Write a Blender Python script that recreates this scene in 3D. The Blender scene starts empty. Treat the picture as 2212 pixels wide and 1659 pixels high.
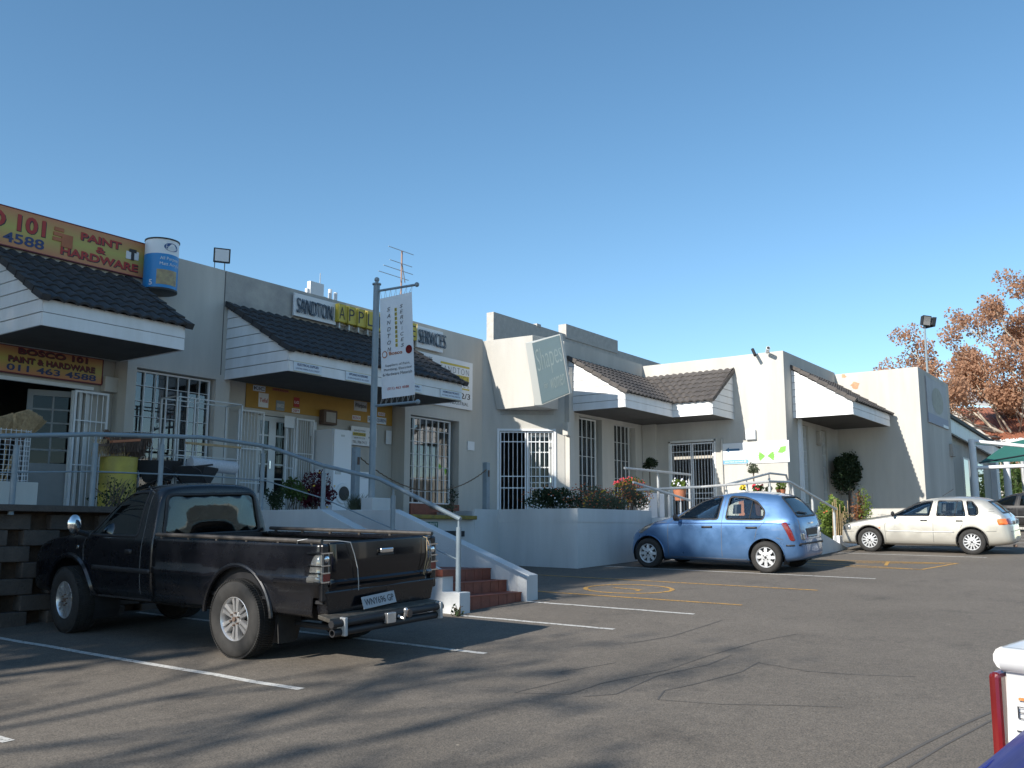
import bpy, bmesh, math, random
from mathutils import Vector, Matrix
from mathutils.bvhtree import BVHTree
R = math.radians
rnd = random.Random(7)
S = bpy.context.scene
COL = S.collection
# ---------------------------------------------------------------- camera
FPX, CX, CY = 2040.0, 1106.0, 829.5           # photograph measured on a 2212 px wide grid
def _cam_axes(a=35.9, p=8.89, r=0.002):
    A, P = R(a), R(p)
    F0 = Vector((math.cos(A), math.sin(A), 0)); R0 = Vector((math.sin(A), -math.cos(A), 0)); Z = Vector((0, 0, 1))
    F = F0*math.cos(P)+Z*math.sin(P); U0 = -F0*math.sin(P)+Z*math.cos(P)
    return F, R0*math.cos(r)+U0*math.sin(r), U0*math.cos(r)-R0*math.sin(r)
CF, CR, CU = _cam_axes()
cd = bpy.data.cameras.new('camera'); cam = bpy.data.objects.new('camera', cd); COL.objects.link(cam)
cd.sensor_width = 36; cd.lens = 36*FPX/2212; cd.clip_start = 0.05; cd.clip_end = 3000
m = Matrix((CR, CU, -CF)).transposed().to_4x4(); cam.matrix_world = m
S.camera = cam
# ---------------------------------------------------------------- sky, sun, exposure
SUN_EL = 31.0
SUNV = Vector((-0.846, 0.1385, 0.515)).normalized()
w = bpy.data.worlds.new("World"); S.world = w; w.use_nodes = True
nt = w.node_tree; bg = nt.nodes['Background']
sky = nt.nodes.new('ShaderNodeTexSky'); sky.sky_type = 'NISHITA'; sky.sun_disc = False
sky.sun_elevation = R(SUN_EL); sky.sun_rotation = math.atan2(SUNV.x, SUNV.y); sky.altitude = 1500; sky.air_density = 1.0; sky.dust_density = 0.6; sky.ozone_density = 1.2
hs = nt.nodes.new('ShaderNodeHueSaturation'); hs.inputs['Saturation'].default_value = 1.15; hs.inputs['Hue'].default_value = .490
nt.links.new(sky.outputs[0], hs.inputs['Color']); nt.links.new(hs.outputs[0], bg.inputs['Color']); bg.inputs['Strength'].default_value = 0.125
sl = bpy.data.lights.new('sun', 'SUN'); sl.energy = 5.0; sl.angle = R(0.53); sl.color = (1.0, 0.94, 0.85)
so = bpy.data.objects.new('sun', sl); COL.objects.link(so); so.rotation_euler = SUNV.to_track_quat('Z', 'Y').to_euler(); so.location = (-30, 5, 30)
S.view_settings.view_transform = 'Standard'; S.view_settings.look = 'None'; S.view_settings.gamma = 1; S.view_settings.exposure = 0.62
S.render.engine = 'CYCLES'
try:
    S.cycles.max_bounces = 8; S.cycles.transparent_max_bounces = 24; S.cycles.glossy_bounces = 4
except Exception: pass
# ---------------------------------------------------------------- helpers
def ray(px, py): return CF*FPX+CR*(px-CX)-CU*(py-CY)
def W(px, py, X=None, Y=None, Z=None, D=None):      # the point of a known wall plane seen at a measured spot
    v = ray(px, py)
    t = X/v.x if X is not None else Y/v.y if Y is not None else Z/v.z if Z is not None else D/v.dot(CF)
    return v*t
def zf(sx, sy, k=0.3183): return lambda x, y: ((sx+k*x)/1.27306, (sy+k*y)/1.27306)
Z1, Z2, Z3, Z4, Z5, Z7, Z8 = zf(0, 540), zf(0, 980), zf(600, 660), zf(600, 1100), zf(1200, 800), zf(1700, 900), zf(2112, 740)
def smin(a, b, k=4.0):
    h = max(0, min(1, .5+.5*(b-a)/k)); return b*(1-h)+a*h-k*h*(1-h)
def G(X, Y):
    x = smin(X, 36.0); x = -smin(-x, 25.0); y = smin(Y, 22.0); y = -smin(-y, 12.0)
    return -1.70+.048*x+.017*y
GN = Vector((-.048, -.017, 1)).normalized()
OFF = {}
def V(*a): return Vector(a)
def tag(o, label=None, cat=None, group=None, kind=None):
    if label: o['label'] = label
    if cat: o['category'] = cat
    if group: o['group'] = group
    if kind: o['kind'] = kind
    return o
def empty(name, loc, label, cat, group=None):
    o = bpy.data.objects.new(name, None); COL.objects.link(o); o.location = loc; o.empty_display_size = .2
    OFF[o.name] = Vector(loc); return tag(o, label, cat, group)
def cempty(name, loc, rotz, label, cat, group=None):   # on the sloping car park; children are in local coordinates
    o = bpy.data.objects.new(name, None); COL.objects.link(o)
    yv = (Matrix.Rotation(rotz, 3, 'Z') @ Vector((0, 1, 0))); xv = yv.cross(GN).normalized(); yv = GN.cross(xv)
    mm = Matrix((xv, yv, GN)).transposed().to_4x4(); mm.translation = Vector(loc); o.matrix_world = mm
    OFF[o.name] = Vector((0, 0, 0)); return tag(o, label, cat, group)
class MB:
    def __init__(s): s.v = []; s.f = []
    def add(s, vs, fs):
        n = len(s.v); s.v += [Vector(a) for a in vs]; s.f += [tuple(i+n for i in f) for f in fs]; return s
    def hexa(s, p):   # 4 bottom, 4 top
        return s.add(p, [(3, 2, 1, 0), (4, 5, 6, 7), (0, 1, 5, 4), (1, 2, 6, 5), (2, 3, 7, 6), (3, 0, 4, 7)])
    def box(s, x0, x1, y0, y1, z0, z1):
        return s.hexa([(x0, y0, z0), (x1, y0, z0), (x1, y1, z0), (x0, y1, z0), (x0, y0, z1), (x1, y0, z1), (x1, y1, z1), (x0, y1, z1)])
    def obox(s, o, a, b, c):
        o, a, b, c = map(Vector, (o, a, b, c)); return s.hexa([o, o+a, o+a+b, o+b, o+c, o+a+c, o+a+b+c, o+b+c])
    def quad(s, *p): return s.add(p, [tuple(range(len(p)))])
    def prism(s, poly, vec):
        n = len(poly); vec = Vector(vec); P = [Vector(p) for p in poly]
        return s.add(P+[p+vec for p in P], [tuple(range(n))[::-1], tuple(range(n, 2*n))]+[(i, (i+1) % n, n+(i+1) % n, n+i) for i in range(n)])
    def tube(s, pts, r, n=8, r2=None, caps=True, ref=None):
        pts = [Vector(p) for p in pts]; k = len(pts); rs = [r+(((r2 if r2 is not None else r)-r)*i/max(1, k-1)) for i in range(k)] if not isinstance(r, (list, tuple)) else r
        base = len(s.v); prev = None
        for i, p in enumerate(pts):
            d = (pts[min(i+1, k-1)]-pts[max(i-1, 0)]).normalized()
            if prev is None: a = d.orthogonal().normalized() if ref is None else Vector(ref)-d*Vector(ref).dot(d)
            else: a = prev-d*prev.dot(d)
            a.normalize(); prev = a; b = d.cross(a)
            for j in range(n):
                t = 2*math.pi*j/n; s.v.append(p+(a*math.cos(t)+b*math.sin(t))*rs[i])
        for i in range(k-1):
            for j in range(n):
                s.f.append((base+i*n+j, base+i*n+(j+1) % n, base+(i+1)*n+(j+1) % n, base+(i+1)*n+j))
        if caps:
            s.f.append(tuple(base+j for j in range(n))[::-1]); s.f.append(tuple(base+(k-1)*n+j for j in range(n)))
        return s
    def lathe(s, prof, o=(0, 0, 0), ax=(0, 0, 1), n=24, closed=False):
        o = Vector(o); ax = Vector(ax).normalized(); a = ax.orthogonal().normalized(); b = ax.cross(a); base = len(s.v); k = len(prof)
        for r, z in prof:
            for j in range(n):
                t = 2*math.pi*j/n; s.v.append(o+ax*z+(a*math.cos(t)+b*math.sin(t))*r)
        for i in range(k if closed else k-1):
            i2 = (i+1) % k
            for j in range(n): s.f.append((base+i*n+j, base+i*n+(j+1) % n, base+i2*n+(j+1) % n, base+i2*n+j))
        if not closed:
            if prof[0][0] > 1e-4: s.f.append(tuple(base+j for j in range(n))[::-1])
            if prof[-1][0] > 1e-4: s.f.append(tuple(base+(k-1)*n+j for j in range(n)))
        return s
    def grid(s, nx, ny, fn):
        base = len(s.v)
        for j in range(ny+1):
            for i in range(nx+1): s.v.append(Vector(fn(i/nx, j/ny)))
        for j in range(ny):
            for i in range(nx): a = base+j*(nx+1)+i; s.f.append((a, a+1, a+nx+2, a+nx+1))
        return s
    def sphere(s, c, r, n=12, m=8, sc=(1, 1, 1)):
        c = Vector(c); prof = []
        base = len(s.v)
        for j in range(m+1):
            ph = math.pi*j/m
            for i in range(n):
                t = 2*math.pi*i/n; s.v.append(c+Vector((math.sin(ph)*math.cos(t)*sc[0], math.sin(ph)*math.sin(t)*sc[1], -math.cos(ph)*sc[2]))*r)
        for j in range(m):
            for i in range(n): s.f.append((base+j*n+i, base+j*n+(i+1) % n, base+(j+1)*n+(i+1) % n, base+(j+1)*n+i))
        return s
    def build(s, name, mat, parent=None, smooth=False, bevel=0, solid=0, origin=None):
        if parent is not None: off = OFF[parent.name]
        else:
            xs = [v.x for v in s.v]; ys = [v.y for v in s.v]; zs = [v.z for v in s.v]
            off = Vector(origin) if origin is not None else Vector(((min(xs)+max(xs))/2, (min(ys)+max(ys))/2, min(zs)))
        me = bpy.data.meshes.new(name); me.from_pydata([tuple(v-off) for v in s.v], [], s.f)
        return finish(me, name, mat, parent, off, smooth, bevel, solid)
def finish(me, name, mat, parent, off, smooth=False, bevel=0, solid=0):
    bm = bmesh.new(); bm.from_mesh(me)
    bmesh.ops.remove_doubles(bm, verts=bm.verts, dist=1e-5)
    if solid == 0: bmesh.ops.recalc_face_normals(bm, faces=bm.faces)
    if smooth:
        for f in bm.faces: f.smooth = True
        for e in bm.edges:
            if len(e.link_faces) == 2 and e.calc_face_angle(0) > R(38): e.smooth = False
    bm.to_mesh(me); bm.free()
    o = bpy.data.objects.new(name, me); COL.objects.link(o)
    for mm in (mat if isinstance(mat, (list, tuple)) else [mat]): me.materials.append(mm)
    if parent is not None: o.parent = parent
    else: o.location = off
    OFF[o.name] = off if parent is None else OFF[parent.name]
    if bevel:
        b = o.modifiers.new('bevel', 'BEVEL'); b.width = bevel; b.segments = 2; b.limit_method = 'ANGLE'; b.angle_limit = R(40)
    if solid:
        b = o.modifiers.new('solid', 'SOLIDIFY'); b.thickness = abs(solid); b.offset = -1 if solid > 0 else 1
    return o
def copy_tree(o, parent=None):
    c = o.copy(); COL.objects.link(c); c.parent = parent
    for ch in list(o.children): copy_tree(ch, c)
    OFF[c.name] = OFF.get(o.name, Vector((0, 0, 0)))
    return c
def set_pbsdf(mt, **k):
    b = mt.node_tree.nodes['Principled BSDF']
    for a, v in k.items(): b.inputs[a].default_value = v
    return b
def mat(name, c, rough=.7, metal=0, var=0, vs=3.0, bump=0, bs=40.0, c2=None, coat=0, detail=4, spec=None, streak=False, alpha=None):
    mt = bpy.data.materials.new(name); mt.use_nodes = True; nt = mt.node_tree
    b = nt.nodes['Principled BSDF']; b.inputs['Base Color'].default_value = (*c, 1); b.inputs['Roughness'].default_value = rough; b.inputs['Metallic'].default_value = metal
    if coat: b.inputs['Coat Weight'].default_value = coat; b.inputs['Coat Roughness'].default_value = .04
    if spec is not None: b.inputs['Specular IOR Level'].default_value = spec
    tc = None
    if var or bump or c2:
        tc = nt.nodes.new('ShaderNodeNewGeometry')
    if var or c2:
        mp = nt.nodes.new('ShaderNodeMapping'); nt.links.new(tc.outputs['Position'], mp.inputs['Vector'])
        if streak: mp.inputs['Scale'].default_value = (1, 1, .18)
        n = nt.nodes.new('ShaderNodeTexNoise'); n.inputs['Scale'].default_value = vs; n.inputs['Detail'].default_value = detail; n.inputs['Roughness'].default_value = .65
        nt.links.new(mp.outputs['Vector'], n.inputs['Vector'])
        cr = nt.nodes.new('ShaderNodeValToRGB'); cr.color_ramp.elements[0].position = .3; cr.color_ramp.elements[1].position = .7
        a = c2 if c2 else tuple(x*(1-var) for x in c); bb = c if c2 else tuple(min(1, x*(1+var)) for x in c)
        cr.color_ramp.elements[0].color = (*a, 1); cr.color_ramp.elements[1].color = (*bb, 1)
        nt.links.new(n.outputs['Fac'], cr.inputs['Fac']); nt.links.new(cr.outputs['Color'], b.inputs['Base Color'])
    if bump:
        n2 = nt.nodes.new('ShaderNodeTexNoise'); n2.inputs['Scale'].default_value = bs; n2.inputs['Detail'].default_value = 3
        nt.links.new(tc.outputs['Position'], n2.inputs['Vector'])
        bp = nt.nodes.new('ShaderNodeBump'); bp.inputs['Strength'].default_value = bump; bp.inputs['Distance'].default_value = .02
        nt.links.new(n2.outputs['Fac'], bp.inputs['Height']); nt.links.new(bp.outputs['Normal'], b.inputs['Normal'])
    return mt
def glassmat(name, tint, transp, rough=.02, ior=1.6):
    mt = bpy.data.materials.new(name); mt.use_nodes = True; nt = mt.node_tree; nt.nodes.remove(nt.nodes['Principled BSDF'])
    out = nt.nodes['Material Output']; tr = nt.nodes.new('ShaderNodeBsdfTransparent'); tr.inputs[0].default_value = (*tint, 1)
    gl = nt.nodes.new('ShaderNodeBsdfGlossy'); gl.inputs['Roughness'].default_value = rough; gl.inputs[0].default_value = (.9, .93, .95, 1)
    df = nt.nodes.new('ShaderNodeBsdfDiffuse'); df.inputs[0].default_value = (.02, .025, .025, 1)
    m1 = nt.nodes.new('ShaderNodeMixShader'); m1.inputs[0].default_value = transp; nt.links.new(df.outputs[0], m1.inputs[1]); nt.links.new(tr.outputs[0], m1.inputs[2])
    fr = nt.nodes.new('ShaderNodeFresnel'); fr.inputs['IOR'].default_value = ior
    m2 = nt.nodes.new('ShaderNodeMixShader'); nt.links.new(fr.outputs[0], m2.inputs[0]); nt.links.new(m1.outputs[0], m2.inputs[1]); nt.links.new(gl.outputs[0], m2.inputs[2])
    nt.links.new(m2.outputs[0], out.inputs[0]); return mt
M = {}
M['plaster'] = mat('plaster', (.45, .435, .40), .9, var=.19, vs=.8, detail=9, bump=.25, bs=60, streak=True)
M['plaster_old'] = mat('plaster_old', (.42, .41, .38), .9, c2=(.27, .27, .265), vs=2.2, bump=.35, bs=30)
M['terrace'] = mat('terrace_paint', (.50, .52, .53), .85, var=.15, vs=1.0, detail=9, bump=.3, bs=50, streak=True)
M['white'] = mat('white_boards', (.74, .75, .76), .55, c2=(.62, .62, .61), vs=3, detail=9, streak=True)
M['gap'] = mat('board_gap', (.12, .12, .12), .9)
M['tile'] = mat('roof_tile', (.050, .049, .050), .72, c2=(.021, .022, .025), vs=4.5, detail=8, bump=.5, bs=90)  # darker tile copy, shade of the left awnings put into the colour
M['tile_sunlit'] = mat('roof_tile_sunlit', (.10, .088, .080), .75, c2=(.052, .047, .045), vs=4.5, detail=8, bump=.4, bs=90)  # lighter copy of the same tile, sunlight put into the colour
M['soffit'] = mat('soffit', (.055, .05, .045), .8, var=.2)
M['rail'] = mat('rail_paint', (.20, .25, .285), .45, var=.1, vs=5)
M['galv'] = mat('galvanised', (.42, .43, .43), .45, metal=.3, var=.12, vs=8)
M['wmetal'] = mat('white_metal', (.66, .68, .70), .5, var=.05, vs=9)
M['wframe'] = mat('white_frame', (.62, .63, .62), .5, var=.05, vs=9)
M['glass'] = glassmat('shop_glass', (.55, .6, .6), .85, ior=2.1)
M['doorglass'] = glassmat('door_glass', (.45, .5, .5), .85, ior=1.4)
M['carglass'] = glassmat('car_glass', (.93, .96, .95), .985)
M['carglass_dark'] = glassmat('car_glass_tinted', (.34, .42, .43), .90)
M['dark'] = mat('dark_interior', (.03, .028, .026), .9)
M['door_shaded'] = mat('door_shade_grey', (.24, .25, .25), .6, var=.08, vs=3)  # grey carries the recess shade painted into the door
M['platemat'] = mat('plate_dull', (.36, .37, .38), .5)
M['pale_sheet'] = mat('pale_backing', (.36, .35, .32), .9, var=.08, vs=3)  # flat pale sheet set behind the narrow panes
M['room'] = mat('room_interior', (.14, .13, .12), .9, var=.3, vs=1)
M['redtile'] = mat('red_step_tile', (.20, .058, .035), .6, var=.22, vs=7, bump=.2)
M['brick_w'] = mat('painted_brick', (.42, .40, .37), .9, var=.12, vs=5, bump=.6, bs=14)
M['black'] = mat('black_plastic', (.018, .018, .02), .55)
M['rubber'] = mat('tyre_rubber', (.022, .021, .020), .85, var=.3, vs=14, bump=.2, bs=120)
M['chrome'] = mat('chrome', (.75, .76, .77), .12, metal=1)
M['alloy'] = mat('alloy', (.62, .61, .60), .3, metal=.75, var=.08, vs=20)
M['hubcap'] = mat('hubcap', (.60, .61, .62), .38, metal=.4)
M['letter_dark'] = mat('letter_slate', (.075, .105, .14), .6)
M['ink'] = mat('ink_black', (.03, .03, .035), .6)
M['inkblue'] = mat('ink_navy', (.03, .05, .14), .6)
M['red'] = mat('sign_red', (.36, .035, .03), .6)
M['maroon'] = mat('sign_maroon', (.13, .02, .03), .6)
M['orange'] = mat('sign_orange', (.62, .24, .06), .6)
M['yellowsign'] = mat('sign_yellow', (.55, .40, .05), .55, var=.08)
M['boxyellow'] = mat('letterbox_yellow', (.46, .37, .04), .45, var=.1, vs=5)
M['signwhite'] = mat('sign_white', (.66, .68, .70), .5, var=.04, vs=3)
M['plaque'] = mat('plaque', (.60, .66, .72), .5)
M['ochre'] = mat('ochre_board', (.38, .21, .03), .6, var=.12, vs=2)
M['concrete'] = mat('concrete', (.36, .34, .31), .9, var=.18, vs=2, bump=.4, bs=40)
M['block'] = mat('retaining_block', (.105, .085, .072), .95, c2=(.06, .05, .044), vs=4, bump=.6, bs=40)
M['paving'] = mat('terrace_paving', (.30, .20, .15), .85, var=.15, vs=3)
M['soil'] = mat('soil', (.07, .045, .03), .95, var=.3, vs=9, bump=.5)
M['wood'] = mat('broom_wood', (.36, .25, .13), .7, var=.2, vs=12)
M['straw'] = mat('straw', (.52, .38, .22), .85, c2=(.28, .19, .10), vs=25)
M['terracotta'] = mat('terracotta', (.38, .14, .07), .8, var=.15)
M['bark'] = mat('bark', (.16, .12, .09), .9, c2=(.07, .055, .045), vs=9, bump=.5)
M['palebark'] = mat('plane_bark', (.55, .50, .43), .85, c2=(.30, .26, .2), vs=3, bump=.3)
M['rust'] = mat('brownbar', (.12, .08, .06), .8)
M['chain'] = mat('rope_chain', (.16, .11, .07), .7, metal=.2)
M['appliance'] = mat('appliance_white', (.68, .70, .73), .35)
M['net'] = mat('shade_net', (.02, .13, .10), .8, var=.1, vs=5)
M['redroof'] = mat('red_tile_roof', (.33, .115, .06), .85, c2=(.20, .08, .045), vs=5, bump=.6, bs=12)
M['greyroof'] = mat('grey_sheet_roof', (.30, .30, .30), .6, var=.1)
M['lamplens'] = glassmat('lamp_lens', (.85, .85, .85), .75)
M['redlens'] = mat('red_lens', (.16, .012, .012), .15, coat=.8)
M['orangelens'] = mat('orange_lens', (.75, .16, .03), .15, coat=.8)
M['clearlens'] = mat('clear_lens', (.22, .225, .22), .12, coat=.9, metal=.5)
M['seat'] = mat('seat_cloth', (.06, .065, .075), .9)
M['seatdark'] = mat('seat_dark', (.02, .02, .022), .9)
def leafmat(name, c, c2, vs=2.5, tr=.25):
    mt = mat(name, c, .6, c2=c2, vs=vs); nt = mt.node_tree; b = nt.nodes['Principled BSDF']
    b.inputs['Specular IOR Level'].default_value = .25
    t = nt.nodes.new('ShaderNodeBsdfTranslucent'); t.inputs[0].default_value = (*[min(1, x*1.6) for x in c], 1)
    mx = nt.nodes.new('ShaderNodeMixShader'); mx.inputs[0].default_value = tr
    nt.links.new(b.outputs[0], mx.inputs[1]); nt.links.new(t.outputs[0], mx.inputs[2]); nt.links.new(mx.outputs[0], nt.nodes['Material Output'].inputs[0]); return mt
M['leaf'] = leafmat('leaf_green', (.07, .11, .025), (.025, .05, .012))
M['leafd'] = leafmat('leaf_dark', (.025, .045, .015), (.010, .02, .008), tr=.1)
M['leafl'] = leafmat('leaf_light', (.16, .22, .04), (.06, .10, .02))
M['leafr'] = leafmat('leaf_maroon', (.11, .012, .03), (.03, .006, .012))
M['leafg'] = leafmat('leaf_grey', (.12, .14, .09), (.05, .06, .035))
M['leafb'] = leafmat('leaf_brown', (.42, .25, .16), (.25, .14, .085), vs=1.3, tr=.35)
M['leafo'] = leafmat('leaf_russet', (.26, .10, .04), (.12, .06, .03))
M['floworange'] = mat('flower_orange', (.50, .16, .04), .7, c2=(.42, .08, .05), vs=30)
M['flowyellow'] = mat('flower_yellow', (.75, .50, .03), .7)
M['flowred'] = mat('flower_red', (.6, .05, .07), .7)
M['flowwhite'] = mat('flower_white', (.75, .75, .78), .7)
# ---------------------------------------------------------------- text
def text_verts(s, shear=0, offset=0, space=1.0):
    cu = bpy.data.curves.new('t', 'FONT'); cu.body = s; cu.size = 1; cu.shear = shear; cu.offset = offset; cu.space_character = space; cu.resolution_u = 3; cu.fill_mode = 'BOTH' if False else cu.fill_mode
    o = bpy.data.objects.new('t', cu); COL.objects.link(o); bpy.context.view_layer.update()
    me = bpy.data.meshes.new_from_object(o.evaluated_get(bpy.context.evaluated_depsgraph_get()))
    vs = [v.co.copy() for v in me.vertices]; fs = [tuple(p.vertices) for p in me.polygons]
    bpy.data.objects.remove(o); bpy.data.curves.remove(cu); bpy.data.meshes.remove(me)
    x0 = min(v.x for v in vs); x1 = max(v.x for v in vs); y0 = min(v.y for v in vs); y1 = max(v.y for v in vs)
    return [((v.x-x0)/(x1-x0), (v.y-y0)/max(1e-6, y1-y0)) for v in vs], fs, (x1-x0)/max(1e-6, (y1-y0))
def letters(mb, s, o, right, up, w, h, lift=.004, shear=0, offset=0, space=1.0, bend=None, depth=0):
    uv, fs, asp = text_verts(s, shear, offset, space)
    o = Vector(o); right = Vector(right).normalized(); up = Vector(up).normalized(); nrm = right.cross(up)
    if w is None: w = h*asp
    P = [o+right*(u*w)+up*(v*h)+nrm*lift for u, v in uv]
    mb.add(P, fs)
    return w
def board(name, o, right, up, w, h, th, mt, parent=None, bevel=0):
    right = Vector(right).normalized(); up = Vector(up).normalized(); nrm = right.cross(up)
    return MB().obox(Vector(o), right*w, up*h, nrm*th).build(name, mt, parent, bevel=bevel)
# ---------------------------------------------------------------- foliage
def leaves(mb, c, rad, n, size, shell=.35, flat=0, asp=.55, rr=None):
    r_ = rr or rnd; c = Vector(c)
    for _ in range(n):
        while True:
            p = Vector((r_.uniform(-1, 1), r_.uniform(-1, 1), r_.uniform(-1, 1))); l = p.length
            if .02 < l < 1 and (l > shell or r_.random() < .3): break
        q = c+Vector((p.x*rad[0], p.y*rad[1], p.z*rad[2]))
        a = Vector((r_.gauss(0, 1), r_.gauss(0, 1), r_.gauss(0, .7))).normalized(); b = a.orthogonal().normalized(); b = Matrix.Rotation(r_.uniform(0, 6.28), 3, a) @ b
        s = size*r_.uniform(.6, 1.4); cc = a.cross(b)
        mb.quad(q-b*s*.5, q+cc*s*asp*.5, q+b*s*.5, q-cc*s*asp*.5)
def clump(mb, c, rad, n, size, k=7, rr=None, **kw):
    r_ = rr or rnd
    for _ in range(k):
        d = Vector((r_.uniform(-1, 1), r_.uniform(-1, 1), r_.uniform(-.9, 1)))
        if d.length > 1: d.normalize()
        f = r_.uniform(.35, .6)
        leaves(mb, Vector(c)+Vector((d.x*rad[0]*.62, d.y*rad[1]*.62, d.z*rad[2]*.62)), [x*f for x in rad], n//k, size, rr=r_, **kw)
def limbs(mb, p, d, L, r, depth, tips, rr, spread=.6, up=.15, taper=.68, segs=4, kids=(2, 3), minr=.006):
    pts = [Vector(p)]; dd = Vector(d).normalized()
    for i in range(segs):
        dd = (dd+Vector((rr.gauss(0, .13), rr.gauss(0, .13), rr.gauss(0, .10)+up*.12))).normalized(); pts.append(pts[-1]+dd*L/segs)
    mb.tube(pts, r, n=7 if r > .05 else 5 if r > .02 else 3, r2=max(minr, r*taper), caps=False)
    if depth == 0: tips.append((pts[-1], dd)); return
    for k in range(rr.randint(*kids)):
        ax = dd.orthogonal().normalized(); ax = Matrix.Rotation(rr.uniform(0, 6.28), 3, dd) @ ax
        nd = (dd+ax*rr.uniform(spread*.6, spread*1.3)+Vector((0, 0, up))).normalized()
        st = pts[-1] if k == 0 or rr.random() < .4 else pts[-2]
        limbs(mb, st, nd, L*rr.uniform(.62, .88), r*taper*.9, depth-1, tips, rr, spread, up, taper, segs, kids, minr)
# ================================================================ ground
def asphalt():
    mt = bpy.data.materials.new('asphalt'); mt.use_nodes = True; nt = mt.node_tree; b = nt.nodes['Principled BSDF']; L = nt.links.new
    g = nt.nodes.new('ShaderNodeNewGeometry')
    def noise(sc, det=4, rg=.6, vec=None):
        n = nt.nodes.new('ShaderNodeTexNoise'); n.inputs['Scale'].default_value = sc; n.inputs['Detail'].default_value = det; n.inputs['Roughness'].default_value = rg
        L((vec or g.outputs['Position']), n.inputs['Vector']); return n
    def ramp(src, p0, c0, p1, c1):
        r = nt.nodes.new('ShaderNodeValToRGB'); e = r.color_ramp.elements; e[0].position = p0; e[1].position = p1; e[0].color = (*c0, 1); e[1].color = (*c1, 1); L(src, r.inputs[0]); return r
    big = ramp(noise(.35, 5, .7).outputs['Fac'], .3, (.098, .086, .072), .72, (.142, .125, .106))
    fine = ramp(noise(75, 3, .8).outputs['Fac'], .32, (.45, .45, .45), .72, (1.75, 1.7, 1.62))
    mul = nt.nodes.new('ShaderNodeMixRGB'); mul.blend_type = 'MULTIPLY'; mul.inputs[0].default_value = 1; L(big.outputs[0], mul.inputs[1]); L(fine.outputs[0], mul.inputs[2])
    # pale chips and litter flecks
    vo = nt.nodes.new('ShaderNodeTexVoronoi'); vo.inputs['Scale'].default_value = 2.2; L(g.outputs['Position'], vo.inputs['Vector'])
    fl = ramp(vo.outputs['Distance'], .018, (1, 1, 1), .03, (0, 0, 0))
    mx = nt.nodes.new('ShaderNodeMixRGB'); L(fl.outputs[0], mx.inputs[0]); L(mul.outputs[0], mx.inputs[1]); mx.inputs[2].default_value = (.30, .26, .20, 1)
    # coarse grit
    mid = ramp(noise(16, 5, .8).outputs['Fac'], .35, (.82, .82, .82), .68, (1.16, 1.15, 1.14)); mm = nt.nodes.new('ShaderNodeMixRGB'); mm.blend_type = 'MULTIPLY'; mm.inputs[0].default_value = 1; L(mul.outputs[0], mm.inputs[1]); L(mid.outputs[0], mm.inputs[2]); L(mm.outputs[0], mx.inputs[1])
    # oily stains
    st = ramp(noise(.9, 6, .75).outputs['Fac'], .55, (1, 1, 1), .74, (.58, .58, .59))
    m2 = nt.nodes.new('ShaderNodeMixRGB'); m2.blend_type = 'MULTIPLY'; m2.inputs[0].default_value = 1; L(mx.outputs[0], m2.inputs[1]); L(st.outputs[0], m2.inputs[2])
    L(m2.outputs[0], b.inputs['Base Color']); b.inputs['Roughness'].default_value = .85
    bp = nt.nodes.new('ShaderNodeBump'); bp.inputs['Strength'].default_value = .55; bp.inputs['Distance'].default_value = .012; L(noise(60, 3, .7).outputs['Fac'], bp.inputs['Height']); L(bp.outputs[0], b.inputs['Normal'])
    return mt
M['asphalt'] = asphalt()
def axis_pts(a, b, near0, near1, step):
    xs = []; x = near0
    while x <= near1+1e-6: xs.append(x); x += step
    k = step; x = near0
    while x > a: k *= 1.6; x -= k; xs.append(max(x, a))
    k = step; x = near1
    while x < b: k *= 1.6; x += k; xs.append(min(x, b))
    return sorted(set(round(q, 4) for q in xs))
xs = axis_pts(-500, 900, -10, 45, 1.0); ys = axis_pts(-600, 700, -15, 25, 1.0)
mb = MB(); mb.v = [Vector((x, y, G(x, y))) for y in ys for x in xs]; nx = len(xs)
mb.f = [(j*nx+i, j*nx+i+1, (j+1)*nx+i+1, (j+1)*nx+i) for j in range(len(ys)-1) for i in range(nx-1)]
tag(mb.build('parking_lot_ground', M['asphalt'], smooth=True), 'grey worn asphalt of the sloping car park', 'ground', kind='structure')
def paint(name, c, wear):
    mt = bpy.data.materials.new(name); mt.use_nodes = True; nt = mt.node_tree; b = nt.nodes['Principled BSDF']; L = nt.links.new
    g = nt.nodes.new('ShaderNodeNewGeometry'); n = nt.nodes.new('ShaderNodeTexNoise'); n.inputs['Scale'].default_value = 22; n.inputs['Detail'].default_value = 6; n.inputs['Roughness'].default_value = .75
    L(g.outputs['Position'], n.inputs['Vector']); r = nt.nodes.new('ShaderNodeValToRGB'); e = r.color_ramp.elements; e[0].position = wear; e[1].position = wear+.12
    e[0].color = (.10, .09, .08, 1); e[1].color = (*c, 1); L(n.outputs['Fac'], r.inputs[0]); L(r.outputs[0], b.inputs['Base Color']); b.inputs['Roughness'].default_value = .8
    return mt
M['pwhite'] = paint('road_paint_white', (.50, .49, .46), .36); M['pyellow'] = paint('road_paint_yellow', (.50, .27, .045), .40); M['pfaint'] = paint('road_paint_faint', (.20, .15, .06), .50)
M['tar'] = mat('crack_filler', (.075, .069, .063), .85, c2=(.10, .092, .084), vs=3, detail=8)
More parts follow.
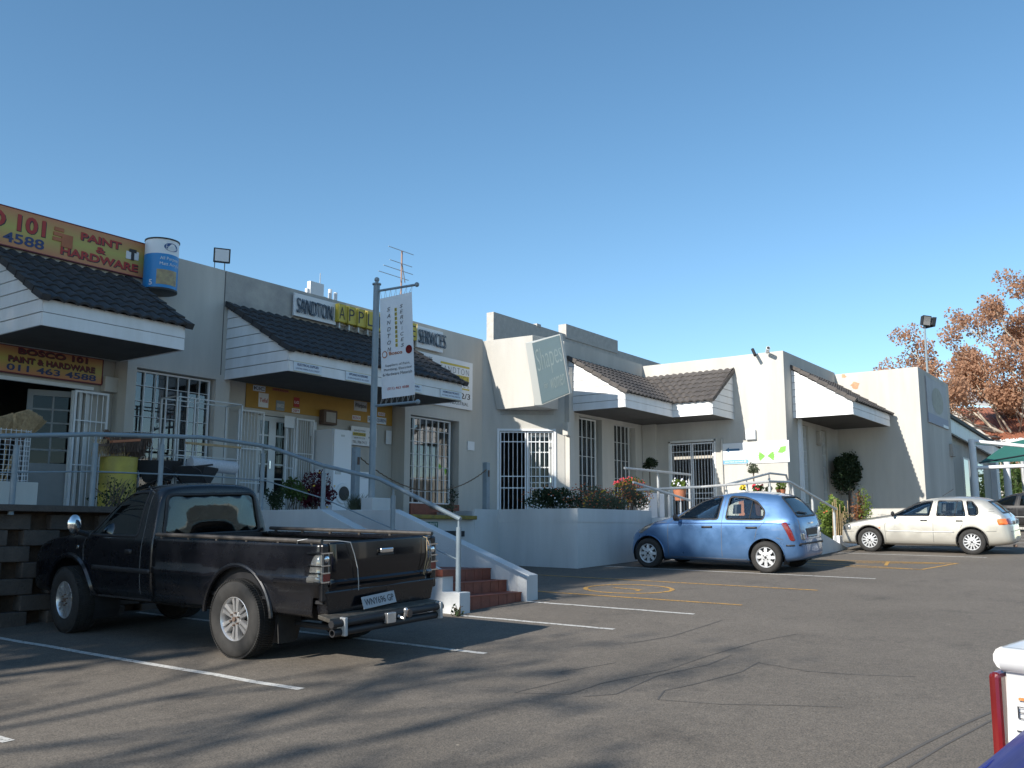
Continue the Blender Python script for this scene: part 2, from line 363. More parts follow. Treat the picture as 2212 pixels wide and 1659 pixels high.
def strip(mb, pts, w, lift=.004):
    P = [Vector((p[0], p[1])) for p in pts]
    Q = []
    for i in range(len(P)-1):
        n = max(1, int((P[i+1]-P[i]).length/.4)); Q += [P[i].lerp(P[i+1], k/n) for k in range(n)]
    Q.append(P[-1]); n0 = len(mb.v)
    for i, p in enumerate(Q):
        d = (Q[min(i+1, len(Q)-1)]-Q[max(0, i-1)]).normalized(); nn = Vector((-d.y, d.x))*(w if not callable(w) else w(i))*.5
        for q in (p-nn, p+nn): mb.v.append(Vector((q.x, q.y, G(q.x, q.y)+lift)))
    for i in range(len(Q)-1): a = n0+2*i; mb.f.append((a, a+2, a+3, a+1))
for (x, y0, y1, lb) in ((3.45, 6.72, 11.9, 'cut-off white bay line at the bottom left corner'), (5.66, 6.3, 12.1, 'white bay line left of the black pickup, nearest long line'), (7.84, 6.0, 12.1, 'white bay line running under the black pickup'),
                        (9.9, 5.69, 8.06, 'white bay line ending at the left cheek of the red steps'), (11.56, 5.44, 8.1, 'white bay line starting at the right cheek of the steps'),
                        (17.2, 4.67, 10.1, 'white bay line beside the blue hatchback'), (22.9, 3.85, 7.15, 'white bay line beside the silver hatchback'), (25.6, 3.8, 7.6, 'white bay line beyond the silver hatchback')):
    mb = MB(); jit = [rnd.uniform(-.012, .012) for _ in range(20)]
    n = 10; strip(mb, [(x+jit[k], y0+(y1-y0)*k/n) for k in range(n+1)], .085)
    tag(mb.build('bay_line', M['pwhite']), lb, 'road marking', 'white parking bay lines', 'structure')
for (x, y0, y1, lb) in ((12.72, 5.27, 12.2, 'yellow loading bay line nearer the steps'), (15.0, 4.96, 10.5, 'yellow loading bay line nearer the blue hatchback')):
    mb = MB(); strip(mb, [(x+(.1*(5.3-y0) if 0 else 0), y0), (x, y1)], .075); tag(mb.build('loading_bay_line', M['pyellow']), lb, 'road marking', 'yellow loading bay lines', 'structure')
mb = MB(); c = (13.75, 7.62)
strip(mb, [(c[0]+.62*math.cos(t*math.pi/24), c[1]+.72*math.sin(t*math.pi/24)) for t in range(49)], .075)
strip(mb, [(c[0]-.03, c[1]-.25), (c[0]+.03, c[1]+.3)], .07); strip(mb, [(c[0]-.03, c[1]-.25), (c[0]-.2, c[1]-.25)], .07)
tag(mb.build('loading_bay_symbol', M['pyellow']), 'yellow ringed L painted in the loading bay', 'road marking', kind='structure')
mb = MB(); a, b_, c_, d_ = (19.35, 4.40), (21.1, 4.1), (20.7, 7.0), (19.35, 7.0)
for p, q in ((a, b_), (b_, c_), (d_, a), (a, (20.0, 6.95)), ((20.9, 5.4), (19.9, 5.2)), ((19.9, 7.0), (20.9, 4.3)), ((20.3, 7.0), (21.05, 4.15))): strip(mb, [p, q], .07)
tag(mb.build('hatched_bay_marking', M['pyellow']), 'yellow hatched no-parking box between the two hatchbacks', 'road marking', kind='structure')
mb = MB()
for k in range(5): strip(mb, [(28.5+k*1.7, 3.2), (28.3+k*1.7, 5.6)], .09)
tag(mb.build('far_bay_lines', M['pwhite']), 'row of short white lines by the dark car far right', 'road marking', kind='structure')
mb = MB(); strip(mb, [(3.9, 1.05), (4.6, 1.25), (5.6, 1.3)], .16); tag(mb.build('worn_yellow_line', M['pfaint']), 'nearly worn-off yellow line near the white pickup', 'road marking', kind='structure')
mb = MB()
def gp(px, py):
    v = ray(px, py); t = -1.70/(v.z-.048*v.x-.017*v.y); return (v.x*t, v.y*t)
for P, wd in (([(1110, 1497), (1230, 1500), (1300, 1476), (1440, 1448), (1520, 1420), (1640, 1385), (1720, 1370)], .022), ([(1260, 1505), (1330, 1500), (1420, 1460), (1530, 1436), (1580, 1415)], .03), ([(1420, 1512), (1435, 1492), (1500, 1478), (1600, 1452), (1640, 1430)], .028),
              ([(1420, 1512), (1560, 1522), (1700, 1524), (1820, 1528)], .02), ([(1640, 1432), (1740, 1450), (1850, 1458), (1980, 1462)], .022), ([(1110, 1497), (1180, 1480), (1230, 1468), (1210, 1452), (1330, 1432)], .02),
              ([(1900, 1659), (1990, 1610), (2080, 1565), (2150, 1535)], .05), ([(1960, 1659), (2040, 1610), (2150, 1552)], .035), ([(1360, 1390), (1450, 1375), (1560, 1340)], .03)):
    q = [gp(*p) for p in P]; strip(mb, q, wd*.55, .003)
tag(mb.build('sealed_cracks', M['tar']), 'dark bitumen seams wandering across the asphalt', 'road marking', kind='structure')
# ================================================================ terrace, walls, steps
FL = .32
def slab(name, poly, z0, z1, mt, parent=None): return MB().prism([(x, y, z0) for x, y in poly], (0, 0, z1-z0)).build(name, mt, parent)
tr = empty('terrace', (16, 11, -.9), 'pale painted raised terrace with planter rim below the shops', 'terrace')
slab('slab', [(-14, 12.5), (9.95, 12.5), (9.95, 12.3), (12.4, 12.3), (12.4, 15.45), (-14, 15.45)], -1.9, FL, M['terrace'], tr)
slab('slab', [(16.5, 10.3), (19.3, 10.08), (19.3, 7.22), (20.55, 7.22), (20.55, 8.9), (25.1, 8.9), (25.1, 13.38), (20.7, 13.2), (19.4, 15.0), (15.66, 15.0), (15.66, 12.32), (16.5, 12.32)], -1.6, FL, M['terrace'], tr)
def rim(pts, z0, z1, t, name='rim_wall', mt='terrace', parent=tr):
    mb = MB()
    for i in range(len(pts)-1):
        a = Vector((*pts[i], 0)); b = Vector((*pts[i+1], 0)); d = (b-a).normalized(); n = Vector((-d.y, d.x, 0))*t
        za = z0 if not isinstance(z1, list) else z0
        h0 = z1[i] if isinstance(z1, list) else z1; h1 = z1[i+1] if isinstance(z1, list) else z1
        p = [a-d*.0, b+d*.0, b+n, a+n]
        mb.hexa([Vector((q.x, q.y, z0)) for q in p]+[Vector((p[0].x, p[0].y, h0)), Vector((p[1].x, p[1].y, h1)), Vector((p[2].x, p[2].y, h1)), Vector((p[3].x, p[3].y, h0))])
    return mb.build(name, M[mt], parent)
rim([(16.494, 12.32), (16.494, 10.29), (19.3, 10.07)], .2, .475, .16)
rim([(17.6, 15.0), (16.9, 13.4), (16.494, 12.33)], .2, .47, .13)
rim([(12.75, 12.294), (11.4, 12.294)], -1.2, .36, -.2)
MB().box(15.66, 16.5, 12.294, 12.36, -1.2, .47).build('rim_wall', M['terrace'], tr)
# loading dock
dk = empty('loading_dock', (14, 12.3, -.9), 'pale loading dock front with yellow bumper beam along its edge', 'loading dock')
MB().box(12.4, 15.66, 12.3, 15.4, -1.5, .26).build('dock_wall', M['terrace'], dk)
MB().box(12.78, 15.6, 12.17, 12.34, .245, .325).build('bumper_beam', mat('bumper_yellow', (.30, .22, .03), .7, c2=(.10, .085, .03), vs=6), dk, bevel=.015)
MB().box(14.05, 15.25, 12.22, 12.297, -.10, .015).build('rubber_fender', M['black'], dk, bevel=.008)
# steps
st = empty('staircase', (10.9, 9, -1), 'red tiled steps climbing between pale cheek walls', 'stairs')
zs0 = G(10.9, 8.15); n = 3; rise = .165
for k in range(n):
    y0 = 8.2+k*.30; z0 = zs0+k*rise
    mb = MB()
    wdt = 1.42; nt_ = 7
    for j in range(nt_): mb.box(10.2+wdt*j/nt_+.004, 10.2+wdt*(j+1)/nt_-.004, y0, y0+.02, z0-(.2 if k == 0 else 0), z0+rise-.012)
    mb.box(10.2, 10.2+wdt, y0-.01, y0+.33, z0+rise-.012, z0+rise)
    mb.build('step', M['redtile'], st)
MB().box(10.2, 11.62, 8.22, 12.29, -1.7, zs0+rise*.45).build('footing', M['concrete'], st)
MB().box(10.2, 11.62, 9.10, 12.29, -1.2, zs0+3*rise-.003).build('landing', M['redtile'], st)
mb = MB()
for j in range(8): mb.box(9.9+j*.2, 9.9+j*.2+.19, 12.25, 12.292, -.02, .155)
mb.build('step', M['redtile'], st)
def cheek(x0, x1, prof):
    return MB().prism([(x0, y, z) for y, z in prof], (x1-x0, 0, 0))
cheek(11.62, 11.86, [(8.1, -1.6), (8.1, -.63), (8.22, -.60), (10.9, .365), (12.29, .365), (12.29, -1.6)]).build('cheek_wall', M['terrace'], st, bevel=.012)
cheek(11.57, 11.62, [(8.1, -1.6), (8.1, -.66), (8.26, -.63), (8.26, -1.6)]).build('cheek_wall', M['terrace'], st)
cheek(9.96, 10.19, [(8.06, -1.6), (8.06, -.80), (8.36, -.80), (8.36, -.53), (8.5, -.53), (10.8, .33), (12.24, .33), (12.24, -1.6)]).build('cheek_wall', M['terrace'], st, bevel=.01)
MB().box(9.94, 10.2, 8.34, 8.55, -.60, -.51).build('tile_cap', M['redtile'], st)
MB().box(9.0, 9.955, 8.75, 12.2, -1.6, -.35).build('planter_wall', M['terrace'], st) if False else None
pl = MB().box(12.33, 12.80, 12.0, 12.29, -1.2, .60).build('pole_plinth', M['terrace'], bevel=.01); tag(pl, 'pale square plinth under the banner pole', 'plinth')
# block retaining wall behind the pickup's nose
rw = empty('retaining_wall', (4, 12.2, -1.3), 'brown concrete block retaining wall with staggered planting pockets behind the pickup', 'retaining wall')
mb = MB(); mb2 = MB()
for r in range(8):
    z0 = -1.42+r*.205; x = -8+(.35 if r % 2 else 0)
    while x < 9.9:
        wdt = .42 + (.06 if r % 3 == 0 else 0)
        setb = .03*r+rnd.uniform(-.01, .01)
        mb.box(x, min(x+wdt, 9.94), 12.2+setb*.5, 12.52, z0, z0+.197)
        x += .68
mb.build('block', M['block'], rw, bevel=.012)
MB().box(-14, 9.94, 12.42, 12.49, -1.8, .30).build('soil_face', M['soil'], rw)
MB().box(-14, 9.94, 12.13, 12.6, .245, .33).build('coping', M['block'], rw, bevel=.01)
# right-hand ramp
rp = empty('ramp', (22.5, 7.8, -.4), 'pale wedge of a ramp sloping down to the silver hatchback', 'ramp')
zg = G(24.3, 7.3)
MB().prism([(20.55, 7.22, -1.2), (24.35, 7.22, -1.2), (24.35, 7.22, zg+.005), (20.55, 7.22, .318)], (0, 1.35, 0)).build('wedge', M['terrace'], rp)
MB().prism([(20.55, 7.26, .322), (20.55, 8.5, .322), (24.3, 8.5, zg+.03), (24.3, 7.26, zg+.03)], (0, 0, .01)).build('surface', M['concrete'], rp)
tag(MB().box(21.2, 22.2, 8.62, 8.78, -.6, .78).build('terracotta_screen_wall', M['terracotta'], bevel=.01), 'terracotta painted low wall behind the ramp handrail', 'wall')
# ================================================================ handrails
def rail(name, lab, pts, r, posts=(), mid=None, mt='rail', cap=True):
    rt = empty(name, pts[0], lab, 'handrail')
    MB().tube(pts, r, 10).build('top_rail', M[mt], rt, smooth=True)
    if mid: MB().tube(mid, .011, 6).build('mid_rail', M[mt], rt, smooth=True)
    for (a, b, pr) in posts:
        mb = MB(); a = Vector(a); b = Vector(b); mb.tube([a, b-Vector((0, 0, .09))], pr, 10); mb.tube([b-Vector((0, 0, .10)), b], pr*.45, 8); mb.build('post', M[mt], rt, smooth=True)
    return rt
rail('handrail', 'slate blue handrail along the terrace and down the red steps', [(2.5, 12.2, 1.12), (5.83, 12.2, 1.18), (7.1, 12.2, 1.31), (8.15, 12.2, 1.37), (8.85, 12.2, 1.41), (9.9, 12.2, 1.37), (10.08, 12.1, 1.34), (10.1, 10.9, 1.0), (10.1, 9.7, .76), (10.1, 8.17, .165)], .032,
     posts=[((6.05, 12.2, .2), (6.05, 12.2, 1.17), .036), ((7.12, 12.2, .25), (7.12, 12.2, 1.28), .036), ((8.15, 12.2, .25), (8.15, 12.2, 1.34), .036), ((10.0, 12.2, .25), (10.0, 12.2, 1.33), .036), ((10.1, 10.88, .32), (10.1, 10.88, .98), .036), ((10.1, 9.42, .02), (10.1, 9.42, .60), .036), ((10.1, 8.2, -.84), (10.1, 8.2, .15), .036)],
     mid=[(2.5, 12.2, .66), (5.83, 12.2, .72), (7.1, 12.2, .80), (8.9, 12.2, .83), (10.05, 12.15, .80), (10.1, 10.88, .50), (10.1, 9.42, .04), (10.1, 8.2, -.38)])
rail('handrail', 'slate handrail bending down along the right-hand ramp', [(18.67, 10.1, .92), (20.1, 9.2, 1.02), (19.44, 7.35, 1.06), (20.39, 7.25, 1.09), (23.57, 7.25, .56)], .028, mt='galv',
     posts=[((19.45, 9.7, .3), (19.45, 9.7, .95), .034), ((19.45, 7.35, .3), (19.45, 7.35, 1.04), .034), ((20.6, 7.25, .3), (20.6, 7.25, 1.04), .032), ((21.85, 7.25, .05), (21.85, 7.25, .84), .032), ((23.4, 7.25, -.23), (23.4, 7.25, .57), .032)])
rail('handrail', 'short level galvanised handrail in front of the barred corner door', [(18.59, 10.35, 1.41), (21.95, 10.35, 1.43)], .028, mt='galv', posts=[((20.2, 10.35, .3), (20.2, 10.35, 1.39), .03), ((21.9, 10.35, .3), (21.9, 10.35, 1.4), .03)])
rail('handrail', 'galvanised handrail sloping down behind the blue hatchback', [(17.6, 9.6, 1.03), (19.6, 9.25, .70)], .026, mt='galv', posts=[((19.2, 9.3, .3), (19.2, 9.3, .74), .028)])
rail('handrail', 'angular galvanised handrail before the sunlit wall sign', [(20.01, 8.6, 1.04), (22.81, 8.6, 1.45), (23.95, 8.6, 1.46), (24.35, 8.6, .92)], .028, mt='galv', posts=[((20.1, 8.6, .3), (20.1, 8.6, 1.03), .03), ((22.75, 8.6, .3), (22.75, 8.6, 1.42), .03), ((24.38, 8.6, .0), (24.38, 8.6, .9), .03), ((21.3, 8.6, .3), (21.3, 8.6, 1.2), .03)])
# ================================================================ the shop building
B = empty('shop_building', (16, 15, -.5), 'long pale beige shopping strip with tiled awnings and stepped white walls', 'building')
def wall(O, right, w, z0, z1, ops=(), t=.3, mt='plaster', name='wall', parent=B):
    O = Vector((O[0], O[1], 0)); r = Vector((*right, 0)).normalized(); n = r.cross(Vector((0, 0, 1)))   # outward normal
    us = sorted({0, w}|{a for o in ops for a in o[:2]}); zs = sorted({z0, z1}|{a for o in ops for a in o[2:4]})
    P = lambda u, z, d=0: O+r*u+Vector((0, 0, z))-n*d
    solid = lambda i, j: 0 <= i < len(us)-1 and 0 <= j < len(zs)-1 and not any(o[0]-1e-6 <= us[i] and us[i+1] <= o[1]+1e-6 and o[2]-1e-6 <= zs[j] and zs[j+1] <= o[3]+1e-6 for o in ops)
    mb = MB()
    for i in range(len(us)-1):
        for j in range(len(zs)-1):
            if not solid(i, j): continue
            a, b, c, d = us[i], us[i+1], zs[j], zs[j+1]
            mb.quad(P(a, c), P(b, c), P(b, d), P(a, d)); mb.quad(P(b, c, t), P(a, c, t), P(a, d, t), P(b, d, t))
            if not solid(i-1, j): mb.quad(P(a, c, t), P(a, c), P(a, d), P(a, d, t))
            if not solid(i+1, j): mb.quad(P(b, c), P(b, c, t), P(b, d, t), P(b, d))
            if not solid(i, j-1): mb.quad(P(a, c), P(a, c, t), P(b, c, t), P(b, c))
            if not solid(i, j+1): mb.quad(P(a, d), P(b, d), P(b, d, t), P(a, d, t))
    return mb.build(name, M[mt], parent)
X0 = -8.0
wall((X0, 15), (1, 0), 19.4-X0, -1.9, 5.02, [(5.4-X0, 9.25-X0, .3, 2.96), (9.43-X0, 11.1-X0, .62, 2.86), (11.42-X0, 16.43-X0, .3, 2.96), (16.63-X0, 18.45-X0, .3, 2.75)], t=.4)
MB().box(11.205, 14.4, 14.996, 15.0, 4.30, 5.018).build('repaired_render', M['plaster_old'], B)
MB().box(11.185, 11.2, 14.993, 15.0, 2.96, 5.0).build('expansion_joint', M['gap'], B)
# recess backs
wall((5.0, 15.41), (1, 0), 4.3, -1, 2.97, [(2.15, 3.72, .3, 2.42)], t=.15, mt='plaster')
wall((11.3, 15.41), (1, 0), 5.2, -1, 2.97, [(1.16, 2.02, .3, 2.36)], t=.15, mt='plaster')
A_, B_ = Vector((19.4, 15.0, 0)), Vector((20.72, 13.3, 0)); dgl = (B_-A_).length; dg = (B_-A_).normalized()
dn = dg.cross(Vector((0, 0, 1)))
def onplane(px, py, O, n): v = ray(px, py); return v*(O.dot(n)/v.dot(n))
pL = onplane(1079, 940, A_, dn); pR = onplane(1196, 940, A_, dn); uL = (pL-A_).dot(dg); uR = (pR-A_).dot(dg); zT = onplane(1135, 931, A_, dn).z
wall(A_[:2], dg[:2], dgl, -1, 4.98, [(uL, uR, .3, zT)], t=.3)
wall((20.72, 13.3), (1, 0), 25.1-20.72, -1, 5.0, [(.72, 1.92, .45, 3.08), (2.6, 3.85, .45, 3.02)], t=.45)
wall((25.1, 13.4), (0, -1), 4.15, -1.2, 4.95, [(.93, 2.33, .3, 2.58)], t=.3)
wall((25.1, 8.95), (1, 0), 4.55, -1.2, 4.95, [(1.25, 1.78, .8, 3.02), (2.95, 3.45, .8, 3.02)], t=.3)
wall((29.65, 8.95), (0, -1), 2.16, -1.2, 4.9, t=.3)
wall((29.65, 6.49), (1, 0), 4.21, -1.2, 4.9, t=.3)
wall((33.86, 6.795), (0, 1), 13.7, -1.2, 4.9, t=.3)
mb = MB()
for (a, b, c, d) in ((X0, 19.4, 15.35, 25), (20.9, 25.0, 13.9, 25), (19.4, 20.9, 15.4, 25), (25.3, 29.6, 9.2, 25), (29.9, 33.6, 6.75, 25)): mb.box(a, b, c, d, 4.52, 4.6)
mb.quad((19.75, 15.1, 4.56), (20.95, 13.75, 4.56), (25.2, 13.75, 4.56), (25.2, 15.5, 4.56), (19.75, 15.5, 4.56))
mb.build('flat_roof', M['dark'], B)
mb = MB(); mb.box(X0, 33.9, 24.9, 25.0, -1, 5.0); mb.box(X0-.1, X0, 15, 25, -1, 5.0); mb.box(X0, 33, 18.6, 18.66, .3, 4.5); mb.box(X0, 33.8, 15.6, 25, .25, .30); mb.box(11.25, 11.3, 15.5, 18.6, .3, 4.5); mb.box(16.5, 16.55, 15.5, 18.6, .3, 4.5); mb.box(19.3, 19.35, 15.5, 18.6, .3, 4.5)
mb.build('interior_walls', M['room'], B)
mb = MB(); mb.box(23.84, 37.5, 18.0, 18.28, 4.0, 7.04); mb.build('upper_brick_wall', M['brick_w'], B)
mb = MB(); mb.box(28.15, 31.9, 17.97, 18.3, 6.9, 7.42); mb.box(26.3, 26.55, 17.98, 18.29, 7.0, 7.1); mb.build('upper_brick_wall', M['brick_w'], B)
mb = MB(); mb.box(27.0, 45, 15.2, 15.5, 4.5, 5.02)
# ---------------------------------------------------------------- windows, gates, doors
def gridwin(O, right, w, z0, z1, cols, rows, inset=.12, fr=.032, bar=.009, pt=.5, parent=B, glass='glass', mt='wmetal', heavy=()):
    O = Vector((O[0], O[1], 0)); r = Vector((*right, 0)).normalized(); n = r.cross(Vector((0, 0, 1))); Z = Vector((0, 0, 1))
    b = O-n*inset; mb = MB()
    def bx(u0, u1, a0, a1, d0=0, d1=.04, m=mb): m.obox(b+r*u0+Z*a0-n*d0, r*(u1-u0), -n*(d1-d0), Z*(a1-a0))
    bx(0, fr, z0, z1); bx(w-fr, w, z0, z1); bx(fr, w-fr, z0, z0+fr); bx(fr, w-fr, z1-fr, z1)
    for i in range(1, cols):
        u = w*i/cols; hb = bar*(1.8 if i in heavy else 1); bx(u-hb/2, u+hb/2, z0+fr, z1-fr, -.004, .03)
    for j in range(1, rows):
        z = z0+(z1-z0)*j/rows; bx(fr, w-fr, z-bar/2, z+bar/2, .002, .026)
    f = mb.build('window', M[mt], parent)
    g = MB().obox(b+r*.01+Z*(z0+.01)-n*.045, r*(w-.02), -n*.006, Z*(z1-z0-.02)).build('glass', M[glass], f)
    return f
gridwin((9.44, 15), (1, 0), 1.62, .64, 2.84, 7, 8, heavy=(1, 3, 5))
gridwin((16.65, 15), (1, 0), 1.60, .66, 2.73, 7, 7, heavy=(1, 3, 5))
MB().box(16.64, 18.44, 14.96, 15.3, .28, .655).build('brick_sill', M['redtile'], B)
for u in (.76, 2.66): MB().box(20.72+u-.02, 20.72+u+1.3, 13.62, 13.64, .4, 3.1).build('pale_sheet', M['pale_sheet'], B)
for u in (1.27, 2.97): MB().box(25.1+u-.02, 25.1+u+.6, 9.18, 9.2, .75, 3.05).build('pale_sheet', M['pale_sheet'], B)
for u in (.76, 2.66): gridwin((20.72+u, 13.3), (1, 0), .95, .47, 3.05, 4, 5, inset=.07, bar=.012, mt='wframe')
for u in (1.27, 2.97): gridwin((25.1+u, 8.95), (1, 0), .45, .82, 3.0, 3, 6, inset=.05, bar=.02, mt='wframe')
def gate(name, O, right, w, z0, z1, bars, hz=(), fr=.035, bar=.012, inset=0, parent=B, mt='wmetal', lab=None):
    O = Vector((O[0], O[1], 0)); r = Vector((*right, 0)).normalized(); n = r.cross(Vector((0, 0, 1))); Z = Vector((0, 0, 1)); b = O-n*inset; mb = MB()
    def bx(u0, u1, a0, a1, d0=0, d1=.03): mb.obox(b+r*u0+Z*a0-n*d0, r*(u1-u0), -n*(d1-d0), Z*(a1-a0))
    bx(0, fr, z0, z1); bx(w-fr, w, z0, z1); bx(fr, w-fr, z0, z0+fr); bx(fr, w-fr, z1-fr, z1)
    for i in range(1, bars+1): u = w*i/(bars+1); mb.tube([b+r*u+Z*z0-n*.015, b+r*u+Z*z1-n*.015], bar*.6, 6, caps=False)
    for h in hz: bx(fr, w-fr, h-bar*.8, h+bar*.8, .004, .026)
    o = mb.build(name, M[mt], parent)
    return tag(o, lab) if lab else o
def pdoor(O, right, w, z0, z1, cols, rows, kick=.8, inset=.1, parent=B, mt='wframe'):
    O = Vector((O[0], O[1], 0)); r = Vector((*right, 0)).normalized(); n = r.cross(Vector((0, 0, 1))); Z = Vector((0, 0, 1)); b = O-n*inset; mb = MB()
    def bx(u0, u1, a0, a1, d0=0, d1=.045): mb.obox(b+r*u0+Z*a0-n*d0, r*(u1-u0), -n*(d1-d0), Z*(a1-a0))
    st_ = .09; bx(0, st_, z0, z1); bx(w-st_, w, z0, z1); bx(st_, w-st_, z1-.1, z1); bx(st_, w-st_, z0, z0+kick)
    for i in range(1, cols): u = st_+(w-2*st_)*i/cols; bx(u-.015, u+.015, z0+kick, z1-.1, .004, .04)
    for j in range(1, rows): z = z0+kick+(z1-.1-z0-kick)*j/rows; bx(st_, w-st_, z-.015, z+.015, .006, .038)
    d = mb.build('door', M[mt], parent)
    MB().obox(b+r*st_+Z*(z0+kick)-n*.02, r*(w-2*st_), -n*.006, Z*(z1-z0-kick-.1)).build('glass', M['doorglass'], d)
    MB().obox(b+r*(w-.07)+Z*(z0+.95)+n*.03, r*.03, -n*.03, Z*.16).build('handle', M['chrome'], d)
    return d
# hardware shop entrance
gate('security_gate', (8.47, 15.24), (1, 0), .62, .34, 2.36, 5, (1.85, 1.1)); gate('security_gate', (6.5, 15.24), (1, 0), .68, .34, 2.37, 5, (1.85, 1.1))
MB().box(7.1, 8.86, 15.36, 15.405, 2.40, 2.46).build('door_frame', M['wframe'], B)
pdoor((7.95, 15.80), (.92, -.38), .80, .32, 2.36, 2, 5, inset=0, mt='door_shaded')
for x in (8.50, 8.62, 8.74): MB().box(x, x+.05, 15.37-(x-8.5)*.1, 15.42, .32, 2.36).build('door_jamb', M['wframe'], B)
# appliance shop entrance
gate('security_gate', (11.87, 15.26), (1, 0), .64, .34, 2.40, 7, (1.62, .95)); gate('security_gate', (13.36, 15.26), (1, 0), .50, .34, 2.36, 7, (1.62, .95))
pdoor((12.47, 15.46), (1, 0), .42, .32, 2.35, 1, 5, inset=0, kick=.45); pdoor((12.89, 15.46), (1, 0), .42, .32, 2.35, 1, 5, inset=0, kick=.45)
gate('security_gate', (13.12, 15.3), (1, 0), .24, .34, 2.38, 2, (1.6, .95, 1.3))
# gym entrance (diagonal wall)
def onD(u, z=0): return (A_+dg*u)
MB().obox(onD(uL-.06)+Vector((0, 0, .3))+dn*.03, dg*.06, -dn*.1, Vector((0, 0, zT+.06-.3))).build('door_frame', M['wmetal'], B)
MB().obox(onD(uR)+Vector((0, 0, .3))+dn*.03, dg*.06, -dn*.1, Vector((0, 0, zT+.06-.3))).build('door_frame', M['wmetal'], B)
MB().obox(onD(uL)+Vector((0, 0, zT))+dn*.03, dg*(uR-uL), -dn*.1, Vector((0, 0, .055))).build('door_frame', M['wmetal'], B)
um = uL+(uR-uL)*.5
gate('security_gate', onD(uL+.01)[:2], dg[:2], um-uL-.02, .33, zT-.01, 5, (zT-.28, 1.42, 1.12), inset=.02, bar=.016)
gate('security_gate', onD(um+.01)[:2], dg[:2], uR-um-.02, .33, zT-.01, 5, (zT-.28, 1.42, 1.12), inset=.02, bar=.016)
pdoor(onD(um+.01)[:2], dg[:2], (uR-um)*.96, .32, zT-.04, 2, 4, inset=.2, kick=.55)
MB().obox(onD(uL+.02)+Vector((0, 0, 3.02))+dn*.002, dg*(uR-uL-.02), dn*.012, Vector((0, 0, .34))).build('fascia_panel', M['plaster_old'], B)
# corner shop door on the sunlit return wall
gate('security_gate', (25.1, 12.44), (0, -1), .66, .34, 2.54, 6, (2.3, 1.1, .95), inset=.02); gate('security_gate', (25.1, 11.76), (0, -1), .66, .34, 2.54, 6, (2.3, 1.1, .95), inset=.02)
MB().box(25.085, 25.13, 12.44, 12.5, .3, 2.62).build('door_frame', M['wframe'], B); MB().box(25.085, 25.13, 11.02, 11.07, .3, 2.62).build('door_frame', M['wframe'], B); MB().box(25.085, 25.13, 11.02, 12.5, 2.57, 2.63).build('door_frame', M['wframe'], B)

MB().box(24.96, 25.09, 12.86, 13.28, -.5, 3.2).build('pilaster', M['plaster'], B)
MB().box(20.74, 20.98, 13.16, 13.295, -.5, 4.3).build('pilaster', M['plaster'], B)
MB().tube([(25.06, 10.82, .3), (25.06, 10.82, 2.6)], .03, 8).build('downpipe', M['plaster'], B, smooth=True)
MB().box(26.0, 26.16, 8.86, 8.945, .3, 3.14).build('pilaster', M['signwhite'], B)
# peeled paint patches on the stepped wall
mb = MB()
for (px, py, s) in ((1846, 832, .16), (1822, 812, .09)):
    p = W(px, py, X=29.65); n = 14
    pts = [(29.647, p.y+s*math.cos(k*6.283/n)*rnd.uniform(.5, 1.2), p.z+s*.8*math.sin(k*6.283/n)*rnd.uniform(.5, 1.2)) for k in range(n)]
    mb.add(pts+[(29.647, p.y, p.z)], [(k, (k+1) % n, n) for k in range(n)])
mb.build('peeled_paint_patch', mat('bare_render', (.50, .27, .16), .9, var=.25, vs=12), B)
# ---------------------------------------------------------------- awnings
def tiles(O, along, up, L, mt, u0=lambda v: 0, u1=lambda v: 1, rows=7, per=.21, amp=.024, step=.028):
    O = Vector(O); al = Vector(along).normalized(); up = Vector(up); n = al.cross(up.normalized());
    if n.z < 0: n = -n
    mb = MB(); nu = max(8, int(L/per*8))
    for k in range(rows):
        v0 = k/rows; v1 = (k+1)/rows
        def fn(a, b, v0=v0, v1=v1):
            v = (v0 if b < .3 else v0 if b < .6 else v1); s0, s1 = u0(v), u1(v)
            u = (s0+(s1-s0)*a)*L; ph = 2*math.pi*u/per; wv = amp*(abs(math.cos(ph*.5))*2-1)
            lift = (-.012 if b < .3 else step if b < .6 else .0)
            return O+al*u+up*(v-.004 if b < .6 else v+.012)+n*(wv+lift)
        base = len(mb.v)
        for b in (0, .5, 1):
            for i in range(nu+1): mb.v.append(fn(i/nu, b))
        for j in range(2):
            for i in range(nu): a = base+j*(nu+1)+i; mb.f.append((a, a+1, a+nu+2, a+nu+1))
    return mb
def verge(mb, a, b, n, rows, side, wd=.13, h=.10):
    a = Vector(a); b = Vector(b); side = Vector(side).normalized(); n = Vector(n).normalized(); d = (b-a)/rows
    for k in range(rows):
        s = a+d*k; e = a+d*(k+1.12)
        q = [s-side*wd*.5+n*.045, s+side*wd*.5+n*.045, e+side*wd*.4+n*.02, e-side*wd*.4+n*.02]
        mb.hexa([q[0]-n*h, q[1]-n*h, q[2]-n*h, q[3]-n*h]+q)
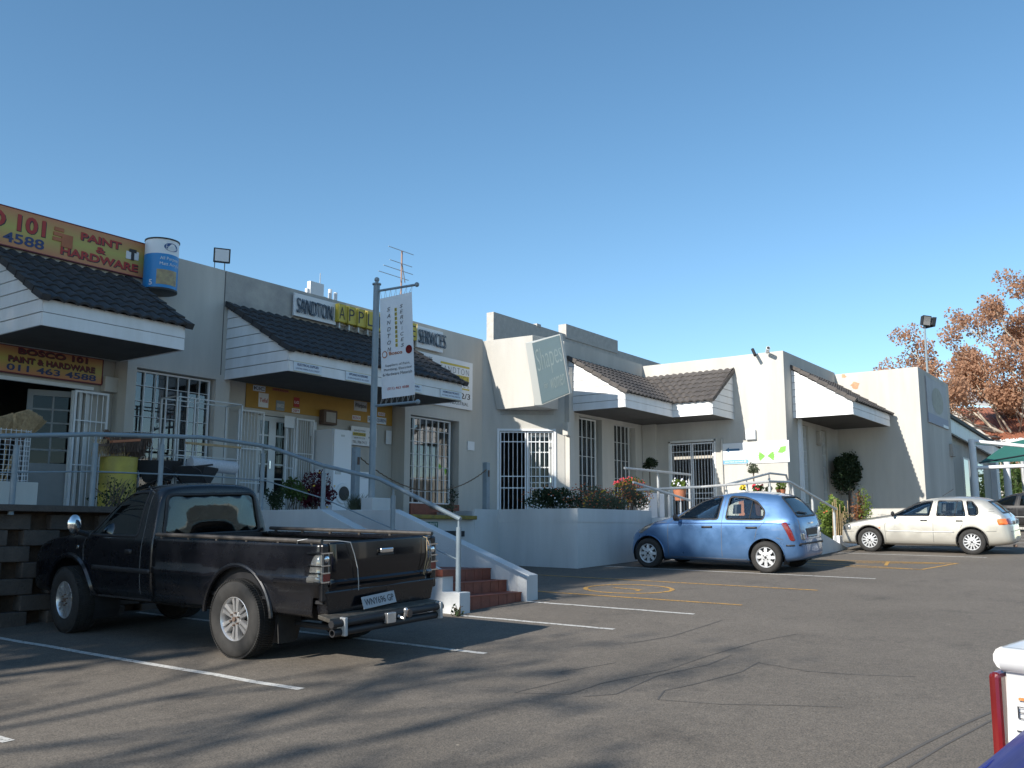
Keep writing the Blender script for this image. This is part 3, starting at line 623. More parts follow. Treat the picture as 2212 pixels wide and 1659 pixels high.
def clad(x, y0, y1, zb, zf_, zt, nrm, bh=.2, axis='X'):
    """lapped boards on a gable: from eave y0 (height zf_) to wall y1 (height zt)"""
    mb = MB(); gp_ = MB(); z = zb
    rake = lambda zz: y0 if zz <= zf_ else y0+(y1-y0)*(zz-zf_)/(zt-zf_)
    P = (lambda d, y, zz: (x+nrm*d, y, zz)) if axis == 'X' else (lambda d, y, zz: (y, x+nrm*d, zz))
    while z < zt-.01:
        a, b = z, min(z+bh, zt); zz = [a+.008]+([zf_] if a+.008 < zf_ < b-.003 else [])+[b-.003]
        lo = [(rake(q), q) for q in zz]
        front = [P(.022 if i == 0 else .012, y, q) for i, (y, q) in enumerate(lo)]+[P(.012, y1, zz[-1]), P(.022, y1, zz[0])]
        bk = [P(-.005, *(lambda t: t)(((y, q)))) for y, q in lo]+[P(-.005, y1, zz[-1]), P(-.005, y1, zz[0])]
        k = len(front); mb.add(front+bk, [tuple(range(k)), tuple(range(k, 2*k))[::-1]]+[(i, k+i, k+(i+1) % k, (i+1) % k) for i in range(k)])
        z += bh
    return mb
def awning(x0, x1, Yw, Ye, zb, zf_, zt, mt, rows=7, left=True, right=True, vL=None, vR=None, pieces=True):
    fb = MB()
    for k in range(2):
        a = zb+(zf_-zb)*k/2; b = zb+(zf_-zb)*(k+1)/2
        fb.hexa([(x0, Ye-.02, a+.006), (x1, Ye-.02, a+.006), (x1, Ye+.01, a+.006), (x0, Ye+.01, a+.006), (x0, Ye-.012, b-.002), (x1, Ye-.012, b-.002), (x1, Ye+.01, b-.002), (x0, Ye+.01, b-.002)])
    A = fb.build('awning', M['white'], B)
    MB().box(x0+.01, x1-.01, Ye+.012, Ye+.03, zb+.01, zf_).build('backing', M['gap'], A)
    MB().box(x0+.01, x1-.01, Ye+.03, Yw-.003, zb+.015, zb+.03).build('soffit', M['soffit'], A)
    up = Vector((0, Yw-Ye+.08, zt-zf_+.05))
    L = x1-x0+.12
    tiles((x0-.06, Ye-.09, zf_-.0), (1, 0, 0), up, L, None, rows=rows, u0=(vL or (lambda v: 0)), u1=(vR or (lambda v: 1))).build('roof_tiles', M[mt], A, smooth=True)
    n = Vector((1, 0, 0)).cross(up.normalized())
    e = Vector((0, Ye-.12, zf_+.0)); t = e+up*1.0
    for on_, xv in ((left, x0-.03), (right, x1+.03)):
        if on_: vb = MB(); verge(vb, (xv, e.y, e.z), (xv, t.y, t.z), n, rows, (1, 0, 0)); vb.build('verge_tiles', M[mt], A)
    if left: clad(x0, Ye, Yw-.005, zb, zf_, zt-.05, -1).build('gable_boards', M['white'], A); MB().prism([(x0+.006, Ye, zb+.01), (x0+.006, Ye, zf_), (x0+.006, Yw-.005, zt-.06), (x0+.006, Yw-.005, zb+.01)], (.03, 0, 0)).build('backing', M['gap'], A)
    if right: clad(x1, Ye, Yw-.005, zb, zf_, zt-.05, 1).build('gable_boards', M['white'], A)
    MB().quad((x0, Ye, zf_-.01), (x1, Ye, zf_-.01), (x1, Yw-.01, zt-.06), (x0, Yw-.01, zt-.06)).build('underlay', M['gap'], A)
    return A
awning(6.76, 9.1, 15, 13.2, 2.9, 3.30, 4.36, 'tile')
awning(11.3, 16.28, 15, 13.18, 2.87, 3.26, 4.33, 'tile')
# corner awning: facade leg + leg on the sunlit return wall, meeting in a valley
A3 = awning(20.94, 23.64, 13.3, 11.62, 3.13, 3.52, 4.55, 'tile_sunlit', right=False, vR=lambda v: 1+v*(25.1-23.64)/2.82)
ym, ye = 11.62, 10.45
fb = MB()
for k in range(2):
    a = 3.13+.195*k
    fb.hexa([(23.62, ye, a+.006), (23.62, ym, a+.006), (23.65, ym, a+.006), (23.65, ye, a+.006), (23.628, ye, a+.193), (23.628, ym, a+.193), (23.65, ym, a+.193), (23.65, ye, a+.193)])
fb.build('fascia_boards', M['white'], A3)
upx = Vector((25.1-23.64+.09, 0, 4.55-3.52+.05))
tiles((23.55, ye-.06, 3.52), (0, 1, 0), upx, ym-ye+.06, None, rows=7, u1=lambda v: 1+v*(13.3-11.62)/(ym-ye+.06)).build('roof_tiles', M['tile_sunlit'], A3, smooth=True)
vb = MB(); n_ = Vector((-upx.z, 0, upx.x)).normalized(); verge(vb, (23.52, ye-.03, 3.52), (25.1, ye-.03, 4.56), n_, 7, (0, 1, 0)); vb.build('verge_tiles', M['tile_sunlit'], A3)
clad(ye, 23.64, 25.095, 3.13, 3.52, 4.5, -1, axis='Y').build('gable_boards', M['white'], A3)
MB().prism([(23.66, ye+.006, 3.14), (23.66, ye+.006, 3.5), (25.09, ye+.006, 4.5), (25.09, ye+.006, 3.14)], (0, .03, 0)).build('backing', M['gap'], A3)
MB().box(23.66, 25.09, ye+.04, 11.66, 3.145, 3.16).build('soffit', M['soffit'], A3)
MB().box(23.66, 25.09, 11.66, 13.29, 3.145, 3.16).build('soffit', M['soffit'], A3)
MB().quad((23.64, ye, 3.51), (23.64, ym, 3.51), (25.09, 13.29, 4.5), (25.09, ye, 4.5)).build('underlay', M['gap'], A3)
awning(25.69, 29.4, 8.95, 7.33, 3.12, 3.50, 4.54, 'tile_sunlit')
# ================================================================ signs
def box_on(Y=None, X=None, a=None, b=None):
    """lower-left and upper-right photo points on a wall plane -> origin, right, w, h"""
    p = W(*a, X=X, Y=Y); q = W(*b, X=X, Y=Y)
    if Y is not None: return Vector((p.x, Y, p.z)), Vector((1, 0, 0)), q.x-p.x, q.z-p.z
    return Vector((X, p.y, p.z)), Vector((0, -1, 0)), p.y-q.y, q.z-p.z
UPZ = Vector((0, 0, 1))
def gradient_mat(name, c_mid, c_edge, z0, z1):
    mt = bpy.data.materials.new(name); mt.use_nodes = True; nt = mt.node_tree; b = nt.nodes['Principled BSDF']; g = nt.nodes.new('ShaderNodeNewGeometry'); s = nt.nodes.new('ShaderNodeSeparateXYZ'); mr = nt.nodes.new('ShaderNodeMapRange')
    nt.links.new(g.outputs['Position'], s.inputs[0]); nt.links.new(s.outputs['Z'], mr.inputs[0]); mr.inputs[1].default_value = z0; mr.inputs[2].default_value = z1
    r = nt.nodes.new('ShaderNodeValToRGB'); e = r.color_ramp.elements; e[0].color = (*c_edge, 1); e[1].color = (*c_edge, 1); m = r.color_ramp.elements.new(.5); m.color = (*c_mid, 1); e[0].position = .02
    nt.links.new(mr.outputs[0], r.inputs[0]); nt.links.new(r.outputs[0], b.inputs['Base Color']); b.inputs['Roughness'].default_value = .5; return mt
def bosco_sign(X0_, X1_, z0, z1, Y, lab, items, extra=None):
    rt = empty('shop_sign', ((X0_+X1_)/2, Y, z0), lab, 'sign')
    board('board', (X0_, Y, z0), (1, 0, 0), UPZ, X1_-X0_, z1-z0, .03, gradient_mat('sunset_sign', (.40, .36, .09), (.48, .19, .09), z0, z1), rt)
    rim_ = MB(); rim_.box(X0_, X1_, Y-.036, Y, z0-.012, z0+.006); rim_.box(X0_, X1_, Y-.036, Y, z1-.006, z1+.012); rim_.box(X1_-.006, X1_+.012, Y-.036, Y, z0, z1); rim_.build('edge_trim', M['maroon'], rt)
    for (s, x0, x1, a, b, mt, off, sh) in items:
        mb = MB(); 
        if sh: letters(mb, s, (x0+.012, Y-.03, a-.012), (1, 0, 0), UPZ, x1-x0, b-a, .003, offset=off+.02); mb.build('lettering', M['ink'], rt); mb = MB()
        letters(mb, s, (x0, Y-.03, a), (1, 0, 0), UPZ, x1-x0, b-a, .006, offset=off); mb.build('lettering', M[mt], rt)
    return rt
YS = 14.97
def wx(p, Y): return W(*p, Y=Y)
z0, z1 = 4.46, 5.09
a = W(*Z1(385, 370), Y=YS); 
rt = bosco_sign(4.6, 9.41, z0, z1, YS, 'long orange and yellow paint and hardware sign on the parapet', [
    ('BOSCO 101', 5.62, W(*Z1(385, 300), Y=YS).x, 4.74, 5.02, 'red', .03, True), ('011 463 4588', 5.75, W(*Z1(375, 400), Y=YS).x, 4.52, 4.69, 'inkblue', .02, False),
    ('PAINT', W(*Z1(690, 340), Y=YS).x, W(*Z1(1040, 420), Y=YS).x, 4.865, 5.0, 'red', .03, True), ('&', W(*Z1(820, 440), Y=YS).x, W(*Z1(905, 500), Y=YS).x, 4.71, 4.82, 'red', .03, True),
    ('HARDWARE', W(*Z1(510, 500), Y=YS).x, W(*Z1(1180, 640), Y=YS).x, 4.535, 4.675, 'red', .03, True)])
mb = MB(); x = W(*Z1(440, 300), Y=YS).x
for i in range(3): mb.box(x+.02+i*.01, x+.2, YS-.045, YS-.03, 4.74+i*.085, 4.80+i*.085)
mb.box(x+.17, x+.36, YS-.046, YS-.03, 4.66, 4.88); mb.build('brick_picture', M['terracotta'], rt)
x = W(*Z1(1080, 500), Y=YS).x; mb = MB()
mb.box(x, x+.10, YS-.045, YS-.03, 4.74, 4.88); mb.box(x+.14, x+.24, YS-.045, YS-.03, 4.75, 4.90); mb.build('paint_tin_picture', M['signwhite'], rt)
mb = MB(); mb.box(x+.05, x+.19, YS-.05, YS-.046, 4.87, 4.93); mb.box(x+.09, x+.15, YS-.05, YS-.046, 4.73, 4.87); mb.build('paint_tin_picture', M['ink'], rt)
Yl = 15.36
f = lambda *p: W(*Z1(*p), Y=Yl)
bosco_sign(6.3, f(870, 1600).x, 2.52, 2.955, Yl, 'shaded orange paint and hardware sign above the hardware shop door', [
    ('BOSCO 101', f(150, 1300).x, f(750, 1380).x, 2.845, 2.945, 'maroon', .03, True), ('PAINT & HARDWARE', f(60, 1400).x, f(810, 1500).x, 2.70, 2.80, 'maroon', .03, True), ('011 463 4588', f(45, 1480).x, f(820, 1580).x, 2.555, 2.665, 'inkblue', .025, False)])
# oversize paint tin
pc = W(*Z1(1372, 650), Y=14.8); pr_ = .29
tin = empty('paint_tin_sign', (pc.x, 14.72, 4.2), 'oversized blue and white paint tin fixed to the parapet', 'sign')
MB().lathe([(pr_, 4.24), (pr_, 5.14)], (pc.x, 14.74, 0), n=40).build('tin_body', mat('tin_white', (.70, .72, .74), .4), tin, smooth=True)
MB().lathe([(pr_+.003, 4.24), (pr_+.003, 4.86)], (pc.x, 14.74, 0), n=40).build('blue_label', mat('tin_blue', (.02, .22, .52), .4), tin, smooth=True) 
MB().lathe([(pr_+.012, 5.125), (pr_+.012, 5.15), (pr_-.02, 5.15)], (pc.x, 14.74, 0), n=40).build('lid_rim', M['black'], tin, smooth=True); MB().lathe([(pr_-.01, 4.2), (pr_+.01, 4.21), (pr_+.01, 4.245)], (pc.x, 14.74, 0), n=40).build('base_rim', M['black'], tin, smooth=True)
def wrap(mb, s, zc, h, a0, a1, off=0):   # text around the tin; angles in degrees, 0 = toward -Y
    uv, fs, _ = text_verts(s, offset=off)
    P = []
    for u, v in uv:
        t = R(a0+(a1-a0)*u); P.append((pc.x+(pr_+.007)*math.sin(t), 14.74-(pr_+.007)*math.cos(t), zc+h*v))
    mb.add(P, fs)
mb = MB(); wrap(mb, 'All Purpose', 4.73, .075, -38, 34); wrap(mb, 'Matt Acrylic', 4.63, .075, -38, 38); wrap(mb, '5', 4.28, .10, -72, -60, .02); mb.build('lettering', M['signwhite'], tin)
mb = MB()
def patch(mb, z0, z1, a0, a1, d=.006, n=8):
    mb.grid(n, 1, lambda u, v: (pc.x+(pr_+d)*math.sin(R(a0+(a1-a0)*u)), 14.74-(pr_+d)*math.cos(R(a0+(a1-a0)*u)), z0+(z1-z0)*v))
patch(mb, 4.30, 4.57, -47, 30); mb.build('room_picture', mat('tin_picture', (.42, .36, .18), .6, c2=(.22, .16, .12), vs=9), tin)
mb = MB(); n = 24
P = [(pc.x+(pr_+.006)*math.sin(R(0+27*math.cos(k*6.283/n))), 14.74-(pr_+.006)*math.cos(R(0+27*math.cos(k*6.283/n))), 4.99+.075*math.sin(k*6.283/n)) for k in range(n)]
mb.add(P, [tuple(range(n))]); mb.build('badge', mat('tin_navy', (.02, .07, .22), .5), tin)
mb = MB(); uv, fs, _ = text_verts('Excelsior'); mb.add([(pc.x+(pr_+.010)*math.sin(R(-21+44*u)), 14.74-(pr_+.010)*math.cos(R(-21+44*u)), 4.95+.075*v) for u, v in uv], fs); mb.build('lettering', M['signwhite'], tin)
MB().box(pc.x-.1, pc.x+.1, 14.9, 15.0, 4.5, 4.6).build('bracket', M['black'], tin)
# SANDTON board
Yp = 14.95
def lit(rt, s, Y, a, b, mt='ink', lift=.004, **k):
    o, r, w_, h_ = box_on(Y=Y, a=a, b=b); mb = MB(); letters(mb, s, o, r, UPZ, w_, h_, lift, **k); return mb.build('lettering', M[mt], rt)
p = W(*Z3(640, 650), Y=Yp); q = W(*Z3(1003, 545), Y=Yp)
s1 = empty('shop_sign', (p.x, Yp, p.z), 'pale board reading SANDTON in slate outline letters on the parapet', 'sign')
zb_, zt_ = W(*Z3(640, 652), Y=Yp).z, W(*Z3(645, 455), Y=Yp).z
board('board', (p.x, Yp, zb_), (1, 0, 0), UPZ, q.x-p.x+.02, zt_-zb_, .05, M['signwhite'], s1, bevel=.006)
xl, xr = W(*Z3(658, 600), Y=Yp).x, W(*Z3(962, 640), Y=Yp).x
def outline_text(rt, s, x0, x1, za, zb, Y):
    n_ = len(s); mb = MB()
    for (dx, dz, l) in ((0, 0, .03), (.018, -.014, .055)):
        uv, fs, _ = text_verts(s, offset=-.012, space=1.02); o = Vector((x0+dx, Y, za+dz))
        mb.add([o+Vector((u*(x1-x0), -l, v*(zb-za))) for u, v in uv], fs)
    return mb.build('lettering', M['letter_dark'], rt, solid=.014)
outline_text(s1, 'SANDTON', xl, xr, zb_+(zt_-zb_)*.16, zb_+(zt_-zb_)*.80, Yp-.05)
# APPLIANCE letter boxes
xa, xb = W(*Z3(1006, 640), Y=14.9).x, W(*Z3(1698, 800), Y=14.9).x; wd = (xb-xa)/9
zb2, zt2 = W(*Z3(1010, 708), Y=14.9).z, W(*Z3(1010, 548), Y=14.9).z
s2 = empty('shop_sign', (xa, 14.9, zb2), 'row of yellow letter boxes spelling APPLIANCE on the parapet', 'sign')
for i, ch in enumerate('APPLIANCE'):
    x = xa+i*wd; bx = MB().box(x+.012, x+wd-.03, 14.80, 14.95, zb2, zt2).build('letter_box', M['boxyellow'], s2, bevel=.02)
    mb = MB(); letters(mb, ch, (x+wd*(.40 if ch == 'I' else .16), 14.796, zb2+.07), (1, 0, 0), UPZ, wd*(.10 if ch == 'I' else .55), zt2-zb2-.14, .004, offset=-.006); mb.build('letter', M['ink'], bx)
    mb = MB()
    for xx in (x+.02, x+wd-.05): mb.tube([(xx, 14.78, zb2+.01), (xx, 14.78, zt2-.01)], .007, 6)
    mb.build('tube_trim', mat('brass_trim', (.55, .42, .12), .3, metal=.6) if i == 0 else bpy.data.materials['brass_trim'], bx)
mb = MB()
for i in range(9): mb.box(xa+i*wd+.1, xa+i*wd+.14, 14.86, 15.0, zb2-.12, zb2)
mb.build('bracket', M['galv'], s2); MB().box(xa, xb, 14.955, 14.998, zb2-.02, zt2-.05).build('backing_board', M['signwhite'], s2)
# SERVICES
xa, xb = W(*Z3(1704, 800), Y=Yp).x, W(*Z3(1930, 880), Y=Yp).x; zb2, zt2 = W(*Z3(1925, 977), Y=Yp).z, W(*Z3(1932, 800), Y=Yp).z
s3 = empty('shop_sign', (xa, Yp, zb2), 'pale board reading SERVICES in slate outline letters on the parapet', 'sign')
board('board', (xa, Yp, zb2), (1, 0, 0), UPZ, xb-xa, zt2-zb2, .05, M['signwhite'], s3, bevel=.006)
outline_text(s3, 'SERVICES', W(*Z3(1712, 850), Y=Yp).x, W(*Z3(1940, 900), Y=Yp).x, zb2+(zt2-zb2)*.22, zb2+(zt2-zb2)*.86, Yp-.05)
# repairs board
Yr = 14.97; xa, xb = W(*Z3(1660, 1000), Y=Yr).x, W(*Z3(2190, 1200), Y=Yr).x; zb2, zt2 = W(*Z3(2190, 1475), Y=Yr).z, W(*Z3(2190, 1068), Y=Yr).z
s4 = empty('shop_sign', (xa, Yr, zb2), 'large white repairs and sales board half hidden by the tiled awning', 'sign')
board('board', (xa, Yr, zb2), (1, 0, 0), UPZ, xb-xa, zt2-zb2, .03, M['signwhite'], s4)
Yr -= .03; F3 = lambda *p: W(*Z3(*p), Y=Yr)
def trow(rt, s, x0, x1, za, zb, Y, mt='ink', **k): mb = MB(); letters(mb, s, (x0, Y, za), (1, 0, 0), UPZ, x1-x0, zb-za, .004, **k); return mb.build('lettering', M[mt], rt)
hz = zt2-zb2
trow(s4, 'REPAIRS', F3(1752, 1000).x, F3(1850, 1040).x, F3(1850, 1043).z, F3(1850, 1013).z, Yr)
x0, x1 = F3(1922, 1100).x, F3(2170, 1150).x
trow(s4, 'SANDTON', x0, x1-.02, zt2-hz*.29, zt2-hz*.17, Yr, offset=-.02, space=1.3)
MB().box(x0, x1, Yr-.008, Yr, zt2-hz*.14, zt2-hz*.10).build('yellow_line', M['boxyellow'], s4); MB().box(x0, x1, Yr-.008, Yr, zt2-hz*.60, zt2-hz*.57).build('yellow_line', M['boxyellow'], s4)
MB().box(x0-.1, x1-.02, Yr-.006, Yr, zt2-hz*.43, zt2-hz*.31).build('yellow_band', M['boxyellow'], s4)
trow(s4, 'APPLIANCE', x0-.09, x1-.03, zt2-hz*.415, zt2-hz*.325, Yr-.006, offset=-.02, space=1.15); trow(s4, 'SERVICES', x0, x1-.02, zt2-hz*.55, zt2-hz*.46, Yr, offset=-.02, space=1.3)
trow(s4, '706-7412/3', x0-.25, F3(2176, 1350).x, zt2-hz*.79, zt2-hz*.67, Yr, offset=.01); trow(s4, 'DOMESTIC & INDUSTRIAL', x0-.45, F3(2160, 1420).x, zt2-hz*.93, zt2-hz*.86, Yr)
# fascia plaques
Yf = 13.155
for (pa, pb, t1, t2, lb) in (((650, 1128), (893, 1062), 'ELECTRICAL SUPPLIES', 'LIGHTING, WIRING, PLUGS, CONDUIT', 'small plaque reading ELECTRICAL SUPPLIES on the awning fascia'), ((1100, 1215), (1315, 1165), 'APPLIANCE ACCESSORIES', 'FILTERS, BAGS, BELTS, OIL, KNOBS', 'small plaque reading APPLIANCE ACCESSORIES on the awning fascia'),
                         ((1545, 1310), (1757, 1262), 'GENERAL REPAIRS', 'ALL MAKES, HOUSE CALLS, SERVICE', 'small plaque half hidden behind the hanging banner'), ((1918, 1378), (2098, 1345), 'HOME ELECTRONICS', 'HI-FI SPARES, BATTERIES, REMOTES', 'small plaque reading HOME ELECTRONICS at the right end of the fascia')):
    x0, x1 = W(*Z3(*pa), Y=Yf).x, W(*Z3(*pb), Y=Yf).x; zc = 2.975; zA, zB = 2.885, 3.07
    e_ = empty('fascia_plaque', (x0, Yf, zA), lb, 'sign', 'plaques along the tiled awning fascia'); board('board', (x0, Yf, zA), (1, 0, 0), UPZ, x1-x0, zB-zA, .008, M['plaque'], e_)
    trow(e_, t1, x0+.08, x1-.08, zA+.11, zA+.155, Yf-.008, 'inkblue', offset=.02); trow(e_, t2, x0+.05, x1-.05, zA+.04, zA+.075, Yf-.008, 'inkblue')
    MB().box(x0, x1, Yf-.011, Yf, zA, zA+.006).box(x0, x1, Yf-.011, Yf, zB-.006, zB).build('border', M['boxyellow'], e_)
# ochre brand board
Yo = 15.405; F3 = lambda *p: W(*Z3(*p), Y=Yo-.02)
oc = empty('brand_board', (14, Yo, 2.47), 'long ochre board of appliance brand labels under the tiled awning', 'sign')
MB().box(12.12, 16.4, Yo-.02, Yo, 2.47, 2.955).build('board', M['ochre'], oc)
for (a, b, s, bg_, fg) in (((300, 1300), (408, 1240), 'KIC', 'plaque', 'ink'), ((470, 1300), (610, 1255), 'HITACHI', 'terracotta', 'maroon'), ((345, 1440), (435, 1330), 'Tefal', 'signwhite', 'red'), ((497, 1470), (573, 1395), 'KENWOOD', 'rail', 'signwhite'), ((650, 1440), (703, 1365), 'LG', 'red', 'signwhite'), ((636, 1492), (705, 1462), 'DEFY', 'signwhite', 'red'),
                           ((1172, 1470), (1285, 1380), 'Whirlpool', 'galv', 'ink'), ((1158, 1550), (1230, 1522), 'BOSCH', 'signwhite', 'red'), ((1290, 1575), (1450, 1540), 'SPEED QUEEN', 'plaque', 'inkblue'), ((1380, 1515), (1440, 1495), 'AEG', 'signwhite', 'red')):
    p, q = F3(*a), F3(*b); zA, zB = min(max(p.z, 2.485), 2.9), min(max(q.z, 2.53), 2.94)
    l = MB().box(p.x, q.x, Yo-.026, Yo-.02, zA, zB).build('brand_label', M[bg_], oc); d = zB-zA
    hh = min(d*.6, (q.x-p.x)*.35); mb = MB(); letters(mb, s, (p.x+.02, Yo-.026, (zA+zB)/2-hh/2), (1, 0, 0), UPZ, q.x-p.x-.04, hh, .003, offset=.015); mb.build('lettering', M[fg], l)
p, q = F3(868, 1600), F3(988, 1490)
fl_ = empty('floodlight', (p.x, 15.3, p.z), 'boxy brown floodlight fixed to the ochre brand board', 'floodlight')
MB().box(p.x, q.x, 15.22, 15.38, 2.30, 2.62).build('housing', M['rust'], fl_, bevel=.015); MB().box(p.x+.06, q.x-.06, 15.212, 15.222, 2.35, 2.57).build('lens', M['concrete'], fl_)
# parts and repairs board by the washing machines
p, q = W(*Z4(1142, 385), Y=15.35), W(*Z4(1366, 255), Y=15.35); zA, zB = W(*Z4(1142, 385), Y=15.35).z, W(*Z4(1142, 222), Y=15.35).z
s5 = empty('shop_sign', (p.x, 15.35, zA), 'white parts, repairs and sales board above the washing machine', 'sign'); board('board', (p.x, 15.35, zA), (1, 0, 0), UPZ, q.x-p.x, zB-zA, .02, M['signwhite'], s5)
w5, h5 = q.x-p.x, zB-zA
MB().box(p.x+.06*w5, p.x+.55*w5, 15.322, 15.33, zA+.5*h5, zA+.68*h5).build('yellow_band', M['boxyellow'], s5)
trow(s5, 'APPLIANCE', p.x+.08*w5, p.x+.53*w5, zA+.53*h5, zA+.65*h5, 15.322); trow(s5, 'SANDTON', p.x+.10*w5, p.x+.53*w5, zA+.74*h5, zA+.83*h5, 15.33); trow(s5, 'SERVICES', p.x+.10*w5, p.x+.53*w5, zA+.35*h5, zA+.43*h5, 15.33)
trow(s5, 'TEL. 706-7412', p.x+.05*w5, p.x+.6*w5, zA+.10*h5, zA+.24*h5, 15.33); trow(s5, 'PARTS', p.x+.70*w5, p.x+.92*w5, zA+.70*h5, zA+.80*h5, 15.33); trow(s5, 'REPAIRS', p.x+.67*w5, p.x+.95*w5, zA+.42*h5, zA+.52*h5, 15.33); trow(s5, 'SALES', p.x+.70*w5, p.x+.92*w5, zA+.14*h5, zA+.24*h5, 15.33, 'red')
def notice(px0, py0, px1, py1, Y, lab, X=None):
    o, r, w_, h_ = box_on(Y=Y, X=X, a=(px0, py1), b=(px1, py0)); b_ = board('notice', o, r, UPZ, w_, max(h_, .08), .012, M['signwhite'])
    return tag(b_, lab, 'notice')
notice(*Z4(792, 192), *Z4(850, 312), 15.38, 'white notice left of the fridge, beside the gate'); notice(*Z4(1446, 268), *Z4(1495, 380), 15.37, 'small white notice right of the banner pole')
notice(*Z4(2153, 362), *Z4(2212, 432), 14.985, 'square white plate on the wall right of the big shop window'); notice(*Z4(570, 145), *Z4(655, 235), 15.24, 'white notice hung on the half-open gate leaf')
# LOADING ONLY
p, q = W(*Z4(1694, 1108), Y=12.29), W(*Z4(1897, 1072), Y=12.29)
s6 = empty('loading_sign', (p.x, 12.29, p.z), 'small green sign reading LOADING ONLY on the dock wall', 'sign'); board('board', (p.x, 12.297, .075), (1, 0, 0), UPZ, q.x-p.x, .115, .012, mat('sign_green', (.03, .12, .10), .5), s6)
trow(s6, 'LOADING ONLY', p.x+.03, q.x-.03, .092, .172, 12.285, 'signwhite', offset=.012)
# ---------------------------------------------------------------- tilted gym sign: wedge fin and leaning glass panel
a1 = Vector((19.42, 14.95, 4.985)); a2 = W(1150, 724, X=19.42); b1 = onplane(1073, 885, A_+dn*.05, dn); b2 = W(1154, 877, X=b1.x)
fin = empty('leaning_sign', (19.6, 14, 3.1), 'blue glass Shapes for Women sign panel on a slanting white wedge above the gym door', 'sign')
dx = Vector((.95, -.1, 0)); dx2 = Vector((1.0, -.25, 0))
MB().hexa([b1, b2, b2+dx, b1+dx*.9, a1, a2, a2+dx2, a1+dx2]).build('wedge', M['plaster'], fin, bevel=.008)
q = [W(1170.6, 874.6, D=23.6), W(1231.4, 849.6, D=22.8), W(1209.6, 721.4, D=22.8), W(1148.9, 739.6, D=23.6)]
nn = (q[1]-q[0]).cross(q[3]-q[0]).normalized()
q2 = [p-nn*.07 for p in q]; q2[0] = W(1155, 875.5, D=23.95); q2[3] = W(1135, 741, D=23.95)
MB().hexa([q2[0], q[0], q[1], q2[1], q2[3], q[3], q[2], q2[2]]).build('sign_box', mat('sign_side', (.40, .42, .41), .45), fin)
c = (q[0]+q[1]+q[2]+q[3])/4
gl = mat('sign_glass', (.10, .145, .165), .16, coat=.6); MB().quad(*[p.lerp(c, .03)+nn*.012 for p in q]).build('glass_panel', gl, fin)
rr_ = (q[1]-q[0]); uu_ = (q[3]-q[0]); mb = MB(); letters(mb, 'Shapes', q[0]+rr_*.08+uu_*.40, rr_, uu_, rr_.length*.88, uu_.length*.46, .02, offset=-.012); mb.build('lettering', mat('faded_lettering', (.155, .20, .21), .5), fin)
mb = MB(); letters(mb, 'women', q[0]+rr_*.42+uu_*.16, rr_, uu_, rr_.length*.5, uu_.length*.17, .02); letters(mb, 'for', q[0]+rr_*.2+uu_*.22, rr_, uu_, rr_.length*.14, uu_.length*.10, .02); mb.build('lettering', bpy.data.materials['faded_lettering'], fin)
# ---------------------------------------------------------------- banner pole
Zb = zf(980, 740, .2338); XB = 12.56
pt = W(*Zb(240, 185), X=XB); YB = pt.y
bp_ = empty('banner_pole', (XB, YB, .6), 'slate blue pole on a plinth with two arms', 'pole')
MB().tube([(XB, YB, .6), (XB, YB, pt.z)], .062, 14).build('shaft', M['rail'], bp_, smooth=True)
MB().lathe([(.085, pt.z), (.085, pt.z+.025), (.03, pt.z+.04), (.03, pt.z+.06)], (XB, YB, 0), n=14).sphere((XB, YB, pt.z+.10), .05).build('finial', M['rail'], bp_, smooth=True)
t1, t2 = W(*Zb(265, 255), X=XB), W(*Zb(712, 182), X=XB); l1, l2 = W(*Zb(262, 1605), X=XB), W(*Zb(722, 1560), X=XB)
for p, q in ((t1, t2), (l1, l2)): MB().tube([(XB, YB, p.z), (XB, q.y, q.z)], .024, 8).sphere((XB, q.y, q.z), .045).build('arm', M['rail'], bp_, smooth=True)
cr = [W(*Zb(*p), X=XB) for p in ((300, 1530), (690, 1475), (652, 268), (275, 350))]
bn = empty('banner', cr[0], 'white hanging banner with vertical SANDTON APPLIANCE SERVICES lettering', 'banner')
def bpnt(u, v, d=0): return cr[0].lerp(cr[1], u).lerp(cr[3].lerp(cr[2], u), v)+Vector((-.012*math.sin(u*6.3)*(1-v)-d, 0, 0))
MB().grid(12, 20, lambda u, v: bpnt(u, v)).build('cloth', M['signwhite'], bn, smooth=True)
wB = (cr[1]-cr[0]).length; hB = (cr[3]-cr[0]).length
def btext(s, u, v, w_, h_, mt, off=0, shear=0):
    uv, fs, asp = text_verts(s, shear, off); return MB().add([bpnt(u+x*w_, v+y*h_, .006) for x, y in uv], fs).build('lettering', M[mt], bn)
for i, ch in enumerate('SANDTON'): btext(ch, .22, .855-i*.0665, .11, .038, 'ink', .0, .25)
for i, ch in enumerate('SERVICES'): btext(ch, .62 if ch != 'I' else .66, .865-i*.055, .10 if ch != 'I' else .025, .034, 'ink', 0, .25)
for i, ch in enumerate('APPLIANCE'):
    mb = MB(); mb.quad(*[bpnt(.46+a*.07, .84-i*.044+b*.034, .004) for a, b in ((0, 0), (1, 0), (1, 1), (0, 1))]); mb.build('yellow_square', M['boxyellow'], bn); btext(ch, .475, .845-i*.044, .04, .024, 'ink')
btext('Bosco', .26, .415, .40, .036, 'terracotta', .03)
btext('Suppliers of Paint,', .14, .30, .74, .030, 'ink'); btext('Plumbing, Electrical', .10, .258, .82, .030, 'ink'); btext('& Hardware Materials', .06, .217, .88, .028, 'ink'); btext('(011) 463 4588', .20, .07, .62, .032, 'red', .01)
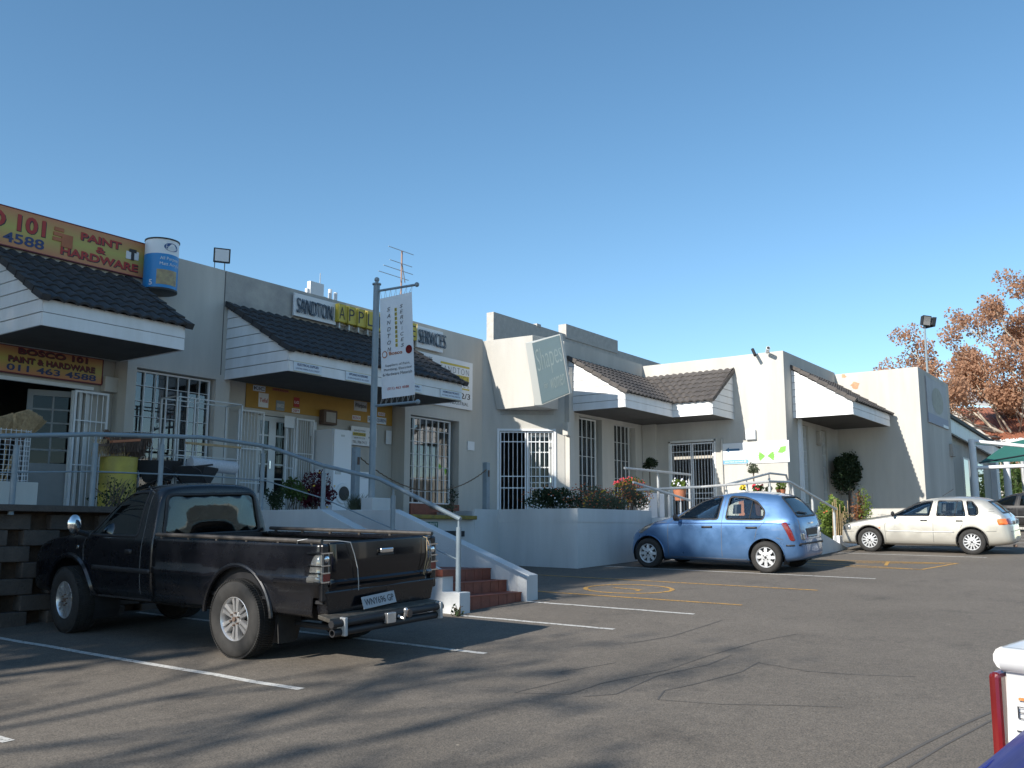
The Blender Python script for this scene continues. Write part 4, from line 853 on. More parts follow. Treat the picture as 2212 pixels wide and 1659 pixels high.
for (u, v, r_, mt) in ((.13, .43, .085, 'terracotta'), (.86, .445, .10, 'redlens')):
    mb = MB(); n = 20; P = [bpnt(u+r_*math.cos(k*6.283/n), v+r_*wB/hB*math.sin(k*6.283/n), .006) for k in range(n)]; mb.add(P, [tuple(range(n))]); mb.build('emblem', M[mt], bn)
mb = MB(); n = 16; mb.add([bpnt(.13+.06*math.cos(k*6.283/n), .43+.06*wB/hB*math.sin(k*6.283/n), .009) for k in range(n)], [tuple(range(n))]); mb.build('emblem', M['signwhite'], bn)
mb = MB()
for k in range(7):
    u = k/6.5; a = bpnt(u, 1); b = bpnt(min(1, u+.07), 1); ap = Vector((XB, t1.y+(t2.y-t1.y)*min(1, u*.93+.03), t1.z+(t2.z-t1.z)*min(1, u*.93+.03)))
    mb.tube([a, ap, b], .004, 4)
    a = bpnt(u, 0); b = bpnt(min(1, u+.07), 0); ap = Vector((XB, l1.y+(l2.y-l1.y)*min(1, u*.93+.03), l1.z+(l2.z-l1.z)*min(1, u*.93+.03))); mb.tube([a, ap, b], .004, 4)
mb.build('lacing', M['galv'], bn)
# ---------------------------------------------------------------- bollards and chain
blp = [(12.50, 12.62, .26, 1.54), (16.78, 12.85, .44, 1.53)]
for (x, y, z0, z1), lb in zip(blp, ('slate bollard at the stair end of the loading dock', 'slate bollard beside the flower bed')):
    e_ = empty('bollard', (x, y, z0), lb, 'bollard', 'bollards at the loading dock'); MB().box(x-.062, x+.062, y-.062, y+.062, z0, z1).build('post', M['rail'], e_, bevel=.012); MB().box(x-.02, x+.02, y-.082, y-.06, z1-.32, z1-.18).build('hook_plate', M['rust'], e_)
mb = MB(); a, b = Vector((12.45, 12.6, 1.44)), Vector((16.72, 12.8, 1.36)); n = 70
cp = [a.lerp(b, k/n)+Vector((0, 0, -.58*4*(k/n)*(1-k/n))) for k in range(n+1)]
for k in range(n): mb.tube([cp[k].lerp(cp[k+1], -.15), cp[k].lerp(cp[k+1], .5)+Vector((0, .012*(1 if k % 2 else -1), 0)), cp[k].lerp(cp[k+1], 1.15)], .012, 5)
tag(mb.build('chain', M['chain']), 'rusty chain sagging between the two bollards', 'chain')
# ---------------------------------------------------------------- appliances on the terrace
def P_(px, py, Y): return W(px, py, Y=Y)
c = P_(722, 925, 14.75); fr_ = empty('fridge', (c.x+.25, 15.05, FL), 'tall white fridge standing left of the bollard', 'fridge')
zt_ = c.z; MB().box(c.x, c.x+.52, 14.79, 15.38, FL, zt_).build('cabinet', M['appliance'], fr_, bevel=.012); MB().box(c.x+.004, c.x+.516, 14.74, 14.785, FL+.02, FL+.62).build('door', M['appliance'], fr_, bevel=.012); MB().box(c.x+.004, c.x+.516, 14.74, 14.785, FL+.635, zt_-.01).build('door', M['appliance'], fr_, bevel=.012); MB().box(c.x+.2, c.x+.3, 14.735, 14.741, zt_-.16, zt_-.12).build('badge', M['galv'], fr_)
c = P_(722, 1012, 14.1); wm = empty('washing_machine', (c.x+.29, 14.4, FL), 'white front-loading washing machine before the fridge', 'washing machine')
MB().box(c.x, c.x+.58, 14.12, 14.66, FL, c.z).build('cabinet', M['appliance'], wm, bevel=.015)
cx_, cz_ = c.x+.27, FL+.44; MB().lathe([(.13, -.03), (.20, -.03), (.215, 0), (.20, .012)], (cx_, 14.115, cz_), (0, 1, 0), n=28).build('door_ring', M['signwhite'], wm, smooth=True); MB().lathe([(.0, -.012), (.08, -.01), (.145, 0)], (cx_, 14.076, cz_), (0, 1, 0), n=28).build('porthole', M['black'], wm, smooth=True)
MB().box(c.x+.05, c.x+.2, 14.108, 14.121, c.z-.11, c.z-.05).build('drawer', M['galv'], wm); MB().lathe([(.03, -.02), (.03, 0)], (c.x+.48, 14.115, c.z-.08), (0, 1, 0), n=14).build('dial', M['signwhite'], wm)
c = P_(771, 1018, 14.5); dw = empty('dishwasher', (c.x+.29, 14.8, FL), 'white dishwasher between the bollard and the banner pole', 'dishwasher')
MB().box(c.x, c.x+.56, 14.55, 15.1, FL, c.z).build('cabinet', M['appliance'], dw, bevel=.012); MB().box(c.x+.01, c.x+.55, 14.51, 14.545, FL+.08, c.z-.14).build('door', M['appliance'], dw, bevel=.008); MB().box(c.x+.01, c.x+.55, 14.515, 14.547, c.z-.13, c.z-.01).build('control_panel', M['signwhite'], dw); MB().box(c.x+.3, c.x+.42, 14.508, 14.517, c.z-.09, c.z-.06).build('display', M['black'], dw)
# ---------------------------------------------------------------- yellow drum full of brooms
dc = P_(254, 1040, 14.15); dr = empty('steel_drum', (dc.x, 14.15, FL), 'battered yellow steel drum holding brooms', 'drum')
zt_ = W(*Z2(1020, 860), Y=13.9).z; rad = .285
MB().lathe([(rad, FL), (rad+.008, FL+.01), (rad, FL+.03), (rad, FL+.29), (rad+.010, FL+.30), (rad, FL+.31), (rad, FL+.58), (rad+.010, FL+.59), (rad, FL+.60), (rad, zt_-.01), (rad+.010, zt_), (rad-.01, zt_), (rad-.015, zt_-.3), (0, zt_-.3)], (dc.x, 14.15, 0), n=40).build('body', mat('drum_yellow', (.42, .34, .05), .5, c2=(.24, .19, .04), vs=3.5), dr, smooth=True)
for k, lb in enumerate(['stiff maroon yard broom on the drum pile', 'yard broom with a pale wooden head in the drum', 'dark bristle broom leaning left from the drum', 'straw coloured broom head atop the drum', 'yellow handled tool sticking out of the drum', 'brown hard broom at the back of the drum']):
    e_ = empty('yard_broom', (dc.x, 14.15, zt_-.3), lb, 'broom', 'brooms standing in the yellow drum'); an = k*1.05+.3; ox, oy = .13*math.cos(an), .12*math.sin(an)
    top = Vector((dc.x+ox*2.0, 14.1+oy*1.6, zt_+.16+.07*(k % 3))); MB().tube([(dc.x-ox*.4, 14.15-oy*.4, zt_-.28), top], .013, 6).build('handle', M['wood' if k != 4 else 'boxyellow'], e_)
    d = Vector((math.cos(an*.6), math.sin(an*.5)*.3, .12*math.sin(an))).normalized(); MB().obox(top-d*.22-Vector((0, .04, 0)), d*.44, (0, .08, 0), (0, 0, .04)).build('head', M['wood' if k == 1 else 'rust' if k % 2 else 'terracotta'], e_)
    mb = MB()
    for j in range(320):
        s_ = top+d*rnd.uniform(-.22, .22)+Vector((0, rnd.uniform(-.03, .03), .03)); mb.tube([s_, s_+Vector((rnd.uniform(-.05, .05), rnd.uniform(-.03, .03), rnd.choice([-.20, -.15, -.10, .08])))], .005, 3, caps=False)
    mb.build('bristles', M['straw' if k in (1, 3) else 'rust'], e_)
# grass brooms in a wire basket
bb = empty('wire_basket', (5.95, 13.6, FL), 'white wire basket on a pale box holding grass brooms', 'basket')
MB().box(5.5, 7.0, 13.4, 13.9, FL, FL+.36).build('stand', M['plaster'], bb, bevel=.01); mb = MB()
for i in range(9): x = 6.3+i*.07; mb.tube([(x, 13.45, FL+.36), (x, 13.45, FL+1.1)], .004, 4); 
for j in range(11): z = FL+.38+j*.07; mb.tube([(6.3, 13.45, z), (6.86, 13.45, z)], .004, 4); mb.tube([(6.86, 13.45, z), (6.86, 13.85, z)], .004, 4)
for i in range(6): y = 13.45+i*.08; mb.tube([(6.86, y, FL+.36), (6.86, y, FL+1.1)], .004, 4)
mb.build('wire_mesh', M['wmetal'], bb)
for k in range(6):
    px = (8, 28, 48, 62, 80, 92)[k]; top = W(px, 884+abs(k-3)*4, Y=13.55+.05*(k % 2)); zb_ = top.z-.42
    ln = (.04, .02, .0, .03, .08, .12)[k]
    e_ = empty('grass_broom', (top.x-.1, 13.6, FL+.4), ['leftmost grass broom of the fan in the basket, cut by the frame', 'second grass broom from the left in the basket', 'tallest pale grass broom near the middle of the basket', 'grass broom right of the tallest one in the basket', 'grass broom leaning right, second from the end', 'rightmost grass broom, leaning furthest right'][k], 'broom', 'grass brooms in the wire basket')
    base = Vector((top.x-ln*2.4, 13.6, zb_)); MB().tube([base-Vector((ln*2.5, 0, .75)), base], .012, 6).build('handle', M['wood'], e_)
    mb = MB(); dirv = (top-base).normalized()
    for j in range(240):
        u = rnd.uniform(-1, 1); v = rnd.uniform(-.3, .3); s_ = base+Vector((u*.03, v*.05, 0)); t_ = base+dirv*.42*rnd.uniform(.93, 1.02)+Vector((u*.115, v*.10, -.05*abs(u))); mb.tube([s_, s_.lerp(t_, .5)+Vector((u*.03, 0, 0)), t_], .0045, 3, caps=False)
    mb.build('grass_head', M['straw'], e_, smooth=False)
    MB().tube([base-dirv*.06, base+dirv*.06], .034, 8).build('binding', M['rust'], e_)
# steel rack with a roll of white mesh
rk = empty('display_rack', (10.2, 14, FL), 'thin steel display rack in front of the left shop window', 'rack'); mb = MB()
xa, xb = W(*Z2(1460, 400), Y=14.3).x, W(*Z2(2020, 440), Y=14.3).x; zt_ = W(*Z2(1620, 370), Y=14.3).z
for x in (xa, xa+.36, xb): mb.box(x-.015, x+.015, 14.05, 14.08, FL, zt_); mb.box(x-.015, x+.015, 14.5, 14.53, FL, zt_-.02)
for z in (zt_-.02, FL+.95, FL+.4): mb.box(xa, xb, 14.055, 14.075, z, z+.02); mb.box(xa, xb, 14.505, 14.525, z, z+.02); mb.box(xa-.01, xa+.01, 14.05, 14.52, z, z+.02); mb.box(xb-.01, xb+.01, 14.05, 14.52, z, z+.02)
mb.build('frame', M['galv'], rk); MB().box(xa+.2, xb, 14.03, 14.06, FL+1.16, FL+1.20).build('shelf_bar', M['wood'], rk)
p, q = W(*Z2(1640, 925), Y=13.95), W(*Z2(2030, 935), Y=13.95); rm = MB()
rm.lathe([(0, 0), (.11, 0), (.115, .01), (.115, q.x-p.x-.01), (.11, q.x-p.x), (0, q.x-p.x)], (p.x, 13.95, p.z), (1, 0, -.03), n=24)
tag(rm.build('mesh_roll', mat('white_mesh', (.62, .63, .66), .7, c2=(.40, .41, .44), vs=60), smooth=True), 'roll of white plastic mesh lying across the rack', 'roll')
def barrow(x, y, s, lab, rot):
    e_ = empty('wheelbarrow', (x, y, FL), lab, 'wheelbarrow'); ca, sa = math.cos(rot), math.sin(rot); T = lambda a, b, c: (x+(a*ca-b*sa)*s, y+(a*sa+b*ca)*s, FL+c*s)
    MB().hexa([T(-.2, -.18, .55), T(.25, -.2, .5), T(.25, .2, .5), T(-.2, .18, .55), T(-.35, -.3, .85), T(.42, -.33, .85), T(.42, .33, .85), T(-.35, .3, .85)]).build('tray', M['black'], e_, bevel=.01)
    for sd in (-.24, .24): MB().tube([T(.6, sd*.2, .25), T(.1, sd, .5), T(-.5, sd*1.1, .75), T(-.85, sd*1.1, .8)], .016*s, 7).build('handle', M['black'], e_, smooth=True)
    MB().lathe([(.12, -.04), (.17, -.045), (.19, 0), (.17, .045), (.12, .04)], T(.6, 0, .2), (-sa, ca, 0), n=20, closed=True).build('wheel', M['rubber'], e_, smooth=True)
    for sd in (-.2, .2): MB().tube([T(-.1, sd, .5), T(-.2, sd, .02)], .014*s, 6).build('leg', M['black'], e_)
barrow(9.55, 14.3, 1.0, 'black wheelbarrow tipped between the drum and the rack', 2.5); barrow(9.95, 13.9, .9, 'second black wheelbarrow under the mesh roll', .6); barrow(5.35, 13.1, 1.0, 'black wheelbarrow cut by the left edge beside the brooms', .5)
# ---------------------------------------------------------------- fittings on walls
def wbox(x0, x1, y0, y1, z0, z1, lab, nm='junction_box', mt='plaster'): tag(MB().box(x0, x1, y0, y1, z0, z1).build(nm, M[mt], bevel=.012), lab, 'box')
p = W(*Z2(970, 250), Y=15.3); wbox(p.x-.16, p.x+.16, 15.25, 15.41, p.z-.13, p.z+.14, 'beige meter box under the tiled awning by the hardware door', 'meter_box')
p = W(1225, 927, Y=13.1); wbox(p.x-.13, p.x+.05, 13.0, 13.16, p.z-.17, p.z+.17, 'beige alarm box on the pier right of the gym door', 'alarm_box')
p = W(*Z7(1150, 930), X=25.08); wbox(25.0, 25.1, p.y-.14, p.y+.14, p.z-.13, p.z+.14, 'white alarm siren box on the sunlit wall above the arrow sign', 'alarm_box', 'signwhite')
p = W(*Z7(1735, 960), Y=8.9); wbox(p.x-.1, p.x+.12, 8.83, 8.95, p.z-.2, p.z+.2, 'dark and beige wall lantern between the narrow barred windows', 'wall_lantern', 'concrete')
p = W(*Z8(1585, 1565), Y=6.45); wbox(p.x-.1, p.x+.3, 6.38, 6.49, p.z-.2, p.z+.2, 'small wall lantern near the end of the white building', 'wall_lantern', 'concrete')
for (zp, lb, d) in (((1190, 235), 'dark bullet security camera, left one of the pair on the parapet', (-.3, -.25, -.4)), ((1310, 215), 'white security camera tilted on the parapet corner', (-.5, -.25, .12))):
    p = W(*Z7(*zp), X=25.0); e_ = empty('security_camera', p, lb, 'camera', 'security cameras on the sunlit wall'); dd = Vector(d).normalized(); dd2 = dd*.28
    wh = zp[0] == 1310; c0 = p+Vector((-.15, 0, .04)); MB().tube([c0-dd2*.5, c0+dd2*.5], .055 if wh else .045, 10).build('body', M['signwhite' if wh else 'black'], e_, smooth=True); MB().tube([(25.1, p.y, p.z-.06), (24.97, p.y, p.z-.03), c0], .016, 6).build('bracket', M['galv'], e_)
    MB().tube([c0+dd2*.5, c0+dd2*.56], .04, 10).build('lens', M['black'], e_)
def flood(px, py, Y, lab, sz, base_z, dirn=(-.3, -1, -.1), two=False, pole=None):
    c = W(px, py, Y=Y); e_ = empty('floodlight', (c.x, Y, base_z), lab, 'floodlight')
    def head(c, dv, s):
        d = Vector(dv).normalized(); r = d.cross(UPZ).normalized(); u = r.cross(d)
        MB().hexa([c-r*s*.5-u*s*.5-d*s*.2, c+r*s*.5-u*s*.5-d*s*.2, c+r*s*.62-u*s*.58+d*s*.25, c-r*s*.62-u*s*.58+d*s*.25, c-r*s*.5+u*s*.4-d*s*.2, c+r*s*.5+u*s*.4-d*s*.2, c+r*s*.62+u*s*.55+d*s*.25, c-r*s*.62+u*s*.55+d*s*.25]).build('housing', M['black'], e_, bevel=.01)
        b = c+d*(s*.255); MB().quad(b-r*s*.5-u*s*.46, b+r*s*.5-u*s*.46, b+r*s*.5+u*s*.44, b-r*s*.5+u*s*.44).build('lens', M['chrome' if two else 'signwhite'], e_)
    head(c, dirn, sz)
    if two: head(c+Vector((sz*1.0, -.1, 0)), (1, -.5, -.35), sz)
    mb = MB()
    if pole: mb.tube([(c.x, Y+.05, base_z), (c.x, Y+.05, c.z-sz*.5)], pole, 8)
    else:
        for s_ in (-.45, .45): mb.tube([(c.x+s_*sz, Y+.05, base_z), (c.x+s_*sz, Y+.05, c.z)], .01, 5)
    mb.build('bracket', M['rail'], e_)
flood(*Z1(1915, 515), 15.0, 'small floodlight on stilts on the parapet above the left shops', .26, 5.02, dirn=(-.6, -1, -.05)); flood(*Z8(1358, 445), 9.3, 'twin floodlights on a thin pole above the stepped white wall', .42, 4.6, dirn=(-.55, -1, -.25), two=True, pole=.045)
# TV aerial and roof antennas
ab = W(*Z3(1580, 465), Y=20); at = W(*Z3(1577, 90), Y=20); e_ = empty('tv_aerial', (ab.x, 20, 4.6), 'rusty television aerial mast on the roof behind the banner', 'aerial')
MB().tube([(ab.x, 20, 4.6), (ab.x, 20, at.z)], .028, 8).build('mast', mat('rusty_mast', (.30, .20, .16), .7, var=.2, vs=6), e_)
mb = MB(); zt_ = at.z
for (dz, l, y) in ((0, .62, 0), (-.42, .55, 0), (-.62, .72, .1), (-.78, .74, .3)): mb.tube([(ab.x-l, 20+y, zt_+dz), (ab.x+l*.9, 20+y, zt_+dz)], .012, 4)
mb.tube([(ab.x, 20, zt_-.35), (ab.x+.5, 20.3, zt_-.9)], .015, 5); mb.build('elements', M['galv'], e_)
c = W(*Z3(840, 440), Y=22); e_ = empty('relay_antenna', (c.x, 22, 4.6), 'white panel antennas on the roof behind the SANDTON board', 'antenna')
MB().box(c.x-.30, c.x+.26, 21.9, 22.05, c.z-.45, c.z+.25).build('panel', M['signwhite'], e_); MB().box(c.x-.40, c.x-.30, 21.93, 22.03, c.z-.4, c.z).build('panel', M['signwhite'], e_)
for dx, h in ((.62, .18), (.86, .12)): MB().tube([(c.x+dx, 22, c.z-.5), (c.x+dx, 22, c.z+h)], .06, 8).build('whip', M['signwhite'], e_)
MB().tube([(c.x+.18, 22, c.z), (c.x+.18, 22, c.z+.62)], .012, 4).tube([(c.x+.2, 22, c.z-.1), (c.x+.6, 22, c.z-.15)], .02, 4).tube([(c.x+.75, 22, 4.6), (c.x+.75, 22, c.z-.4)], .14, 8).tube([(c.x, 22, 4.6), (c.x, 22, c.z)], .04, 6).build('mast', M['galv'], e_)
# ---------------------------------------------------------------- arrow sign on the sunlit wall
o, r, w_, h_ = box_on(X=25.095, a=Z7(910, 1180), b=Z7(1475, 965)); zA, zB = 1.88, 2.47
s7 = empty('wall_sign', o, 'wide white direction sign with blue arrow and green bow on the sunlit wall', 'sign')
o = Vector((25.095, o.y, zA)); board('board', o, r, UPZ, w_, zB-zA, .02, M['signwhite'], s7); H = zB-zA
def X_(u, v, d=.024): return o+r*(u*w_)+UPZ*(v*H)+Vector((-d, 0, 0))
arr = [(.04, .68), (.10, .80), (.10, .73), (.26, .73), (.26, .62), (.10, .62), (.10, .55)]
MB().quad(*[X_(*p) for p in arr]).build('arrow', mat('arrow_blue', (.05, .14, .25), .5), s7); bl = mat('band_blue', (.14, .32, .52), .5)
MB().quad(X_(0, .02), X_(.38, .02), X_(.40, .12), X_(.38, .20), X_(0, .20)).build('blue_band', bl, s7)
mb = MB(); letters(mb, 'you have arrived @', X_(.03, .06, .024), r, UPZ, w_*.33, H*.10, .003, offset=.01); mb.build('lettering', M['signwhite'], s7)
gm = mat('leaf_logo_green', (.16, .40, .06), .5); mb = MB()
for sd in (-1, 1):
    for k in range(4):
        a0 = -.55+k*.3; c0 = X_(.665, .32); 
        pts = [c0+r*(sd*.02)+UPZ*0, c0+r*(sd*.22*math.cos(a0))+UPZ*(.22*math.sin(a0)-.02), c0+r*(sd*.24*math.cos(a0+.1))+UPZ*(.24*math.sin(a0+.12)), c0+r*(sd*.20*math.cos(a0+.22))+UPZ*(.20*math.sin(a0+.24))]
        mb.quad(*pts)
mb.quad(X_(.83, .45), X_(.88, .72), X_(.96, .74), X_(.95, .5), X_(.9, .42)); mb.build('bow_picture', gm, s7)
mb = MB(); n = 14; mb.add([X_(.665, .32, .03)+r*.05*math.cos(k*6.283/n)+UPZ*.05*math.sin(k*6.283/n) for k in range(n)], [tuple(range(n))]); mb.quad(X_(.37, .42), X_(.42, .40), X_(.46, .66), X_(.41, .68)); mb.build('faded_picture', mat('faded_pink', (.50, .44, .44), .6), s7)
# framed wall sign on the last stepped wall
xa, xb = 30.5, 33.3; s8 = empty('wall_sign', (xa, 6.47, 3.3), 'faded grey picture sign high on the shaded end wall', 'sign'); board('board', (xa, 6.485, 3.32), (1, 0, 0), UPZ, xb-xa, 1.42, .03, mat('faded_board', (.36, .36, .37), .6, c2=(.27, .27, .30), vs=1.5), s8)
MB().box(xa, xb, 6.448, 6.456, 3.33, 3.62).build('caption_band', mat('caption_grey', (.22, .24, .32), .6), s8); mb = MB(); n = 18
mb.add([(xa+1.4+.8*math.cos(k*6.283/n), 6.45, 4.1+.42*math.sin(k*6.283/n)) for k in range(n)], [tuple(range(n))]); mb.build('oval_picture', mat('oval_olive', (.28, .28, .23), .6, c2=(.20, .20, .18), vs=5), s8)
MB().box(xa+2.0, xa+2.75, 6.446, 6.456, 3.33, 3.42).build('white_strip', M['signwhite'], s8)  # plain white strip near the foot of the board
# ================================================================ vehicles
def carpaint(name, c, metal=.35, rough=.32, dirt=None, coat=1.0, bumpy=False):
    mt = mat(name, c, rough, metal=metal, coat=coat)
    nt = mt.node_tree; b = nt.nodes['Principled BSDF']; tc = nt.nodes.new('ShaderNodeTexCoord'); L = nt.links.new
    n = nt.nodes.new('ShaderNodeTexNoise'); n.inputs['Scale'].default_value = 2.5; n.inputs['Detail'].default_value = 8; n.inputs['Roughness'].default_value = .7; L(tc.outputs['Object'], n.inputs['Vector'])
    sp = nt.nodes.new('ShaderNodeSeparateXYZ'); L(tc.outputs['Object'], sp.inputs[0]); mr = nt.nodes.new('ShaderNodeMapRange'); mr.inputs[1].default_value = .75; mr.inputs[2].default_value = .25; L(sp.outputs['Z'], mr.inputs[0])
    ad = nt.nodes.new('ShaderNodeMath'); ad.operation = 'MULTIPLY'; L(mr.outputs[0], ad.inputs[0]); L(n.outputs['Fac'], ad.inputs[1])
    dd = dirt or (.16, .13, .10); mx = nt.nodes.new('ShaderNodeMixRGB'); mx.inputs[1].default_value = (*c, 1); mx.inputs[2].default_value = (*dd, 1)
    m2 = nt.nodes.new('ShaderNodeMath'); m2.operation = 'MULTIPLY'; m2.inputs[1].default_value = .6 if dirt else .06; L(ad.outputs[0], m2.inputs[0]); L(m2.outputs[0], mx.inputs[0]); L(mx.outputs[0], b.inputs['Base Color'])
    rr = nt.nodes.new('ShaderNodeMapRange'); rr.inputs[1].default_value = .35; rr.inputs[2].default_value = .75; rr.inputs[3].default_value = rough*.8; rr.inputs[4].default_value = min(1, rough*1.7); L(n.outputs['Fac'], rr.inputs[0]); L(rr.outputs[0], b.inputs['Roughness'])
    if dirt:   # scratches
        s = nt.nodes.new('ShaderNodeTexNoise'); s.inputs['Scale'].default_value = 9; s.inputs['Detail'].default_value = 9; s.inputs['Roughness'].default_value = .85; mp = nt.nodes.new('ShaderNodeMapping'); mp.inputs['Scale'].default_value = (1, .35, 1.6); L(tc.outputs['Object'], mp.inputs[0]); L(mp.outputs[0], s.inputs['Vector'])
        cr = nt.nodes.new('ShaderNodeValToRGB'); cr.color_ramp.elements[0].position = .74; cr.color_ramp.elements[1].position = .77; L(s.outputs['Fac'], cr.inputs[0])
        m3 = nt.nodes.new('ShaderNodeMixRGB'); L(cr.outputs[0], m3.inputs[0]); L(mx.outputs[0], m3.inputs[1]); m3.inputs[2].default_value = (.06, .055, .05, 1); L(m3.outputs[0], b.inputs['Base Color'])
    return mt
def loft(stations, levels=2):
    vs = []; K = 17
    for (yl, yh, zb, w_, zbe, wr, zt) in stations:
        h = zbe-zb; rf = zt-zbe
        half = [(0, zb, 0), (.55*w_, zb, 0), (.93*w_, zb+.015, .02), (.985*w_, zb+.22*h, .2), (w_, zb+.62*h, .6), (.985*w_, zbe-.035, .95), (.955*w_ if rf > .12 else .95*w_, zbe+min(.03, rf*.3), 1), (wr+(w_*.95-wr)*.12, zt-.10*min(1, rf/.35)*1.0-.01, 1), (wr*.86, zt-.022, 1), (wr*.4, zt, 1)]
        half += [(0, zt+.004, 1)]
        P = []
        for x, z, t in half:
            tt = (z-zb)/max(.01, zt-zb); y = yl+(yh-yl)*(min(1, max(0, (z-zbe)/max(.02, rf))) if yh != yl and rf > .15 else tt); P.append((x, y, z))
        ring = P+[(-x, y, z) for x, y, z in P[-2:0:-1]]
        vs.append(ring)
    n = len(vs[0]); V_ = [p for r_ in vs for p in r_]; F = []
    for i in range(len(vs)-1):
        for j in range(n): F.append((i*n+j, i*n+(j+1) % n, (i+1)*n+(j+1) % n, (i+1)*n+j))
    F.append(tuple(range(n))[::-1]); F.append(tuple((len(vs)-1)*n+j for j in range(n)))
    me = bpy.data.meshes.new('tmp'); me.from_pydata(V_, [], F); o = bpy.data.objects.new('tmp', me); COL.objects.link(o)
    bm = bmesh.new(); bm.from_mesh(me); bmesh.ops.recalc_face_normals(bm, faces=bm.faces); bm.to_mesh(me); bm.free()
    m = o.modifiers.new('s', 'SUBSURF'); m.levels = levels; bpy.context.view_layer.update()
    me2 = bpy.data.meshes.new_from_object(o.evaluated_get(bpy.context.evaluated_depsgraph_get())); bpy.data.objects.remove(o)
    bm = bmesh.new(); bm.from_mesh(me2); bpy.data.meshes.remove(me2); return bm
def rpoly(pts, r, n=4):
    out = []; k = len(pts)
    for i in range(k):
        p0, p, p1 = Vector(pts[i-1]), Vector(pts[i]), Vector(pts[(i+1) % k]); a = (p0-p); b = (p1-p); rr_ = min(r, a.length*.45, b.length*.45); A = p+a.normalized()*rr_; Bq = p+b.normalized()*rr_
        for j in range(n+1): t = j/n; out.append(tuple(A.lerp(p, t).lerp(p.lerp(Bq, t), t)))
    return out
def circ(cy, cz, r, n=28, a0=0, a1=360): return [(cy+r*math.cos(R(a0+(a1-a0)*k/n)), cz+r*math.sin(R(a0+(a1-a0)*k/n))) for k in range(n)]
def inpoly(u, v, poly):
    c = False; n = len(poly); j = n-1
    for i in range(n):
        if (poly[i][1] > v) != (poly[j][1] > v) and u < (poly[j][0]-poly[i][0])*(v-poly[i][1])/(poly[j][1]-poly[i][1])+poly[i][0]: c = not c
        j = i
    return c
class Car:
    def __init__(s, root, bm):
        s.root = root; s.bm = bm; s.bvh = BVHTree.FromBMesh(bm)
    def cut(s, poly, axis, test):
        bm = s.bm; I = (1, 2) if axis == 'x' else (0, 2)
        us = [p[0] for p in poly]; vs = [p[1] for p in poly]; u0, u1, v0, v1 = min(us), max(us), min(vs), max(vs)
        def near(f):
            a = [v.co[I[0]] for v in f.verts]; b = [v.co[I[1]] for v in f.verts]
            return max(a) > u0-1e-5 and min(a) < u1+1e-5 and max(b) > v0-1e-5 and min(b) < v1+1e-5 and test(f)
        for i in range(len(poly)):
            p, q = poly[i], poly[(i+1) % len(poly)]
            if abs(p[0]-q[0])+abs(p[1]-q[1]) < 1e-5: continue
            fs = [f for f in bm.faces if near(f)]
            if not fs: break
            geo = set(fs); 
            for f in fs: geo.update(f.edges); geo.update(f.verts)
            co = Vector((0, 0, 0)); no = Vector((0, 0, 0)); co[I[0]], co[I[1]] = p; no[I[0]] = q[1]-p[1]; no[I[1]] = -(q[0]-p[0])
            bmesh.ops.bisect_plane(bm, geom=list(geo), dist=1e-5, plane_co=co, plane_no=no)
        out = []
        for f in bm.faces:
            c = f.calc_center_median()
            if near(f) and inpoly(c[I[0]], c[I[1]], poly): out.append(f)
        return out
    def piece(s, name, poly, mt, axis='x', test=None, side=None, parent=None, off=0.0, solid=.008, keep=False):
        if test is None:
            if axis == 'x': test = lambda f: f.calc_center_median().x*side > .05 and abs(f.normal.x) > .12
            else: test = lambda f: f.normal.y*side > .15 and f.calc_center_median().y*side > 0
        fs = s.cut(poly, axis, test); o = None
        if fs and name:
            mp = {}; vs = []; F = []
            for f in fs:
                ids = []
                for v in f.verts:
                    if v not in mp: mp[v] = len(vs); vs.append(v.co+v.normal*off)
                    ids.append(mp[v])
                F.append(tuple(ids))
            mb = MB(); mb.v = vs; mb.f = F
            o = mb.build(name, mt, parent or s.root, smooth=True, solid=solid)
        if fs and not keep: bmesh.ops.delete(s.bm, geom=fs, context='FACES')
        return o
    def hit(s, u, v, axis, side):
        if axis == 'x': h = s.bvh.ray_cast(Vector((3*side, u, v)), Vector((-side, 0, 0)))
        else: h = s.bvh.ray_cast(Vector((u, 6*side, v)), Vector((0, -side, 0)))
        return h[0], h[1]
    def ribbon(s, name, pts, wd, mt, axis='x', side=-1, closed=False, lift=.002, parent=None, raise_=0, mb=None):
        P = [Vector(p) for p in pts]; Q = []
        if closed: P = P+[P[0]]
        for i in range(len(P)-1):
            n = max(1, int((P[i+1]-P[i]).length/.05)); Q += [P[i].lerp(P[i+1], k/n) for k in range(n)]
        Q.append(P[-1]); own = mb is None; mb = mb or MB(); prev = None
        for i, q in enumerate(Q):
            a = Q[i-1] if i > 0 else (Q[-2] if closed else Q[0]); b = Q[i+1] if i < len(Q)-1 else (Q[1] if closed else Q[-1]); d = (b-a)
            if d.length < 1e-7: continue
            d.normalize(); nn = Vector((-d.y, d.x))*wd*.5; row = []
            for sg in (-1, 1):
                h, nr = s.hit(*(q+nn*sg), axis, side)
                row.append(None if h is None else h+nr*lift*(1 if nr[0 if axis == 'x' else 1]*side > 0 else -1))
            if None in row: prev = None; continue
            k = len(mb.v); mb.v += row
            if prev is not None: mb.f.append((prev, prev+1, k+1, k))
            prev = k
        if own and mb.f: return mb.build(name, mt, parent or s.root, smooth=True, solid=raise_ or .003)
    def tubeon(s, name, pts, r, mt, axis='x', side=-1, closed=False, parent=None, n=6):
        P = []
        for p in pts:
            h, nr = s.hit(*p, axis, side)
            if h is not None: P.append(h)
        if closed and P: P.append(P[0])
        if len(P) > 1: return MB().tube(P, r, n, caps=not closed).build(name, mt, parent or s.root, smooth=True)
